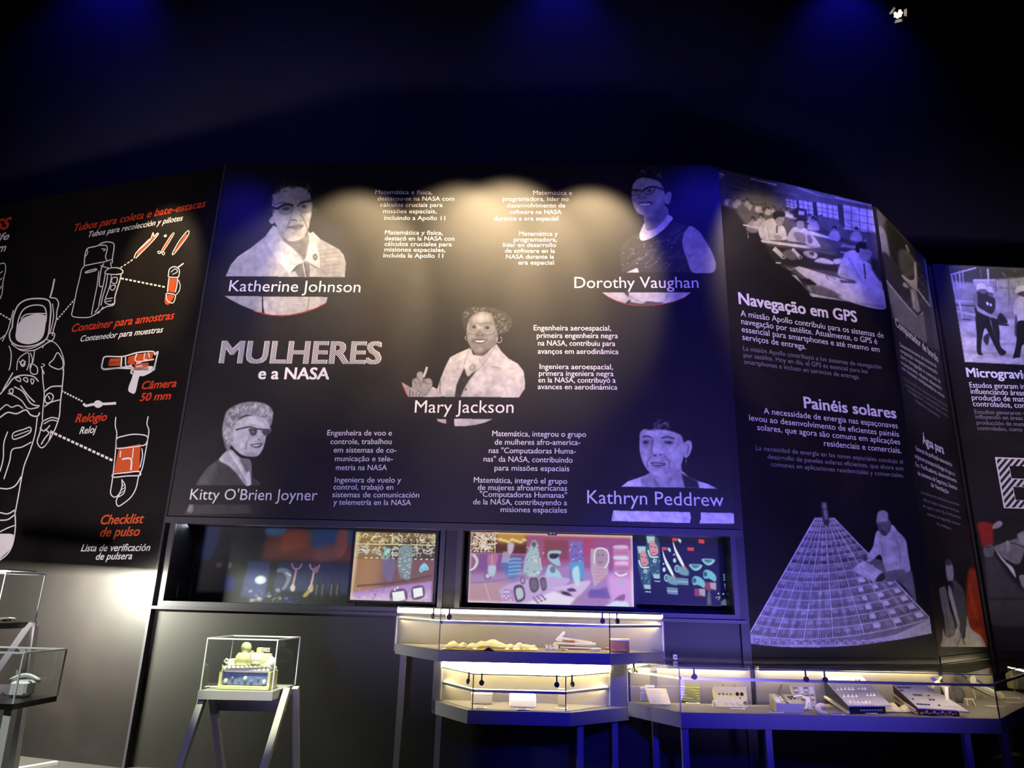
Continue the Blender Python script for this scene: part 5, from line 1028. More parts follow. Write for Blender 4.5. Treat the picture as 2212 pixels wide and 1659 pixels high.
# wide screen
p = Pic(TS2, box_of(TS2, 135, 155, 1350, 655), 1.1, bg=(152, 96, 140)); P, L, E = p.poly, p.line, p.ell
P([(130, 150), (560, 150), (560, 305), (130, 305)], (90, 45, 25), 6, **F); P([(320, 150), (560, 150), (550, 230), (330, 230)], (235, 170, 60), 14, 0.8, **F)
for k in range(7): E(360 + k * 30, 205 + (k % 3) * 8, 20, 8, (255, 245, 190), 4, 0.9)
scribble(p, 150, 165, 315, 285, 110, ((250, 235, 215), (230, 200, 170), (255, 250, 240)), 5, 3)
for k in range(6): L([(160 + k * 26, 296), (175 + k * 26, 296)], 7, 250, 1, **F)
L([(322, 160), (322, 305)], 5, (255, 235, 150), 1, **F); L([(140, 310), (560, 308)], 4, (235, 160, 190), 1, **F)
P([(560, 160), (1350, 175), (1350, 400), (560, 380)], (165, 88, 125), 8, **F); P([(690, 200), (870, 200), (870, 340), (690, 330)], (140, 72, 70), 6, 0.9, **F); P([(980, 190), (1060, 190), (1060, 300), (980, 300)], (185, 70, 85), 6, 0.8, **F)
P([(205, 310), (560, 310), (560, 420), (205, 430)], (135, 82, 150), 8, **F)
P([(130, 460), (480, 430), (900, 360), (1000, 400), (1350, 430), (1350, 660), (130, 660)], (176, 134, 186), 12, **F)
P([(130, 520), (260, 500), (450, 520), (420, 660), (130, 660)], (196, 152, 168), 10, **F); L([(250, 510), (300, 640)], 5, (235, 190, 200), 1); L([(130, 520), (300, 505), (480, 470), (900, 365)], 9, (140, 118, 180), 3)
P([(1160, 440), (1350, 400), (1350, 660), (1180, 660)], (226, 170, 226), 14, **F)
def con(q, t0, t1=(120, 110, 130)):
    P(q, t0, 3); cx, cy = np.mean(q, 0); P([(cx + (x - cx) * .68, cy + (y - cy) * .68) for x, y in q], t1, 3)
P([(360, 560), (430, 520), (700, 450), (900, 470), (760, 600), (600, 650), (390, 650)], (205, 176, 226), 4, **F)
con([(470, 540), (530, 525), (556, 590), (540, 630), (490, 640)], (92, 74, 98), (200, 205, 215)); con([(585, 480), (640, 470), (655, 540), (620, 575), (590, 550)], (104, 80, 92)); con([(660, 480), (700, 470), (712, 540), (680, 558)], (104, 80, 92)); con([(250, 450), (290, 445), (295, 485), (258, 490)], (100, 80, 110), (215, 195, 215)); con([(515, 475), (545, 470), (552, 510), (525, 515)], (100, 80, 110), (200, 160, 200))
for r in range(6):
    for c in range(5): E(400 + c * 16, 560 + r * 14, 5, 4, random.choice(((225, 60, 90), (240, 235, 250), (160, 110, 190), (120, 90, 170))), 1)
P([(560, 650), (760, 560), (930, 600), (880, 655)], (248, 232, 250), 6, **F)
for r in range(3):
    for c in range(3): x, y = 620 + c * 26 + r * 14, 628 - c * 12 + r * 14 - 16; P([(x - 9, y - 7), (x + 9, y - 7), (x + 9, y + 7), (x - 9, y + 7)], (120, 90, 130), 1, **F); E(x, y, 4, 3, 240, 1)
P([(830, 560), (940, 570), (900, 590), (830, 580)], (72, 50, 70), 4); P([(740, 540), (840, 520), (1030, 480), (980, 560), (920, 600), (860, 560)], (224, 196, 226), 5); P([(860, 545), (900, 535), (930, 555), (880, 560)], (95, 60, 110), 3)
P([(1010, 560), (1150, 520), (1180, 600), (1020, 600)], (132, 98, 160), 4, **F); P([(1030, 540), (1130, 545), (1140, 580), (1030, 575)], (108, 94, 170), 3, **F); L([(1095, 610), (1100, 650)], 8, (160, 120, 165), 2); P([(1205, 615), (1240, 580), (1285, 570), (1270, 615)], (150, 100, 150), 3); P([(1130, 655), (1220, 612), (1300, 620), (1320, 655)], (225, 238, 250), 5, **F)
# figures and reflected posters painted over the picture
P([(540, 440), (545, 340), (580, 260), (600, 210), (630, 215), (650, 290), (665, 400), (670, 420), (640, 460), (600, 465)], (178, 206, 210), 5, 0.9)
for k in range(70): x, y = random.gauss(605, 28), random.uniform(240, 470); L([(x, y), (x + random.uniform(-16, 16), y + random.uniform(-16, 16))], 6, random.choice(((225, 245, 245), (100, 120, 140), (150, 190, 200), (240, 250, 250))), 2, 0.8)
E(612, 235, 16, 20, (90, 95, 110), 3); L([(660, 330), (672, 415)], 6, 240, 1)
P([(370, 380), (420, 330), (520, 360), (500, 440), (470, 490), (420, 460)], (80, 125, 195), 14, 0.9)
for k in range(5): L([(425, 350 + k * 26), (470, 340 + k * 27), (522, 345 + k * 24)], 10, (150, 200, 225), 3, 0.9)
P([(415, 240), (440, 225), (465, 240), (450, 300), (420, 300)], (205, 185, 205), 4); 
for k in range(8): L([(385 + k * 8, 290), (375 + k * 7, 370)], 4, (215, 195, 215), 1, **F)
P([(270, 320), (345, 320), (335, 380), (330, 430), (285, 440)], (200, 130, 160), 5, 0.8); L([(300, 320), (305, 380)], 8, (240, 160, 160), 2); P([(275, 400), (330, 395), (325, 460), (285, 465)], (190, 205, 225), 4)
for s in (0, 1): L([(150 + s * 16, 315), (185 + s * 12, 360), (170 + s * 8, 410), (140, 430)], 9, (235, 235, 225), 2)
P([(718, 330), (722, 285), (760, 275), (818, 280), (800, 320), (812, 380), (760, 370)], (170, 205, 220), 3); P([(735, 300), (805, 300), (780, 330), (735, 330)], (60, 40, 40), 3); P([(705, 460), (715, 400), (740, 375), (800, 420), (820, 470), (760, 460)], (176, 215, 232), 3); E(755, 410, 22, 24, (110, 130, 150), 4)
P([(885, 205), (975, 205), (985, 350), (985, 480), (880, 480)], (126, 120, 190), 3, 0.85, **F); P([(878, 355), (985, 350), (985, 470), (905, 470)], (90, 170, 205), 3, 0.9, **F)
for k in range(26): x, y = random.uniform(890, 980), random.uniform(220, 350); L([(x, y), (x + random.uniform(-20, 20), y + 8)], 9, random.choice(((80, 70, 190), (200, 200, 240), (180, 90, 160))), 2, 0.8)
P([(905, 470), (900, 410), (930, 380), (950, 400), (955, 500), (930, 520)], (205, 235, 240), 4, 0.9)
P([(1035, 255), (1160, 255), (1165, 430), (1060, 525), (1035, 400)], (205, 180, 185), 4, 0.9, **F); P([(1065, 300), (1080, 265), (1130, 260), (1155, 300), (1150, 360), (1100, 380), (1072, 350)], (180, 150, 150), 3); L([(1062, 360), (1070, 270), (1110, 250), (1160, 270), (1168, 340), (1140, 390)], 11, (238, 232, 235), 1); L([(1085, 300), (1100, 298)], 5, (80, 50, 60), 1); L([(1118, 298), (1134, 300)], 5, (80, 50, 60), 1); L([(1095, 350), (1120, 350)], 5, (110, 60, 70), 1)
for k in range(4): L([(1070, 400 + k * 24), (1150, 398 + k * 22)], 7, (226, 130, 120), 3, 0.8)
P([(1205, 250), (1330, 255), (1330, 460), (1205, 460)], (222, 150, 190), 5, 0.8, **F)
for k in range(6): P([(1210 + k % 2 * 20, 230 + k * 38), (1300, 225 + k * 38), (1310, 250 + k * 38), (1215, 250 + k * 38)], random.choice(((245, 215, 230), (190, 120, 150), (235, 240, 245))), 3, 0.8)
L([(1215, 420), (1250, 440), (1305, 425)], 14, 240, 2); E(1250, 480, 24, 14, (190, 190, 215), 3)
for e, t in (([(130, 150), (145, 150), (140, 660), (125, 660)], (255, 240, 205)), ([(1338, 150), (1352, 150), (1352, 660), (1332, 660)], (255, 250, 220)), ([(130, 640), (1352, 655), (1352, 664), (130, 664)], (255, 240, 215)), ([(130, 150), (1352, 150), (1352, 172), (130, 166)], (255, 215, 170))): P(e, t, 6, 0.85, **F)
_, R2 = screen('wide_monitor', TS2, 138, 160, 1348, 650, p, 'wide glowing screen showing a control room in right window', -0.30)
# window reflections painted as a glowing panel right of the wide screen
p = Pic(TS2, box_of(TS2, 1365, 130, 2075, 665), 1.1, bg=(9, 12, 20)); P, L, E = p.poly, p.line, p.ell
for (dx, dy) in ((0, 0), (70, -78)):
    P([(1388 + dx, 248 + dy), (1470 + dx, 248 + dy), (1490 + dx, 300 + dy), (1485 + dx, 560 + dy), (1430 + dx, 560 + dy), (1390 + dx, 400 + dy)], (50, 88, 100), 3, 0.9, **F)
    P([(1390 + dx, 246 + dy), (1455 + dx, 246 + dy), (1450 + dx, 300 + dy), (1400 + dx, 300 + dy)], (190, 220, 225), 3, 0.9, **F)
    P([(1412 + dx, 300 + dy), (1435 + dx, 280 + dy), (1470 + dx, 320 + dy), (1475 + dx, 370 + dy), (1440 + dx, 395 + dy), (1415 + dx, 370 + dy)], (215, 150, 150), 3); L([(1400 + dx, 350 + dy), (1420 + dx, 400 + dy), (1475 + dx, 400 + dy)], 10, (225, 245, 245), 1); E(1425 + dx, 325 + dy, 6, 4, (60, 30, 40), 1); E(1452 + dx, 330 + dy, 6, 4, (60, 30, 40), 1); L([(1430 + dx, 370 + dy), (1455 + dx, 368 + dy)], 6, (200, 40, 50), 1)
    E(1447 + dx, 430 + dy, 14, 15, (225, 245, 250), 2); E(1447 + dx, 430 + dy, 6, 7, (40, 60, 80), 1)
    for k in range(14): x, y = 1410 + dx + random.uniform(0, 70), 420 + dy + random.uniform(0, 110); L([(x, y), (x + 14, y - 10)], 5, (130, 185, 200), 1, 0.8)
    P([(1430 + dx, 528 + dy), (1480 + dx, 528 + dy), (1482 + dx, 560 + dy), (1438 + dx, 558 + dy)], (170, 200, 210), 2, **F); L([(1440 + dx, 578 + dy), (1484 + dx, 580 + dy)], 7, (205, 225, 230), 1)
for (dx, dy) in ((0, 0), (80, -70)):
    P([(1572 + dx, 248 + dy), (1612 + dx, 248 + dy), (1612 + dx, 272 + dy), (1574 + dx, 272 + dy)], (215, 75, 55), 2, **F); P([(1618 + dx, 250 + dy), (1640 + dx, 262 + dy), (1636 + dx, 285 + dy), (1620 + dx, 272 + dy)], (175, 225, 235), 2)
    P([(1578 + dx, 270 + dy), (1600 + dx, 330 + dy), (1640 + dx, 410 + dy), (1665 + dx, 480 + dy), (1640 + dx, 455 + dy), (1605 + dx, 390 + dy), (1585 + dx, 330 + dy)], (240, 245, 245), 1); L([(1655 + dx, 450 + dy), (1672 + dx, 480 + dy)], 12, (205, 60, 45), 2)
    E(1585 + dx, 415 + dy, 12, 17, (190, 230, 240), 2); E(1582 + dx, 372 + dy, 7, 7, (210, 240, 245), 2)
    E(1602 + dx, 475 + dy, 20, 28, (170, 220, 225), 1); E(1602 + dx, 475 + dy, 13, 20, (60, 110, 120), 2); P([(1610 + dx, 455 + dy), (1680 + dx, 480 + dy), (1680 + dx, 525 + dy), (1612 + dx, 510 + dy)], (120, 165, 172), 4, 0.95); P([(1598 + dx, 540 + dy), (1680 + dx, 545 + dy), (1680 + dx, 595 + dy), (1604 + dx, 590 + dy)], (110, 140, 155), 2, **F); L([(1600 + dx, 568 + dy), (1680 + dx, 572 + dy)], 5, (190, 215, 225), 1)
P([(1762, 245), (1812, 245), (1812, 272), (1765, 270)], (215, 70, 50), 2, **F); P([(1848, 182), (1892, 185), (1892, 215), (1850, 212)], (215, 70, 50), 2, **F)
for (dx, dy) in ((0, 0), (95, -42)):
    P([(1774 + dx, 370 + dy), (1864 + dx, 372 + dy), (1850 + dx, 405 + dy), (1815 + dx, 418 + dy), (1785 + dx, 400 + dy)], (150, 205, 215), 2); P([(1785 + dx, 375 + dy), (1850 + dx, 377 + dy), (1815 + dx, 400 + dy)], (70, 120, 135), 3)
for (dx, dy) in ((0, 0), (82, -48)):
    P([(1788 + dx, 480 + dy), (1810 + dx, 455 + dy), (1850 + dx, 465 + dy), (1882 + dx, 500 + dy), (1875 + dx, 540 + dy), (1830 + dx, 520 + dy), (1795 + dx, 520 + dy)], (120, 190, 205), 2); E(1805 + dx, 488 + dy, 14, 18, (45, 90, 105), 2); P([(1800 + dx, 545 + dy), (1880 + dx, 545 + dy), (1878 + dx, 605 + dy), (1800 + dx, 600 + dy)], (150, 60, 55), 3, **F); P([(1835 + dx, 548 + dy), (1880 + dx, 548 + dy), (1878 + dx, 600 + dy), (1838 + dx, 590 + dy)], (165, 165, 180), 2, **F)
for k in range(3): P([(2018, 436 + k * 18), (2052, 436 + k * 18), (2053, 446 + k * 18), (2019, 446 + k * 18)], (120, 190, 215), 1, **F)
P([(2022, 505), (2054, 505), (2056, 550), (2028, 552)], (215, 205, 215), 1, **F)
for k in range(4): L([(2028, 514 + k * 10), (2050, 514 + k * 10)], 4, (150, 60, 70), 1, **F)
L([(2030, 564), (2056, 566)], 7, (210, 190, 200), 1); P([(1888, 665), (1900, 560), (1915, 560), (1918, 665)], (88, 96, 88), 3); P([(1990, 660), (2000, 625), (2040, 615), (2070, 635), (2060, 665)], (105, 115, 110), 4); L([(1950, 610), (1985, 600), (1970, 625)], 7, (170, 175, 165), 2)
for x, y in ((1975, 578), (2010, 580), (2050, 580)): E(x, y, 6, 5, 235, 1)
screen('reflection_panel', TS2, 1368, 140, 2052, 655, p, 'dark panel of painted window reflections with astronaut portraits and instruments beside wide screen', -0.34, bez=0.01, m=M_glowrefl)
# small clock display above the wide screen
p = Pic(TS2, box_of(TS2, 728, 126, 790, 152), 0.7, bg=(8, 14, 34)); P, L, E = p.poly, p.line, p.ell
for k, ch in enumerate('dddcdd'):
    x = 734 + k * 9
    if ch == 'c': E(x + 3, 136, 1.5, 1.5, 240); E(x + 3, 144, 1.5, 1.5, 240)
    else: L([(x, 132), (x + 5, 132), (x + 5, 140), (x, 140), (x, 148), (x + 5, 148)], 2.4, (190, 225, 250), 0.5, **F)
screen('clock_display', TS2, 730, 128, 788, 151, p, 'tiny blue digital counter above the wide screen', -0.10, th=0.03, bez=0.006)
# dim reflections of the hall and its exhibits, painted behind the left window
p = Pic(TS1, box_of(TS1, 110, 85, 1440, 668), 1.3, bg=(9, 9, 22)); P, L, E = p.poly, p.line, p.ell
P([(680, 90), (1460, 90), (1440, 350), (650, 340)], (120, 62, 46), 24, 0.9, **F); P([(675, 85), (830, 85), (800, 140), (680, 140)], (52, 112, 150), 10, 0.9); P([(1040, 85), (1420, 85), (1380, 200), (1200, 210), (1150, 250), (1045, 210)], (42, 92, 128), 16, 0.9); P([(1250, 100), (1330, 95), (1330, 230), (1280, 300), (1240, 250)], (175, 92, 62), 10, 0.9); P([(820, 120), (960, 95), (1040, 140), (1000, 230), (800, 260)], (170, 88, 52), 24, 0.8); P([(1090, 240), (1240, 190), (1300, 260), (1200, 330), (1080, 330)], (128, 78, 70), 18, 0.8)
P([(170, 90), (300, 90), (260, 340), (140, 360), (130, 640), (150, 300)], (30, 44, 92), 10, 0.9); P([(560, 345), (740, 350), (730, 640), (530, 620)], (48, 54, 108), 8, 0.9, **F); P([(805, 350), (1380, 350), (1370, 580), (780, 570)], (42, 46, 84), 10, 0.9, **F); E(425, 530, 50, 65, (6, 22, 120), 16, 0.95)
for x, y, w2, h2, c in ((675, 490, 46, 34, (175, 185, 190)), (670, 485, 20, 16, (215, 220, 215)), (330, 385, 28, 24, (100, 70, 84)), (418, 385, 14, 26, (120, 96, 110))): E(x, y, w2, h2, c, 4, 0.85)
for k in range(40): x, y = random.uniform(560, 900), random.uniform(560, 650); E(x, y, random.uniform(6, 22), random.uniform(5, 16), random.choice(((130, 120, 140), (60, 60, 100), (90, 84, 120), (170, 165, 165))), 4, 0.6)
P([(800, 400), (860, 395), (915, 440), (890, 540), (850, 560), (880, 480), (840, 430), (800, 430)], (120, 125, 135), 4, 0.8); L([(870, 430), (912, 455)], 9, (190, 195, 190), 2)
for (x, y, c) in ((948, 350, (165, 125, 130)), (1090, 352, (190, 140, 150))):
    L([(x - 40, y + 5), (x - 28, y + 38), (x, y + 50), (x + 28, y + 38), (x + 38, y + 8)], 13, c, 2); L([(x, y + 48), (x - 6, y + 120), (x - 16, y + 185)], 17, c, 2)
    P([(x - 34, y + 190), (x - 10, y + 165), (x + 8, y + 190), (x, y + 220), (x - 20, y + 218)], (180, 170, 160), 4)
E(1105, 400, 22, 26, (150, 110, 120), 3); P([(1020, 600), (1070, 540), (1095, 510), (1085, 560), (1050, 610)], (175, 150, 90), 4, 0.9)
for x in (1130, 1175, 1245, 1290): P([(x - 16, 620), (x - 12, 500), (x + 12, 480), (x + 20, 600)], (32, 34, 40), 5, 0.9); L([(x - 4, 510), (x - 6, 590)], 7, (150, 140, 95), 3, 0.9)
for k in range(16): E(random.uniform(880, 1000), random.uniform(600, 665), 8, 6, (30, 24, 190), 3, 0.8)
u0 = PM.uv(372, 1200)[0] - 0.05
t = thing('painted_reflection', PM.at((W1[0] + W1[1]) / 2 - 0.4, 1.6, -0.50), 'dim orange and teal reflections painted inside the left window', 'painted_reflection')
p.build('reflection_picture', PM, M_reflprint, t, off=-0.515, corners=(W1[0], PM.uv(340 + 1420 / 3.456, 1200)[0], 1.53, 2.33))
la = bpy.data.lights.new('recess_lamp', 'AREA'); la.energy = 5; la.color = (0.75, 0.75, 1.0); la.shape = 'RECTANGLE'; la.size = 2.2; la.size_y = 0.08
lo = bpy.data.objects.new('recess_lamp', la); COL.objects.link(lo); c = PM.at((W1[0] + W1[1]) / 2 - 0.5, 2.32, -0.28); lo.location = c; lo.rotation_euler = (math.radians(-30), 0, math.atan2(PM.u[1], PM.u[0]))
# ================================================================ DISPLAY CASES

def wallpt(x, z, off=0.0):                                   # point of the centre wall at world x
    u = (x - PM.a[0]) / PM.u[0]; return PM.at(u, z, off)
def case(label, foot, zd, ap, zt, zled, zrail, closed_back, led_chain, leg_pts, clamps, led_w=0.022, side_color=None, ztop_lid=True, apron_foot=None, fronts=None):
    """foot: outline of the deck, first len(fronts)+1 points are the glass chain"""
    c = Vector((sum(p[0] for p in foot) / len(foot), sum(p[1] for p in foot) / len(foot), 0))
    t = thing('display_case', c, label, 'display case', 'lit glass display cases along the wall')
    af = apron_foot or foot
    MB().prism(af, zd - ap, zd - 0.004).build('apron', M_grey, t)
    MB().prism(foot, zd - 0.003, zd).build('deck', M_deck, t)
    n = fronts
    for i in range(n):
        a, b = Vector(foot[i]), Vector(foot[i + 1]); d = (b - a).normalized(); nn = Vector((-d.y, d.x))
        q = [a, b, b + nn * 0.006, a + nn * 0.006]
        MB().prism([(v.x, v.y) for v in q], zd + 0.001, zt).build('glass_pane', M_glass, t)
        e = MB(); e.beam((a.x, a.y, zt), (b.x, b.y, zt), 0.008, 0.008); e.build('glass_rim', M_gedge, t)
        r = MB(); a2 = a + nn * 0.02; b2 = b + nn * 0.02
        r.beam((a2.x, a2.y, zrail), (b2.x, b2.y, zrail), 0.022, 0.022); r.build('rail', M_steel, t)
        if zt < 1.05 or zt > 1.2:
            l = MB(); a3 = a + nn * 0.022; b3 = b + nn * 0.022; l.beam((a3.x, a3.y, zrail + 0.014), (b3.x, b3.y, zrail + 0.014), 0.010, 0.003); l.build('led_strip', emis('led_front', (1.0, 0.84, 0.56), 10.0), t)
        l = MB(); a3 = a + nn * 0.034; b3 = b + nn * 0.034; l.beam((a3.x, a3.y, zrail), (b3.x, b3.y, zrail), 0.004, 0.016); l.build('led_strip', emis('led_inner', (1.0, 0.80, 0.48), 38.0), t)
    for i in range(n + 1):
        x, y = foot[i]; MB().box((x, y + 0.004, (zd + zt) / 2), (0.009, 0.009, zt - zd)).build('glass_edge', M_edge if i in (0, n) else M_gedge, t)
    MB().prism(foot, zt + 0.002, zt + 0.008).build('glass_lid', M_lid, t)
    for (a, b) in led_chain:
        l = MB(); l.beam((float(a[0]), float(a[1]), zled), (float(b[0]), float(b[1]), zled), 0.02, led_w); l.build('led_strip', M_led, t)
    for (x, y, zz) in leg_pts: MB().box((x, y, (zd - ap) / 2 + zz / 2), (0.055, 0.055, zd - ap - zz)).build('leg', M_grey, t)
    for (i, s, rest) in clamps:                              # strap over the rim with a round pad
        a, b = Vector(foot[i]), Vector(foot[i + 1]); d = (b - a).normalized(); nn = Vector((-d.y, d.x)); p = a + (b - a) * s - nn * 0.006
        m = MB(); m.beam((p.x, p.y, zt + 0.012), (p.x, p.y, zt - 0.055), 0.014, 0.005); st_ = m.build('clamp', M_black, t); m = MB(); m.cyl((p.x, p.y, zt - 0.07), (p.x - nn.x * 0.012, p.y - nn.y * 0.012, zt - 0.07), 0.024, n=14)
        m.build('pad', M_black, st_)
    return t
ZU0 = 1.193
UF = [(-1.075, 7.44), (-0.575, 6.62), (0.945, 6.76), (1.545, 7.33)]
case('wide upper glass case with gold cloth and tools under the wide screen', UF, ZU0, 0.095, 1.54, 1.505, 1.425, True,
     [(UF[0], UF[3])] if False else [((-1.06, 7.425), (1.53, 7.315))], [(-0.97, 7.30, 0), (1.42, 7.22, 0)], [(0, 0.86, 0), (1, 0.05, 0), (1, 0.955, 0), (2, 0.12, 0)], fronts=3)
LF = [(-0.60, 7.42), (-0.271, 6.851), (0.56, 6.872), (1.02, 7.35)]
LA = [(-0.68, 7.43), (-0.66, 7.36), (-0.31, 6.82), (0.60, 6.84), (1.19, 7.30), (1.19, 7.36)]
lc = case('smaller lower glass case with grey and white boxes', LF, 0.695, 0.115, 0.985, 1.03, 0.845, True,
          [((-0.60, 7.39), (1.02, 7.32))], [(-0.60, 7.33, 0), (0.70, 6.99, 0), (1.05, 7.27, 0), ], [(0, 0.88, 0), (1, 0.09, 0), (1, 0.90, 0), (2, 0.12, 0)], apron_foot=LA, led_w=0.03, fronts=3)
b = MB(); b.slab(PM, PM.u @ (wallpt(-0.68, 0) - PM.a), PM.u @ (wallpt(1.19, 0) - PM.a), 0.58, 1.12, -0.055, 0.012)
b.build('back_board', mat('board_khaki', (0.34, 0.31, 0.26), 0.6, noise=0.06), lc)
for (x0, x1) in ((-0.68, -0.61), (1.03, 1.19)): MB().slab(PM, float(PM.u @ (wallpt(x0, 0) - PM.a)), float(PM.u @ (wallpt(x1, 0) - PM.a)), 0.60, 1.12, 0.014, 0.05).build('side_board', M_grey, lc)
XF = [(1.17, 7.20), (1.52, 6.59), (4.35, 6.75), (5.9, 8.45), (6.2, 9.25), (6.0, 9.24), (4.70, 7.98), (2.44, 7.24)]
xc = case('long right glass case with instrument panels and a keyboard box', XF, 0.75, 0.12, 1.107, 1.075, 1.02, True,
          [(P3.at(0.06, 0, 0.035)[:2], P3.at(P3.len - 0.04, 0, 0.035)[:2]), (PM.at(4.88, 0, 0.035)[:2], PM.at(PM.len, 0, 0.035)[:2])], [(1.56, 6.66, 0), (2.28, 6.68, 0), (4.05, 6.79, 0), (4.42, 6.85, 0)],
          [(0, 0.14, 0), (1, 0.045, 0), (1, 0.395, 0), (1, 0.455, 0)], fronts=4, led_w=0.008)
for (pl, a_, b_) in ((P3, 0.03, P3.len), (PM, 4.86, PM.len + 0.02)):
    m = MB(); m.slab(pl, a_, b_, 1.084, 1.09, 0.013, 0.066); m.slab(pl, a_, b_, 1.044, 1.084, 0.060, 0.066); m.build('light_hood', M_grey, xc)
# back panels of the cases (khaki boards lit by the strips)
MKH = mat('board_khaki', (0.34, 0.31, 0.26), 0.6)
uc = bpy.data.objects['display_case']
MB().slab(PM, float(PM.u @ (wallpt(-1.09, 0) - PM.a)), float(PM.u @ (wallpt(1.56, 0) - PM.a)), 1.12, 1.53, -0.055, 0.008).build('back_board', MKH, uc)
mb = MB(); mb.slab(P3, 0.02, P3.len, 0.63, 1.09, -0.055, 0.01); mb.build('back_board', MKH, xc)
mb = MB(); mb.slab(P4, 0.0, P4.len, 0.63, 1.10, -0.055, 0.01); mb.build('back_board', MKH, xc)
mb = MB(); mb.slab(PM, float(PM.u @ (wallpt(1.22, 0) - PM.a)), PM.len + 0.05, 0.63, 1.09, -0.055, 0.008); mb.build('back_board', MKH, xc)

def mpp(px, py, z): return float(np.linalg.norm(hz(px + 1, py, z) - hz(px, py, z)))
def item(name, px, py, z, label, cat, group=None):
    p = hz(px, py, z); return thing(name, p, label, cat, group), V(p), mpp(px, py, z)
def plate(mb, q, zs, th):
    P = [V(hz(x, y, z)) for (x, y), z in zip(q, zs)]
    n = (P[1] - P[0]).cross(P[3] - P[0]).normalized()
    if n.z < 0: n = -n
    if abs(n.z) < 0.3: n = n if n.y < 0 else -n
    B = [p - n * th for p in P]
    mb.hexa(B, P); return P, n
def card(px, py, z, wpx, hpx, label):
    s = mpp(px, py, z); p = V(hz(px, py, z)); w = wpx * s; d = hpx * s * 2.6
    t = thing('caption_card', p, label, 'caption card', 'small caption cards lying in the cases')
    MB().bbox((p.x, p.y + d / 2, z + 0.006), (w, d, 0.006), rx=0.12, bev=0.2).build('card', M_card, t)
    m = MB()
    for k in range(3): m.box((p.x - w * 0.08, p.y + d * (0.25 + 0.22 * k), z + 0.0125 + 0.12 * d * (0.22 * k - 0.25)), (w * 0.66, d * 0.05, 0.001), rx=0.12)
    m.build('printed_lines', mat('card_ink', (0.12, 0.12, 0.14), 0.7), t)

# ---- upper case contents
Z = ZU0 + 0.0005
t, p, s = item('gold_cloth', 1057, 1404, Z, 'crumpled gold and cream thermal cloth lying in the upper case', 'cloth')
R = random.Random(5); ph = [(R.uniform(4, 26), R.uniform(0, 6), R.uniform(0.0018, 0.0045), R.uniform(2, 10)) for _ in range(9)]
a = V(hz(955, 1404, Z)); b = V(hz(1163, 1406, Z))
def clothf(u, v, k=1.0, lift=0.0):
    q = a + (b - a) * u; x = u * 208 + 955
    h = 0.040 + 0.042 * math.exp(-((x - 1056) / 20) ** 2) + 0.012 * math.exp(-((x - 975) / 14) ** 2)
    w = sum(A * math.sin(f * u * 3 + c + g * v) for f, c, A, g in ph)
    e = min(1, v * 5) * min(1, u * 14 + 0.3) * min(1, (1 - u) * 20 + 0.25)
    return (q.x, q.y + 0.01 + 0.26 * v + 0.5 * w * (1 - v) * 0.4, Z + 0.006 + max(0.0, (h * (0.5 + 0.5 * math.sin(math.pi * min(1, v * 1.2))) + w)) * e + lift)
MB().sheet(lambda u, v: clothf(u, v), 64, 12, 0.005).build('cream_layer', mat('cream_cloth', (0.86, 0.80, 0.46), 0.5, bump=0.5, nscale=18), t, True)
m = MB(); m.sheet(lambda u, v: (lambda c: (c[0], c[1] - 0.025, Z + 0.003 + (c[2] - Z) * 0.45))(clothf(u, v * 0.6)), 64, 6, 0.004); m.build('gold_layer', M_gold, t, True)
m = MB()
for q in ((1056, 16, 0.030), (1056, 10, 0.02)): pass
c0 = V(hz(1056, 1406, Z)); m.add([(c0.x - 0.05, c0.y - 0.012, Z + 0.002), (c0.x + 0.05, c0.y - 0.012, Z + 0.002), (c0.x, c0.y + 0.0, Z + 0.032), (c0.x - 0.05, c0.y + 0.1, Z + 0.002), (c0.x + 0.05, c0.y + 0.1, Z + 0.002), (c0.x, c0.y + 0.1, Z + 0.032)], [(0, 1, 2), (5, 4, 3), (0, 2, 5, 3), (1, 4, 5, 2), (0, 3, 4, 1)])
m.build('dark_fold', M_black, t)
M_clear = mat('frosted_plastic', (0.80, 0.80, 0.66), 0.3)
for k, (px, py, w, h, zo, lab) in enumerate(((1182.5, 1399, 14, 6, 0.046, 'small cream block resting on top of the jar row'), (1181, 1405, 5.5, 10, 0, 'leftmost small clear jar beside the gold cloth'), (1188.5, 1405, 5.5, 10, 0, 'second small clear jar beside the gold cloth'), (1200, 1405, 11, 10, 0, 'squat cream jar left of the white tool'))):
    p = V(hz(px, py, Z)); s = mpp(px, py, Z)
    t = thing('sample_jar', p, lab, 'jar', 'small jars in the upper case')
    if k == 0:
        MB().bbox((p.x, p.y + 0.03, Z + zo + 0.018), (w * s, 0.05, 0.036), bev=0.15).build('body', M_cream, t)
    else:
        MB().cyl((p.x, p.y + 0.02, Z), (p.x, p.y + 0.02, Z + h * s * 0.75), w * s / 2, n=16).build('body', M_clear, t, True)
        MB().cyl((p.x, p.y + 0.02, Z + h * s * 0.75), (p.x, p.y + 0.02, Z + h * s), w * s / 2 * 1.05, n=16).build('lid', M_cream, t)
t, p, s = item('sampling_tool', 1240, 1404, Z, 'white long handled sampling tool with raised lever in the upper case', 'tool')
def ip(x, y): return Vector((p.x + (x - 1240) * s, p.y + 0.09, Z + (1404 - y) * s * 1.0))
M_cop = mat('copper_paint', (0.42, 0.16, 0.07), 0.4, noise=0.25, nscale=14)
m = MB(); m.beam(ip(1208, 1389), ip(1222, 1374.5), 0.03, 0.026); m.cyl(ip(1222, 1374.5) + Vector((0, -0.014, 0)), ip(1222, 1374.5) + Vector((0, 0.014, 0)), 0.013, n=12); m.build('lever', M_white, t)
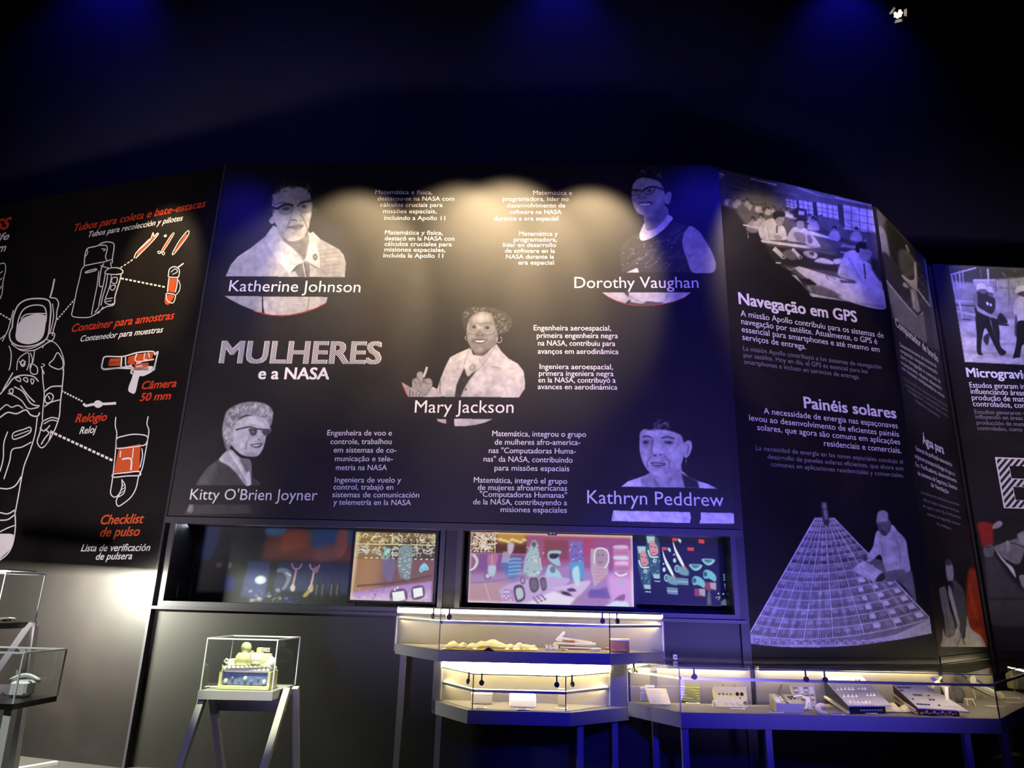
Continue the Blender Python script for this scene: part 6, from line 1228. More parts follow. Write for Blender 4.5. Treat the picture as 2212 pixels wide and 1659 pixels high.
m = MB(); m.beam(ip(1216, 1384), ip(1276, 1391), 0.02, 0.02); m.beam(ip(1204, 1393), ip(1246, 1394), 0.03, 0.016); m.bbox(ip(1214, 1387), (0.05, 0.05, 0.035)); m.build('handle', M_white, t)
m = MB(); m.bbox(ip(1234, 1390), (16 * s, 0.03, 0.022)); m.build('grip', M_cop, t)
m = MB(); m.bbox(ip(1263, 1393), (40 * s, 0.05, 0.018)); 
for k in range(11): m.box(ip(1245 + k * 3.6, 1396) + Vector((0, -0.026, 0)), (0.006, 0.006, 0.02))
m.build('ribbed_bar', M_clear, t)
m = MB(); m.beam(ip(1204, 1394), ip(1203, 1404), 0.024, 0.02); m.cyl(ip(1203, 1403.6), ip(1203, 1402), 0.024, n=12); m.build('hook', M_white, t)
m = MB(); m.bbox(ip(1242, 1400.5) + Vector((0, -0.05, 0)), (54 * s, 0.04, 0.010)); m.build('tray_rim', M_cream, t)
m = MB(); m.bbox(ip(1248, 1403) + Vector((0, -0.03, 0)), (42 * s, 0.05, 0.014)); m.build('tray', M_cop, t)
t, p, s = item('yellow_strap', 1216, 1406, Z, 'short tangled yellow strap in front of the white tool', 'strap')
MB().tube([(p.x + (k - 6) * 1.6 * s, p.y + 0.01 * math.sin(k * 1.7), Z + 0.008 + 0.006 * math.sin(k * 2.3)) for k in range(13)], 0.006).build('strap', mat('yellow_webbing', (0.75, 0.55, 0.08), 0.6), t, True)
t, p, s = item('round_dish', 1287, 1407, Z, 'low round glass dish at the right end of the tools', 'dish')
m = MB(); m.cyl((p.x, p.y + 0.05, Z), (p.x, p.y + 0.05, Z + 0.020), 0.042, 0.054, n=20); m.build('bowl', M_clear, t, True)
m = MB(); m.cyl((p.x, p.y + 0.05, Z + 0.020), (p.x, p.y + 0.05, Z + 0.026), 0.058, n=20); m.build('rim', M_cream, t)
t, p, s = item('orange_tube', 1324, 1404, Z, 'thin orange tube lying near the copper box', 'tube')
m = MB(); m.cyl((p.x - 15 * s, p.y, Z + 0.012), (p.x + 15 * s, p.y, Z + 0.012), 0.012, n=14); m.build('tube', mat('orange_plastic', (0.72, 0.22, 0.06), 0.45), t, True)
t, p, s = item('copper_box', 1351, 1399, Z, 'upright copper coloured box with pale lid', 'box'); p = Vector((1.07, 6.98, Z)); t.location = p
m = MB(); m.bbox((p.x, p.y + 0.04, Z + 0.052), (30 * s, 0.07, 0.10)); m.build('body', M_cop, t)
m = MB(); m.bbox((p.x, p.y + 0.04, Z + 0.110), (32 * s, 0.076, 0.016)); m.build('lid', M_white, t)
for k in range(3): MB().box((p.x + (k - 1) * 8 * s, p.y + 0.003, Z + 0.05), (0.004, 0.004, 0.085)).build('rib', M_cop, t)
card(960, 1395, Z, 22, 2.4, 'caption card at the left end of the upper case')
card(1353, 1404, Z, 28, 2.4, 'caption card under the copper box')

# ---- lower case contents
Z = 0.6955
t, p, s = item('instrument_box', 1040, 1521, Z, 'grey instrument box with pale lid at left of the lower case', 'box')
m = MB(); m.bbox((p.x, p.y + 0.07, Z + 0.042), (45 * s, 0.14, 0.082), bev=0.06); m.build('body', M_lav, t)
m = MB(); m.bbox((p.x, p.y + 0.07, Z + 0.088), (46 * s, 0.145, 0.010)); m.build('lid', M_white, t)
t, p, s = item('white_box', 1129, 1529, Z, 'bright white box tilted in the middle of the lower case', 'box')
m = MB(); m.bbox((p.x, p.y + 0.08, Z + 0.055), (57 * s, 0.13, 0.075), rx=0.35, bev=0.12); m.build('body', M_white, t)
m = MB(); m.box((p.x, p.y + 0.14, Z + 0.03), (0.18, 0.02, 0.05)); m.build('stand', M_clear, t)
t, p, s = item('slab_block', 1213, 1525, Z, 'tall thin beige slab standing beside the right glass edge', 'block')
m = MB(); m.bbox((p.x, p.y + 0.03, Z + 0.072), (14 * s, 0.05, 0.14)); m.build('body', mat('beige_slab', (0.42, 0.38, 0.27), 0.5), t)
m = MB(); m.bbox((p.x, p.y + 0.03, Z + 0.146), (14.4 * s, 0.054, 0.006)); m.build('cap', M_cream, t)
card(1039, 1531, Z, 22, 3, 'caption card before the grey instrument box')
card(1130, 1534.5, Z, 26, 3, 'caption card before the white box')
card(1214, 1532, Z, 25, 3, 'caption card before the beige slab')

# ---- long case contents
Z = 0.7505
def tplate(name, q, zs, th, label, cat, m, leg=True, body='face'):
    P = [V(hz(x, y, z)) for (x, y), z in zip(q, zs)]
    c = sum(P, Vector()) / 4; t = thing(name, (c.x, c.y, Z), label, cat)
    mb = MB(); P, n = plate(mb, q, zs, th); mb.build(body, m, t)
    if leg:
        k = MB(); tp = (P[0] + P[1]) / 2 - n * th; k.beam(tp + Vector((0, 0.0, -0.01)), (tp.x, tp.y + 0.03, Z), 0.03, 0.012); k.build('prop', M_clear, t)
    return t, P, n
def onplate(P, n, u, v, h=0.0): return P[3] + (P[2] - P[3]) * u + (P[0] - P[3]) * v + ((P[1] - P[0]) - (P[2] - P[3])) * u * v + n * h
# q order: back-left, back-right, front-right, front-left
t, P, n = tplate('data_sheet', [(1393.5, 1486), (1438.5, 1487), (1449.5, 1521), (1403, 1520)], (0.885, 0.885, 0.77, 0.77), 0.006, 'tilted cream data sheet on a small stand at left of the long case', 'sheet', mat('cream_card', (0.80, 0.74, 0.55), 0.6))
m = MB()
for k in range(9): a, b = onplate(P, n, 0.18, 0.1 + k * 0.09, 0.001), onplate(P, n, 0.55 + 0.3 * random.random(), 0.1 + k * 0.09, 0.001); m.beam(a, b, 0.0012, 0.0006, up=n)
m.build('printed_lines', mat('card_ink', (0.12, 0.12, 0.14), 0.7), t)
m = MB(); a = onplate(P, n, 0, 1); m.bbox(a + Vector((-0.01, 0.03, -0.01)), (0.07, 0.02, 0.03)); m.bbox(a + Vector((0.05, 0.04, 0.012)), (0.09, 0.02, 0.02)); m.bbox(a + Vector((-0.015, 0.03, -0.075)), (0.05, 0.03, 0.07)); m.build('clip', M_clear, t)
card(1433, 1525, Z, 28, 2.6, 'caption card before the tilted data sheet')
t, P, n = tplate('circuit_board', [(1466, 1479), (1512, 1480), (1513.5, 1516), (1470, 1514)], (0.90, 0.90, 0.76, 0.76), 0.008, 'green circuit board standing upright in the long case', 'circuit board', mat('circuit_green', (0.20, 0.22, 0.035), 0.45, noise=0.2, nscale=30), body='board')
for k in range(6):
    m = MB(); v = 0.07 + k * 0.165; m.beam(onplate(P, n, 0.02, v, 0.003), onplate(P, n, 0.26, v, 0.003), 0.010, 0.004, up=n); m.beam(onplate(P, n, 0.26, v, 0.003), onplate(P, n, 0.34, v - 0.05, 0.003), 0.007, 0.004, up=n); m.beam(onplate(P, n, 0.34, v - 0.05, 0.003), onplate(P, n, 0.96, v - 0.05, 0.003), 0.008, 0.004, up=n); m.build('track', mat('yellow_track', (0.62, 0.60, 0.16), 0.5), t)
card(1498, 1521, Z, 28, 2.6, 'caption card before the green circuit board')
t, P, n = tplate('control_unit', [(1541, 1482), (1612, 1484), (1615.5, 1528), (1548, 1526)], (0.912, 0.912, 0.755, 0.755), 0.07, 'cream control unit with dials standing left of the centre clamps', 'control unit', mat('pale_yellow_enamel', (0.80, 0.74, 0.40), 0.4), leg=False, body='housing')
for (u, v, r, h, mm) in ((0.14, 0.60, .011, .010, M_steel), (0.26, 0.60, .011, .010, M_steel), (0.38, 0.60, .009, .010, M_steel), (0.50, 0.60, .011, .010, M_steel), (0.70, 0.61, .016, .016, M_black), (0.84, 0.61, .016, .016, M_black), (0.33, 0.17, .018, .016, M_clear), (0.53, 0.17, .018, .016, M_clear), (0.75, 0.16, .026, .014, M_cream), (0.92, 0.16, .018, .018, M_steel), (0.78, 0.43, .008, .008, M_cop)):
    c = onplate(P, n, u, v); m = MB(); m.cyl(c, c + n * h, r, r * 0.85, n=16); m.build('knob', mm, t)
for u in (0.30, 0.66): c = onplate(P, n, u, 1.0); MB().cyl(c - n * 0.03, c - n * 0.03 + Vector((0, 0, 0.035)), 0.009, n=10).build('post', M_cop, t)
m = MB(); c = onplate(P, n, -0.06, 0.08); m.tube([c + Vector((0.03 * math.cos(a) * 0.6, 0, 0.035 * math.sin(a))) for a in np.linspace(0, 5.8, 12)], 0.006); m.build('plug_ring', M_white, t, True)
for u in (0.1, 0.4, 0.65, 0.9): c = onplate(P, n, u, 0.93); MB().cyl(c, c + n * 0.003, 0.004, n=8).build('screw', M_steel, t)
card(1595, 1533, Z, 30, 2.6, 'caption card before the cream control unit')
# keypad box with a sloped top
t, p, s = item('keypad_box', 1695, 1535, Z, 'grey keypad box with sloped top beside the grid tray', 'keypad box')
q = [(1661, 1499), (1722, 1500), (1735, 1520), (1676, 1519)]; T4 = [V(hz(x, y, z)) for (x, y), z in zip(q, (0.86, 0.86, 0.83, 0.83))]
m = MB(); B = [Vector((v.x, v.y, Z + 0.002)) for v in T4]; m.hexa(B, T4); m.build('housing', mat('grey_enamel', (0.46, 0.44, 0.36), 0.45), t)
n = (T4[1] - T4[0]).cross(T4[3] - T4[0]).normalized(); n = n if n.z > 0 else -n
for (u, v, w, d) in ((0.12, 0.5, 0.035, 0.22),): a = onplate(T4, n, u, 0.1, 0.006); b = onplate(T4, n, u, 0.9, 0.006); MB().beam(a, b, w, 0.012, up=n).build('label_strip', M_card, t)
a, b = onplate(T4, n, 0.42, 0.0, 0.004), onplate(T4, n, 0.42, 1.0, 0.004); MB().beam(a, b, 0.02, 0.012, up=n).build('ridge', M_grey, t)
for (u, v) in ((0.62, 0.62), (0.74, 0.66), (0.66, 0.45), (0.80, 0.5), (0.30, 0.3), (0.30, 0.6), (0.24, 0.45)):
    c = onplate(T4, n, u, v); m = MB(); m.bbox(c + n * 0.005, (0.018, 0.018, 0.012)); m.build('key', M_black if u > 0.5 else M_clear, t)
m = MB(); c = onplate(T4, n, 0.36, 1.0); m.tube([c, c + Vector((0.01, 0.02, 0.03)), c + Vector((0.03, 0.02, 0.06)), c + Vector((0.035, 0.02, 0.085))], [0.016, 0.014, 0.010, 0.006]); m.build('antenna', mat('brown_plastic', (0.22, 0.13, 0.08), 0.5), t, True)
m = MB(); c = onplate(T4, n, 0.02, 0.55); m.beam((c.x, c.y, c.z - 0.06), (c.x + 0.004, c.y - 0.02, Z), 0.006, 0.006); m.build('foot', M_steel, t)
card(1680, 1541, Z, 27, 2.6, 'caption card before the grey keypad box')
# tray with four windows, leaning
t, P, n = tplate('grid_tray', [(1707, 1480), (1758, 1480), (1765, 1527), (1722, 1527)], (0.93, 0.93, 0.76, 0.76), 0.02, 'pale tray with four clear windows leaning behind the keypad box', 'tray', mat('tray_beige', (0.62, 0.56, 0.42), 0.5), body='frame')
for k in range(4):
    for j in range(2):
        u0 = 0.08 + k * 0.225; v0 = 0.28 + j * 0.34
        q = [onplate(P, n, u0, v0 + 0.28, 0.003), onplate(P, n, u0 + 0.18, v0 + 0.28, 0.003), onplate(P, n, u0 + 0.18, v0, 0.003), onplate(P, n, u0, v0, 0.003)]
        m = MB(); m.hexa([x - n * 0.004 for x in q], q); m.build('cell', M_white if j and k % 2 else mat('cell_brown', (0.30, 0.22, 0.16), 0.4), t)
        m = MB(); m.beam(onplate(P, n, u0, v0 + 0.12, 0.006), onplate(P, n, u0 + 0.18, v0 + 0.12, 0.006), 0.022, 0.006, up=n); m.build('vial', M_clear, t)
m = MB()
for k in range(5): c = onplate(P, n, 0.86 - 0.05 * (k % 2), 0.22 - 0.05 * k, 0.004); m.box(c, (0.02, 0.008, 0.008))
m.build('connector', M_cream, t)
t, p, s = item('cable_bundle', 1741, 1534, Z, 'bundle of curled white cable ends beside the grid tray', 'cable bundle')
for k in range(9):
    m = MB(); a = random.uniform(-0.4, 0.4)
    pts = [(p.x - 0.06 + 0.03 * math.sin(k), p.y + 0.05, Z + 0.10 + 0.008 * k % 0.02), (p.x - 0.02, p.y + 0.03, Z + 0.12), (p.x + 0.015 + 0.004 * k, p.y + 0.01, Z + 0.09), (p.x + 0.02 + 0.02 * math.sin(k * 2), p.y, Z + 0.05), (p.x - 0.03 + 0.012 * k, p.y - 0.01, Z + 0.006)]
    m.tube(pts, 0.006); m.build('cable', M_white if k % 3 else M_cream, t, True)
t, p, s = item('curved_clamp', 1783, 1543, Z, 'small cream curved clamp lying at the front glass', 'clamp')
m = MB(); m.tube([(p.x + 0.048 * math.cos(a), p.y + 0.03 + 0.02 * math.sin(a * 1.0), Z + 0.035 + 0.028 * math.sin(a)) for a in np.linspace(0.9, 5.2, 14)], [0.012, 0.018, 0.022, 0.024, 0.026, 0.026, 0.026, 0.025, 0.024, 0.022, 0.02, 0.018, 0.016, 0.012]); m.build('body', mat('clamp_cream', (0.72, 0.62, 0.42), 0.5), t, True)
card(1812, 1546, Z, 26, 2.4, 'caption card beside the small curved clamp')
# switch panel
t, P, n = tplate('switch_panel', [(1775, 1461), (1862, 1461), (1925, 1523.5), (1833, 1524)], (0.985, 0.985, 0.825, 0.825), 0.010, 'large pale tilted switch panel with four rows of toggles', 'switch panel', mat('panel_lavender', (0.58, 0.55, 0.58), 0.45), leg=False)
def toggles(P, n, rows, mm, r=0.007, tall=0.022):
    for (v, us) in rows:
        for u in us:
            c = onplate(P, n, u, v); m = MB(); m.box(c + n * 0.004, (0.022, 0.014, 0.008)); m.cyl(c + n * 0.006, c + n * tall + Vector((0, 0.004, 0)), r * 0.8, r * 0.5, n=8); m.build('toggle', mm, t)
toggles(P, n, ((0.08, [0.10, 0.19, 0.28, 0.37, 0.46, 0.55]), (0.27, [0.08, 0.18, 0.28, 0.37]), (0.30, [0.66, 0.74, 0.82]), (0.50, [0.08, 0.17, 0.26, 0.35, 0.44]), (0.51, [0.60, 0.68, 0.75]), (0.84, [0.74, 0.82])), M_cream)
m = MB()
for k in range(5): m.beam(onplate(P, n, 0.10 + 0.1 * k, 0.83, 0.002), onplate(P, n, 0.16 + 0.1 * k, 0.83, 0.002), 0.006, 0.002, up=n)
m.build('engraved_lines', M_lav, t)
Q = [onplate(P, n, u, v, -0.012) for u, v in ((0.03, 0.95), (0.93, 0.95), (0.90, 0.06), (0.05, 0.06))]
m = MB(); m.hexa([Vector((v.x, v.y, Z + 0.002)) for v in Q], Q); m.build('chassis', mat('dark_chassis', (0.03, 0.04, 0.06), 0.3, 0.5), t)
for k in range(8): c = (Q[3] + (Q[2] - Q[3]) * (0.3 + 0.08 * k)); MB().cyl((c.x, c.y - 0.001, Z + 0.03), (c.x, c.y - 0.016, Z + 0.03), 0.009, n=10).build('port', M_steel, t)
m = MB(); m.beam((Q[3].x - 0.01, Q[3].y, Z + 0.008), (Q[0].x - 0.01, Q[0].y, Z + 0.05), 0.02, 0.02); m.build('side_rail', M_cream, t)
card(1884, 1543, Z, 24, 2.4, 'caption card before the tilted switch panel')
t, p, s = item('yellow_glove', 1930, 1538, Z, 'crumpled yellow cloth strip lying between the two large panels', 'cloth')
R = random.Random(9)
m = MB(); W = 76 * s
def gl(u, v):
    w = 0.5 + 0.5 * math.sin(min(1, u * 1.6) * 1.9); return (p.x - W / 2 + W * u + 0.008 * math.sin(v * 5), p.y + (v - 0.5) * 0.09 * w + 0.01 * math.sin(u * 9), Z + 0.010 + 0.062 * w * math.sin(math.pi * v) * (0.7 + 0.3 * math.sin(u * 17) + 0.2 * math.sin(u * 31 + v * 9)))
m.sheet(gl, 40, 10, 0.006); m.build('folded_cloth', mat('yellow_cloth', (0.80, 0.74, 0.28), 0.6, bump=0.5, nscale=14), t, True)
m = MB(); m.tube([(p.x - W / 2 + 0.004 - 0.02 * math.sin(k), p.y + 0.006 * k, Z + 0.012 + 0.006 * k) for k in range(6)], 0.006); m.build('cord', M_cop, t, True)
m = MB(); m.beam((p.x + W / 2 - 0.06, p.y, Z + 0.018), (p.x + W / 2, p.y - 0.01, Z + 0.008), 0.03, 0.012); m.build('cuff', M_cream, t)
# stepped keyboard panel
t, P, n = tplate('key_panel', [(1922, 1472), (1990, 1474), (2090, 1536), (1984, 1529)], (0.975, 0.975, 0.80, 0.815), 0.010, 'large pale stepped panel with rows of small dark keys', 'key panel', mat('panel_lavender', (0.58, 0.55, 0.58), 0.45), leg=False)
m = MB(); q = [onplate(P, n, 0.80, 0.55), onplate(P, n, 1.05, 0.55), onplate(P, n, 1.02, -0.02), onplate(P, n, 0.80, -0.02)]
m.hexa([x - n * 0.01 for x in q], q); m.build('wing', mat('panel_lavender', (0.58, 0.55, 0.58), 0.45), t)
for (v, us) in ((0.12, [0.06, 0.12, 0.18, 0.24, 0.30, 0.52]), (0.30, [0.08]), (0.32, [0.50, 0.58]), (0.47, [0.24, 0.30, 0.36, 0.42, 0.60]), (0.62, [0.02, 0.06]), (0.74, [0.04, 0.12, 0.20, 0.28, 0.36]), (0.88, [0.10, 0.20, 0.30, 0.40])):
    for u in us: c = onplate(P, n, u, v); m = MB(); m.bbox(c + n * 0.005, (0.017, 0.014, 0.012)); m.build('key', mat('key_purple', (0.07, 0.05, 0.10), 0.4), t)
for k, u in enumerate((0.66, 0.72, 0.78, 0.84, 0.90, 0.42, 0.46, 0.40)):
    v = 0.12 if k < 5 else 0.1 + 0.2 * (k - 4) ; c = onplate(P, n, u, v); m = MB(); m.bbox(c + n * 0.003, (0.012, 0.010, 0.006)); m.build('lamp', M_clear, t)
Q = [onplate(P, n, u, v, -0.012) for u, v in ((0.02, 0.92), (0.80, 0.92), (0.88, 0.06), (0.03, 0.04))]
m = MB(); m.hexa([Vector((v.x, v.y, Z + 0.002)) for v in Q], Q); m.build('chassis', mat('brown_chassis', (0.06, 0.03, 0.03), 0.4), t)
for k in range(14):
    c = Q[3] + (Q[2] - Q[3]) * (0.05 + 0.065 * k); m = MB(); m.ball((c.x, c.y - 0.006, Z + 0.02 + 0.006 * (k % 3)), 0.012, 8, 6, jit=0.2); m.build('wire_coil', (M_gold, M_cop, M_cream)[k % 3], t, True)
for k in range(5): m = MB(); a = Q[3] + (Q[0] - Q[3]) * 0.02; b = Q[3] + (Q[0] - Q[3]) * 0.98; m.tube([(a.x - 0.012 - 0.004 * k, a.y, Z + 0.012 + 0.008 * k), ((a.x + b.x) / 2 - 0.02, (a.y + b.y) / 2, Z + 0.03 + 0.012 * k), (b.x - 0.012, b.y, Z + 0.06 + 0.016 * k)], 0.006); m.build('wire', (M_gold, M_cream, M_cop)[k % 3], t, True)
card(2044, 1547, Z, 30, 2.4, 'caption card before the stepped key panel')
# things behind on the right
t, p, s = item('probe_model', 1972, 1500, Z, 'cream rounded probe head standing behind the stepped key panel', 'model')
m = MB(); m.ball((p.x, p.y + 0.02, Z + 0.20), 0.075, squash=(1, 0.7, 0.6)); m.build('head', M_cream, t, True)
m = MB(); m.cyl((p.x, p.y + 0.03, Z), (p.x, p.y + 0.03, Z + 0.18), 0.03, n=12); m.build('stem', M_clear, t, True)
m = MB(); m.tube([(p.x - 0.08 + 0.018 * math.cos(a), p.y, Z + 0.245 + 0.026 * math.sin(a)) for a in np.linspace(0, 6.2, 12)], 0.003); m.build('wire_loop', M_white, t, True)
t, P, n = tplate('cross_bracket', [(2030, 1478), (2048, 1476), (2066, 1524), (2046, 1516)], (1.0, 1.0, 0.78, 0.79), 0.02, 'pale upright bracket with crossed arms behind the key panel', 'bracket', M_cream)
for (u0, v0, u1, v1) in ((-0.5, 1.35, 0.6, 0.75), (-0.9, 0.85, 0.5, 1.3)): MB().beam(onplate(P, n, u0, v0, .005), onplate(P, n, u1, v1, .005), 0.03, 0.016, up=n).build('arm', M_cream, t)
t, p, s = item('dark_disc', 2074, 1519, Z, 'dark grey upright disc on a foot behind the key panel', 'disc')
m = MB(); m.cyl((p.x, p.y + 0.02, Z + 0.082), (p.x, p.y + 0.05, Z + 0.082), 0.078, n=28); m.build('disc', mat('disc_grey', (0.10, 0.10, 0.10), 0.5), t)
m = MB(); m.cyl((p.x, p.y + 0.02, Z + 0.082), (p.x, p.y + 0.012, Z + 0.082), 0.05, 0.045, n=24); m.build('hub', mat('hub_grey', (0.16, 0.16, 0.16), 0.4), t)
m = MB(); m.bbox((p.x, p.y + 0.035, Z + 0.006), (0.09, 0.05, 0.012)); m.build('foot', M_black, t)
t, p, s = item('label_stand', 2099, 1525, Z, 'little clear stand with two legs holding a pale strip', 'stand')
m = MB(); m.bbox((p.x, p.y + 0.03, Z + 0.06), (0.085, 0.04, 0.014)); m.build('strip', M_cream, t)
for k in (-1, 1): MB().beam((p.x + 0.03 * k, p.y + 0.02, Z + 0.054), (p.x + 0.036 * k, p.y, Z), 0.010, 0.006).build('leg', M_clear, t)
t, p, s = item('satellite_model', 2130, 1512, Z, 'grey and cream satellite model with small wheel near right glass corner', 'model')
a, b = V(hz(2096, 1500, 0.79)), V(hz(2168, 1520, 0.80))
c = Vector((p.x, p.y + 0.1, Z + 0.12))
m = MB(); m.cyl(c + Vector((-0.16, 0.16, 0.10)), c + Vector((0.14, -0.06, -0.07)), 0.05, 0.036, n=16); m.build('body', mat('model_grey', (0.50, 0.48, 0.46), 0.4), t, True)
m = MB(); m.cyl(c + Vector((-0.20, 0.15, 0.13)), c + Vector((-0.16, 0.16, 0.10)), 0.028, 0.05, n=16); m.build('nose', M_gold, t, True)
m = MB(); m.cyl(c + Vector((-0.06, 0.02, 0.075)), c + Vector((-0.05, -0.01, 0.07)), 0.046, n=20); m.build('wheel', M_clear, t)
m = MB(); m.beam(c + Vector((0.0, 0.1, 0.10)), c + Vector((0.16, 0.05, -0.02)), 0.06, 0.01); m.build('wing', mat('model_blue', (0.06, 0.06, 0.55), 0.4), t)
m = MB(); m.beam(c + Vector((-0.10, -0.02, 0.02)), c + Vector((0.10, -0.13, -0.09)), 0.05, 0.01); m.build('wing', mat('model_grey', (0.50, 0.48, 0.46), 0.4), t)
m = MB(); m.ball(c + Vector((0.17, -0.08, -0.075)), 0.04, 10, 8, jit=0.12); m.build('tail_engine', M_cream, t, True)
for k in (-1, 1): m = MB(); m.beam(c + Vector((0.05 * k, 0.02, -0.02)), (c.x + 0.05 * k, c.y, Z), 0.012, 0.012); m.build('strut', M_clear, t)
for k, (x, y, l) in enumerate(((2150, 1528, 34), (2180, 1510, 26), (2190, 1520, 28))):
    p = V(hz(x, y, Z)); s = mpp(x, y, Z); t = thing('probe_rod', p, ('longest thin white rod lying under the satellite model', 'upper thin white rod beyond the dark glass corner', 'lower thin white rod beyond the dark glass corner')[k], 'rod', 'thin rods at the right end of the long case')
    m = MB(); m.cyl((p.x - l * s / 2, p.y + 0.01, Z + 0.008), (p.x + l * s / 2, p.y - 0.02, Z + 0.008), 0.007, 0.005, n=10); m.build('shaft', M_white, t, True); m = MB(); m.cyl((p.x + l * s / 2, p.y - 0.02, Z + 0.008), (p.x + l * s / 2 + 0.01, p.y - 0.021, Z + 0.008), 0.010, n=10); m.build('tip', M_steel, t)
t, p, s = item('cylinder_unit', 2206, 1492, Z, 'cream box with white round top at the right picture edge', 'instrument')
m = MB(); m.bbox((p.x + 0.03, p.y + 0.08, Z + 0.10), (0.2, 0.16, 0.19), rz=0.2); m.build('body', mat('pale_yellow_enamel', (0.80, 0.74, 0.40), 0.4), t)
m = MB(); m.cyl((p.x + 0.03, p.y + 0.08, Z + 0.197), (p.x + 0.03, p.y + 0.08, Z + 0.235), 0.09, n=24); m.build('glass_drum', M_clear, t, True)
m = MB(); m.cyl((p.x + 0.03, p.y + 0.08, Z + 0.236), (p.x + 0.03, p.y + 0.08, Z + 0.25), 0.095, n=24); m.build('cap', M_white, t)

# ================================================================ TRESTLE PEDESTAL WITH ACRYLIC BOX
ZP = 0.9
t = thing('pedestal_table', (-2.05, 6.1, 0), 'lavender lit trestle table holding the clear box with engine model', 'table')
fl, fr_, br = V(hz(428, 1491.5, ZP)), V(hz(589.6, 1494.7, ZP)), V(hz(622, 1479, ZP))
w = fr_ - fl; d = br - fr_; d = Vector((0.02, d.y, 0)); bl = fl + d
top = [(fl.x, fl.y), (fr_.x, fr_.y), ((fr_ + d).x, (fr_ + d).y), (bl.x, bl.y)]
MB().prism(top, ZP - 0.062, ZP).build('table_top', M_lav, t)
for (x, s) in ((fl.x + 0.02, -1), (fr_.x + 0.035, 1)):
    xo = 0.0 if s < 0 else 0.012
    tz = ZP - 0.062 if s < 0 else ZP - 0.002
    y0 = fl.y + 0.06 if s < 0 else fr_.y + 0.22
    m = MB(); m.beam((x + xo, y0, tz), (x + xo - 0.02, fl.y - 0.36, 0.0), 0.05, 0.05, up=(1, 0, 0)); m.build('leg', M_lav, t)
    m = MB(); m.beam((x + xo + 0.03, y0 + 0.12, tz), (x + xo + 0.045, fl.y + 0.72, 0.0), 0.05, 0.05, up=(1, 0, 0)); m.build('leg', M_lav, t)
MB().beam((fl.x + 0.06, fl.y + 0.30, ZP - 0.135), (fr_.x + 0.03, fr_.y + 0.30, ZP - 0.135), 0.03, 0.085).build('stretcher', M_lav, t)
def acrylic(label, q, z0, z1, group='clear acrylic boxes'):
    c = sum((Vector((a[0], a[1], 0)) for a in q), Vector()) / len(q)
    t = thing('acrylic_box', (c.x, c.y, z0), label, 'acrylic box', group)
    n = len(q)
    for i in range(n):
        a, b = Vector(q[i]), Vector(q[(i + 1) % n]); dd = (b - a).normalized(); nn = Vector((-dd.y, dd.x)) * 0.004
        MB().prism([(a.x, a.y), (b.x, b.y), (b.x + nn.x, b.y + nn.y), (a.x + nn.x, a.y + nn.y)], z0, z1).build('side_pane', M_acr, t)
        MB().beam((a.x, a.y, z1), (b.x, b.y, z1), 0.011, 0.011).build('top_edge', M_edge, t)
        MB().box((a.x, a.y, (z0 + z1) / 2), (0.009, 0.009, z1 - z0)).build('corner_edge', M_edge, t)
    MB().prism(q, z1 - 0.004, z1).build('top_pane', M_acr, t)
    return t
bi = 0.012
q = [(fl.x + bi, fl.y + bi), (fr_.x - bi, fr_.y + bi), ((fr_ + d).x - bi + 0.02, (fr_ + d).y), (bl.x + bi, bl.y)]
acrylic('clear acrylic box over the engine model on trestle table', q, ZP + 0.001, 1.275)
# engine model
cx = (fl.x + fr_.x) / 2 + 0.025; cy = fl.y + 0.20; s = mpp(530, 1488, ZP); z = ZP + 0.002
M_eng = mat('engine_cream', (0.80, 0.78, 0.42), 0.38, noise=0.08); M_engw = mat('engine_white', (0.92, 0.92, 0.74), 0.4); M_engb = mat('engine_blue', (0.22, 0.27, 0.50), 0.25, noise=0.5, nscale=30)
t = thing('engine_model', (cx, cy, z), 'pale yellow engine model with blue crank case inside clear box', 'model')
MB().bbox((cx, cy, z + 0.014), (0.40, 0.22, 0.026)).build('base_tray', M_eng, t)
m = MB(); m.bbox((cx - 0.005, cy + 0.01, z + 0.075), (0.37, 0.16, 0.095)); m.build('crank_case', M_engb, t)
for k in range(7): m = MB(); m.ball((cx - 0.15 + 0.05 * k, cy - 0.075, z + 0.06 + 0.02 * (k % 2)), 0.016 - 0.004 * (k % 3), 10, 8, jit=0.1); m.build('bulb', M_engb if k % 3 else M_engw, t, True)
for (dx) in (-0.19, 0.19): m = MB(); m.bbox((cx + dx, cy, z + 0.075), (0.022, 0.19, 0.115)); m.build('end_plate', M_eng, t)
m = MB(); m.bbox((cx + 0.0, cy + 0.01, z + 0.145), (0.38, 0.19, 0.045), bev=0.3); m.build('deck_plate', M_engw, t)
for k in range(12): m = MB(); m.cyl((cx - 0.185 + 0.034 * k, cy - 0.088, z + 0.166), (cx - 0.185 + 0.034 * k, cy - 0.088, z + 0.175), 0.007, n=8); m.build('bolt', M_eng, t)
m = MB(); m.cyl((cx - 0.10, cy, z + 0.215), (cx + 0.0, cy, z + 0.22), 0.048, n=20); m.cyl((cx - 0.115, cy, z + 0.215), (cx - 0.10, cy, z + 0.215), 0.03, 0.048, n=20); m.build('cylinder', M_eng, t, True)
m = MB(); m.cyl((cx + 0.0, cy, z + 0.22), (cx + 0.012, cy, z + 0.22), 0.060, n=20); m.build('flange', M_eng, t)
m = MB(); m.cyl((cx + 0.012, cy, z + 0.222), (cx + 0.095, cy, z + 0.225), 0.044, n=20); m.build('cylinder', M_engw, t, True)
m = MB(); m.cyl((cx + 0.095, cy, z + 0.215), (cx + 0.15, cy, z + 0.205), 0.05, 0.058, n=16); m.build('gear_case', M_eng, t, True)
m = MB(); m.ball((cx + 0.16, cy - 0.01, z + 0.185), 0.058, 14, 10, squash=(0.8, 1, 1)); m.build('housing', M_engw, t, True)
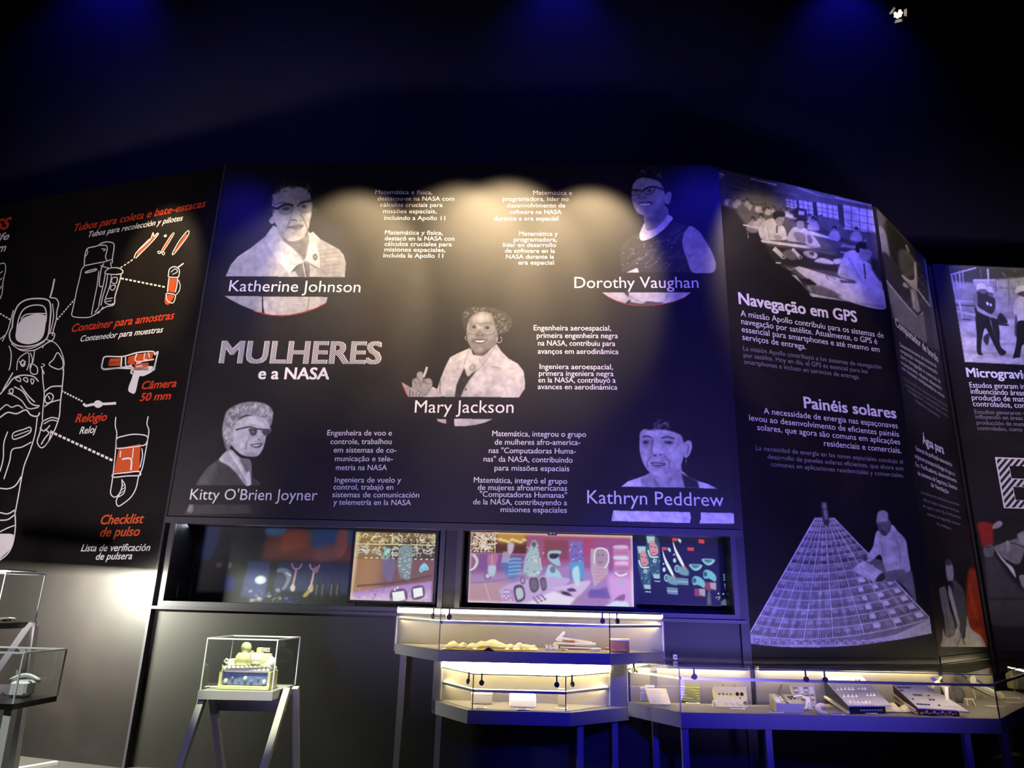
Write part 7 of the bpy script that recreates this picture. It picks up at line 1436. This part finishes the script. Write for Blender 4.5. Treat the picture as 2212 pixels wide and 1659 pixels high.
m = MB(); m.cyl((cx - 0.05, cy - 0.012, z + 0.300), (cx - 0.042, cy + 0.012, z + 0.302), 0.044, 0.04, n=24); m.build('air_dish', M_eng, t, True)
m = MB(); m.cyl((cx - 0.045, cy, z + 0.255), (cx - 0.045, cy, z + 0.28), 0.012, n=10); m.build('dish_stem', M_eng, t, True)
m = MB(); m.bbox((cx + 0.065, cy, z + 0.285), (0.04, 0.04, 0.04)); m.cyl((cx + 0.055, cy, z + 0.265), (cx + 0.055, cy, z + 0.30), 0.018, n=12); m.build('valve', M_eng, t)
for k in range(3): m = MB(); m.cyl((cx + 0.08, cy, z + 0.28 + 0.01 * k), (cx + 0.14, cy + 0.01, z + 0.275 + 0.012 * k), 0.004, n=8); m.build('pipe', M_engw, t)
m = MB(); m.tube([(cx - 0.16, cy - 0.03, z + 0.20), (cx - 0.185, cy - 0.03, z + 0.215), (cx - 0.20, cy - 0.03, z + 0.20), (cx - 0.18, cy - 0.03, z + 0.185), (cx - 0.15, cy - 0.03, z + 0.19)], 0.008); m.build('lifting_eye', M_engw, t, True)
m = MB(); m.bbox((cx - 0.14, cy, z + 0.19), (0.05, 0.08, 0.05)); m.build('bracket', M_engw, t)
m = MB(); m.tube([(cx - 0.10, cy - 0.06, z + 0.175), (cx - 0.03, cy - 0.065, z + 0.18), (cx + 0.0, cy - 0.06, z + 0.17)], 0.008); m.build('pipe', M_eng, t, True)
m = MB(); m.cyl((cx - 0.21, cy - 0.05, z + 0.09), (cx - 0.19, cy - 0.05, z + 0.09), 0.012, n=10); m.cyl((cx - 0.195, cy - 0.05, z + 0.05), (cx - 0.19, cy - 0.05, z + 0.16), 0.010, n=10); m.build('lever', M_eng, t, True)
p = V(hz(452, 1487, ZP)); t = thing('caption_card', p, 'caption card at the left front of the trestle table', 'caption card', 'small caption cards lying in the cases')
MB().bbox((p.x, p.y + 0.06, ZP + 0.006), (0.10, 0.07, 0.006), bev=0.2).build('card', M_card, t)

# ================================================================ LEFT STAND WITH TWO ACRYLIC BOXES
M_wst = mat('white_stand_paint', (0.82, 0.82, 0.84), 0.4)
ZL = 0.9
c0, c1 = V(hz(28, 1521, ZL)), V(hz(124, 1503, ZL))
ex = Vector((-1.0, 0.03, 0)); ex = ex.normalized()
cL = c0 + ex * 0.75; cB = c1 + ex * 0.75
t = thing('tiered_stand', ((c0.x + cL.x) / 2, (c0.y + c1.y) / 2, 0), 'white tiered trestle stand with two clear boxes at the left edge', 'stand')
MB().prism([(cL.x, cL.y), (c0.x, c0.y), (c1.x, c1.y), (cB.x, cB.y)], ZL - 0.035, ZL).build('lower_shelf', M_black, t)
ZU = 1.335
u1 = V(hz(76, 1344, ZU)); u0 = u1 + Vector((-0.06, -0.42, 0)); uL = u0 + ex * 1.0; uB = u1 + ex * 1.0
MB().prism([(uL.x, uL.y), (u0.x, u0.y), (u1.x, u1.y), (uB.x, uB.y)], ZU - 0.045, ZU).build('upper_shelf', M_black, t)
tp = Vector((u1.x + 0.01, u1.y - 0.06, ZU - 0.03))
m = MB(); m.cyl((tp.x - 0.02, tp.y, tp.z), (tp.x + 0.045, tp.y, tp.z), 0.035, n=18); m.build('pivot_cap', M_wst, t, True)
m = MB(); m.add([(tp.x + 0.036, tp.y - 0.03, tp.z), (tp.x + 0.036, tp.y + 0.035, tp.z), (tp.x + 0.05, tp.y + 0.06, tp.z - 0.34), (tp.x - 0.02, tp.y - 0.20, tp.z - 0.34), (tp.x + 0.02, tp.y - 0.03, tp.z), (tp.x + 0.02, tp.y + 0.035, tp.z), (tp.x + 0.034, tp.y + 0.06, tp.z - 0.34), (tp.x - 0.036, tp.y - 0.20, tp.z - 0.34)], [(0, 1, 2, 3), (7, 6, 5, 4), (0, 4, 5, 1), (1, 5, 6, 2), (2, 6, 7, 3), (3, 7, 4, 0)]); m.build('gusset', M_wst, t)
ft = V(hz(-40, 1560, 0.78)); e = (ft - tp).normalized(); k = tp.z / -e.z
m = MB(); m.beam(tp, (tp.x - 0.12, tp.y - 0.85, 0.0), 0.07, 0.06, up=(1, 0, 0)); m.build('leg', M_wst, t)
m = MB(); m.beam(tp + Vector((0.0, 0.0, 0)), (tp.x + 0.03, tp.y + 0.10, 0.0), 0.06, 0.10, up=(1, 0, 0)); m.build('leg', M_wst, t)
m = MB(); m.beam(tp + Vector((-0.9, 0, 0)), (tp.x - 1.0, tp.y - 0.85, 0.0), 0.07, 0.06, up=(1, 0, 0)); m.build('leg', M_wst, t)
m = MB(); m.beam((tp.x - 0.9, tp.y, ZL - 0.10), (tp.x, tp.y, ZL - 0.10), 0.04, 0.09); m.build('stretcher', M_wst, t)
g0, g1 = V(hz(122, 1648, 0.015)), V(hz(40, 1662, 0.015))
m = MB(); m.beam((g0.x, g0.y, 0.016), (g1.x, g1.y, 0.016), 0.05, 0.03); m.build('foot_bar', M_wst, t)
m = MB(); m.beam((c0.x - 0.03, c0.y + 0.04, ZL - 0.035), (c0.x - 0.02, c0.y + 0.06, 0.0), 0.05, 0.06); m.build('leg', M_wst, t)
acrylic('lower clear acrylic box on the white tiered stand', [(cL.x, cL.y), (c0.x, c0.y), (c1.x, c1.y), (cB.x, cB.y)], ZL + 0.001, 1.205)
ut = acrylic('upper clear acrylic box on the white tiered stand', [(uL.x, uL.y), (u0.x, u0.y), (u1.x, u1.y), (uB.x, uB.y)], ZU + 0.001, 1.73)
p = V(hz(34, 1508, ZL)); t = thing('white_instrument', (p.x, p.y, ZL), 'white instrument with curved handle in the lower left box', 'instrument')
s = mpp(34, 1508, ZL)
MB().bbox((p.x - 0.02, p.y + 0.08, ZL + 0.052), (42 * s, 0.12, 0.10), bev=0.15).build('body', M_white, t)
m = MB(); m.tube([(p.x - 0.10 + 0.2 * k / 8, p.y + 0.06, ZL + 0.105 + 0.034 * math.sin(math.pi * k / 8)) for k in range(9)], 0.013); m.build('handle', M_white, t, True)
for k in (-1, 1): MB().cyl((p.x + 0.07 * k - 0.02, p.y + 0.015, ZL + 0.02), (p.x + 0.07 * k - 0.02, p.y + 0.0, ZL + 0.02), 0.012, n=10).build('latch', M_steel, t)
p = V(hz(6, 1342, ZU)); t = thing('pale_glove', (p.x, p.y, ZU), 'pale crumpled glove lying in the upper left box', 'glove')
m = MB(); m.sheet(lambda u, v: (p.x - 0.25 + 0.28 * u, p.y + 0.02 + (v - 0.5) * 0.14, ZU + 0.004 + 0.05 * math.sin(math.pi * v) * (1 - u ** 3) * (0.8 + 0.2 * math.sin(u * 19 + v * 4))), 26, 10, 0.006); m.build('palm', M_cream, t, True)
for k in range(4): m = MB(); m.tube([(p.x + 0.0, p.y + 0.02 + (k - 1.5) * 0.03, ZU + 0.018), (p.x + 0.045, p.y + 0.02 + (k - 1.5) * 0.034, ZU + 0.016), (p.x + 0.075 - 0.008 * abs(k - 1.5), p.y + 0.02 + (k - 1.5) * 0.036, ZU + 0.010)], [0.014, 0.012, 0.009]); m.build('finger', M_cream, t, True)

# added light bar, out of view, its hood cutting the left wall glow
lb = MB(); hx, hy = -4.85, u1.y + 0.05
lb.box((hx, hy + 0.1, 1.762), (1.0, 0.42, 0.012)); lb.build('added_hood', M_black, t0 := bpy.data.objects['tiered_stand'])
lb = MB(); lb.box((hx, hy + 0.0, 1.745), (0.9, 0.05, 0.02)); lb.build('added_light_bar', emis('bar_white', (1.0, 1.0, 0.92), 30.0), t0)
la = bpy.data.lights.new('added_bar_lamp', 'AREA'); la.energy = 480; la.color = (1.0, 0.98, 0.80); la.shape = 'RECTANGLE'; la.size = 0.9; la.size_y = 0.03
lo = bpy.data.objects.new('added_bar_lamp', la); COL.objects.link(lo); lo.location = (hx, hy + 0.04, 1.74); lo.rotation_euler = (math.radians(84), 0, 0)

# ================================================================ CEILING SPOTLIGHT AND FIXINGS
d0 = ray(1940, 30); p = V(CAM + d0 * (6.9 / d0[1]))
t = thing('spotlight', p, 'small bright spotlight hanging in the dark upper right corner', 'spotlight')
aim = (Vector((0.3, 0.2, 1.2)) - p).normalized()
x = aim.orthogonal().normalized(); y = aim.cross(x)
m = MB(); m.cyl(p - aim * 0.16, p - aim * 0.01, 0.05, 0.065, n=20); m.build('housing', M_black, t, True)
m = MB()
for k in range(7):
    a = k * 0.9; c = p + x * 0.034 * math.cos(a) * (k > 0) + y * 0.034 * math.sin(a) * (k > 0); m.cyl(c, c + aim * 0.008, 0.017, n=8)
m.build('lens', emis('spot_lens', (1.0, 0.86, 0.62), 3.0), t)
for k, ang in enumerate((0.6, 2.9, 4.4)):
    e = x * math.cos(ang) + y * math.sin(ang); q0 = p + e * 0.062; f = y * math.cos(ang) - x * math.sin(ang)
    m = MB(); m.hexa([q0 - f * 0.035, q0 + f * 0.035, q0 + f * 0.045 + aim * 0.06 + e * 0.03, q0 - f * 0.045 + aim * 0.06 + e * 0.03], [v + e * 0.003 for v in (q0 - f * 0.035, q0 + f * 0.035, q0 + f * 0.045 + aim * 0.06 + e * 0.03, q0 - f * 0.045 + aim * 0.06 + e * 0.03)]); m.build('barn_door', mat('barn_door_pale', (0.7, 0.66, 0.6), 0.4), t)
m = MB(); m.beam(p - aim * 0.08, p - aim * 0.08 + Vector((0, 0, 0.3)), 0.03, 0.012); m.build('yoke', M_black, t)
m = MB(); m.cyl(p - aim * 0.08 + Vector((0, 0, 0.3)), (p.x - aim.x * 0.08, p.y - aim.y * 0.08, 13.98), 0.012, n=8); m.build('drop_rod', M_black, t)
# small white box fixed on the wall above the long case
pw = PM.lift(1458, 1419, 0.0)
t = thing('wall_sensor', pw, 'tiny white sensor on the dark wall between the two cases', 'sensor')
MB().bbox((pw[0], pw[1] - 0.0, pw[2]), (0.035, 0.05, 0.045)).build('body', M_white, t)
MB().cyl((pw[0], pw[1] - 0.026, pw[2]), (pw[0], pw[1] - 0.032, pw[2]), 0.008, n=10).build('lens', M_black, t)
bpy.context.view_layer.update()
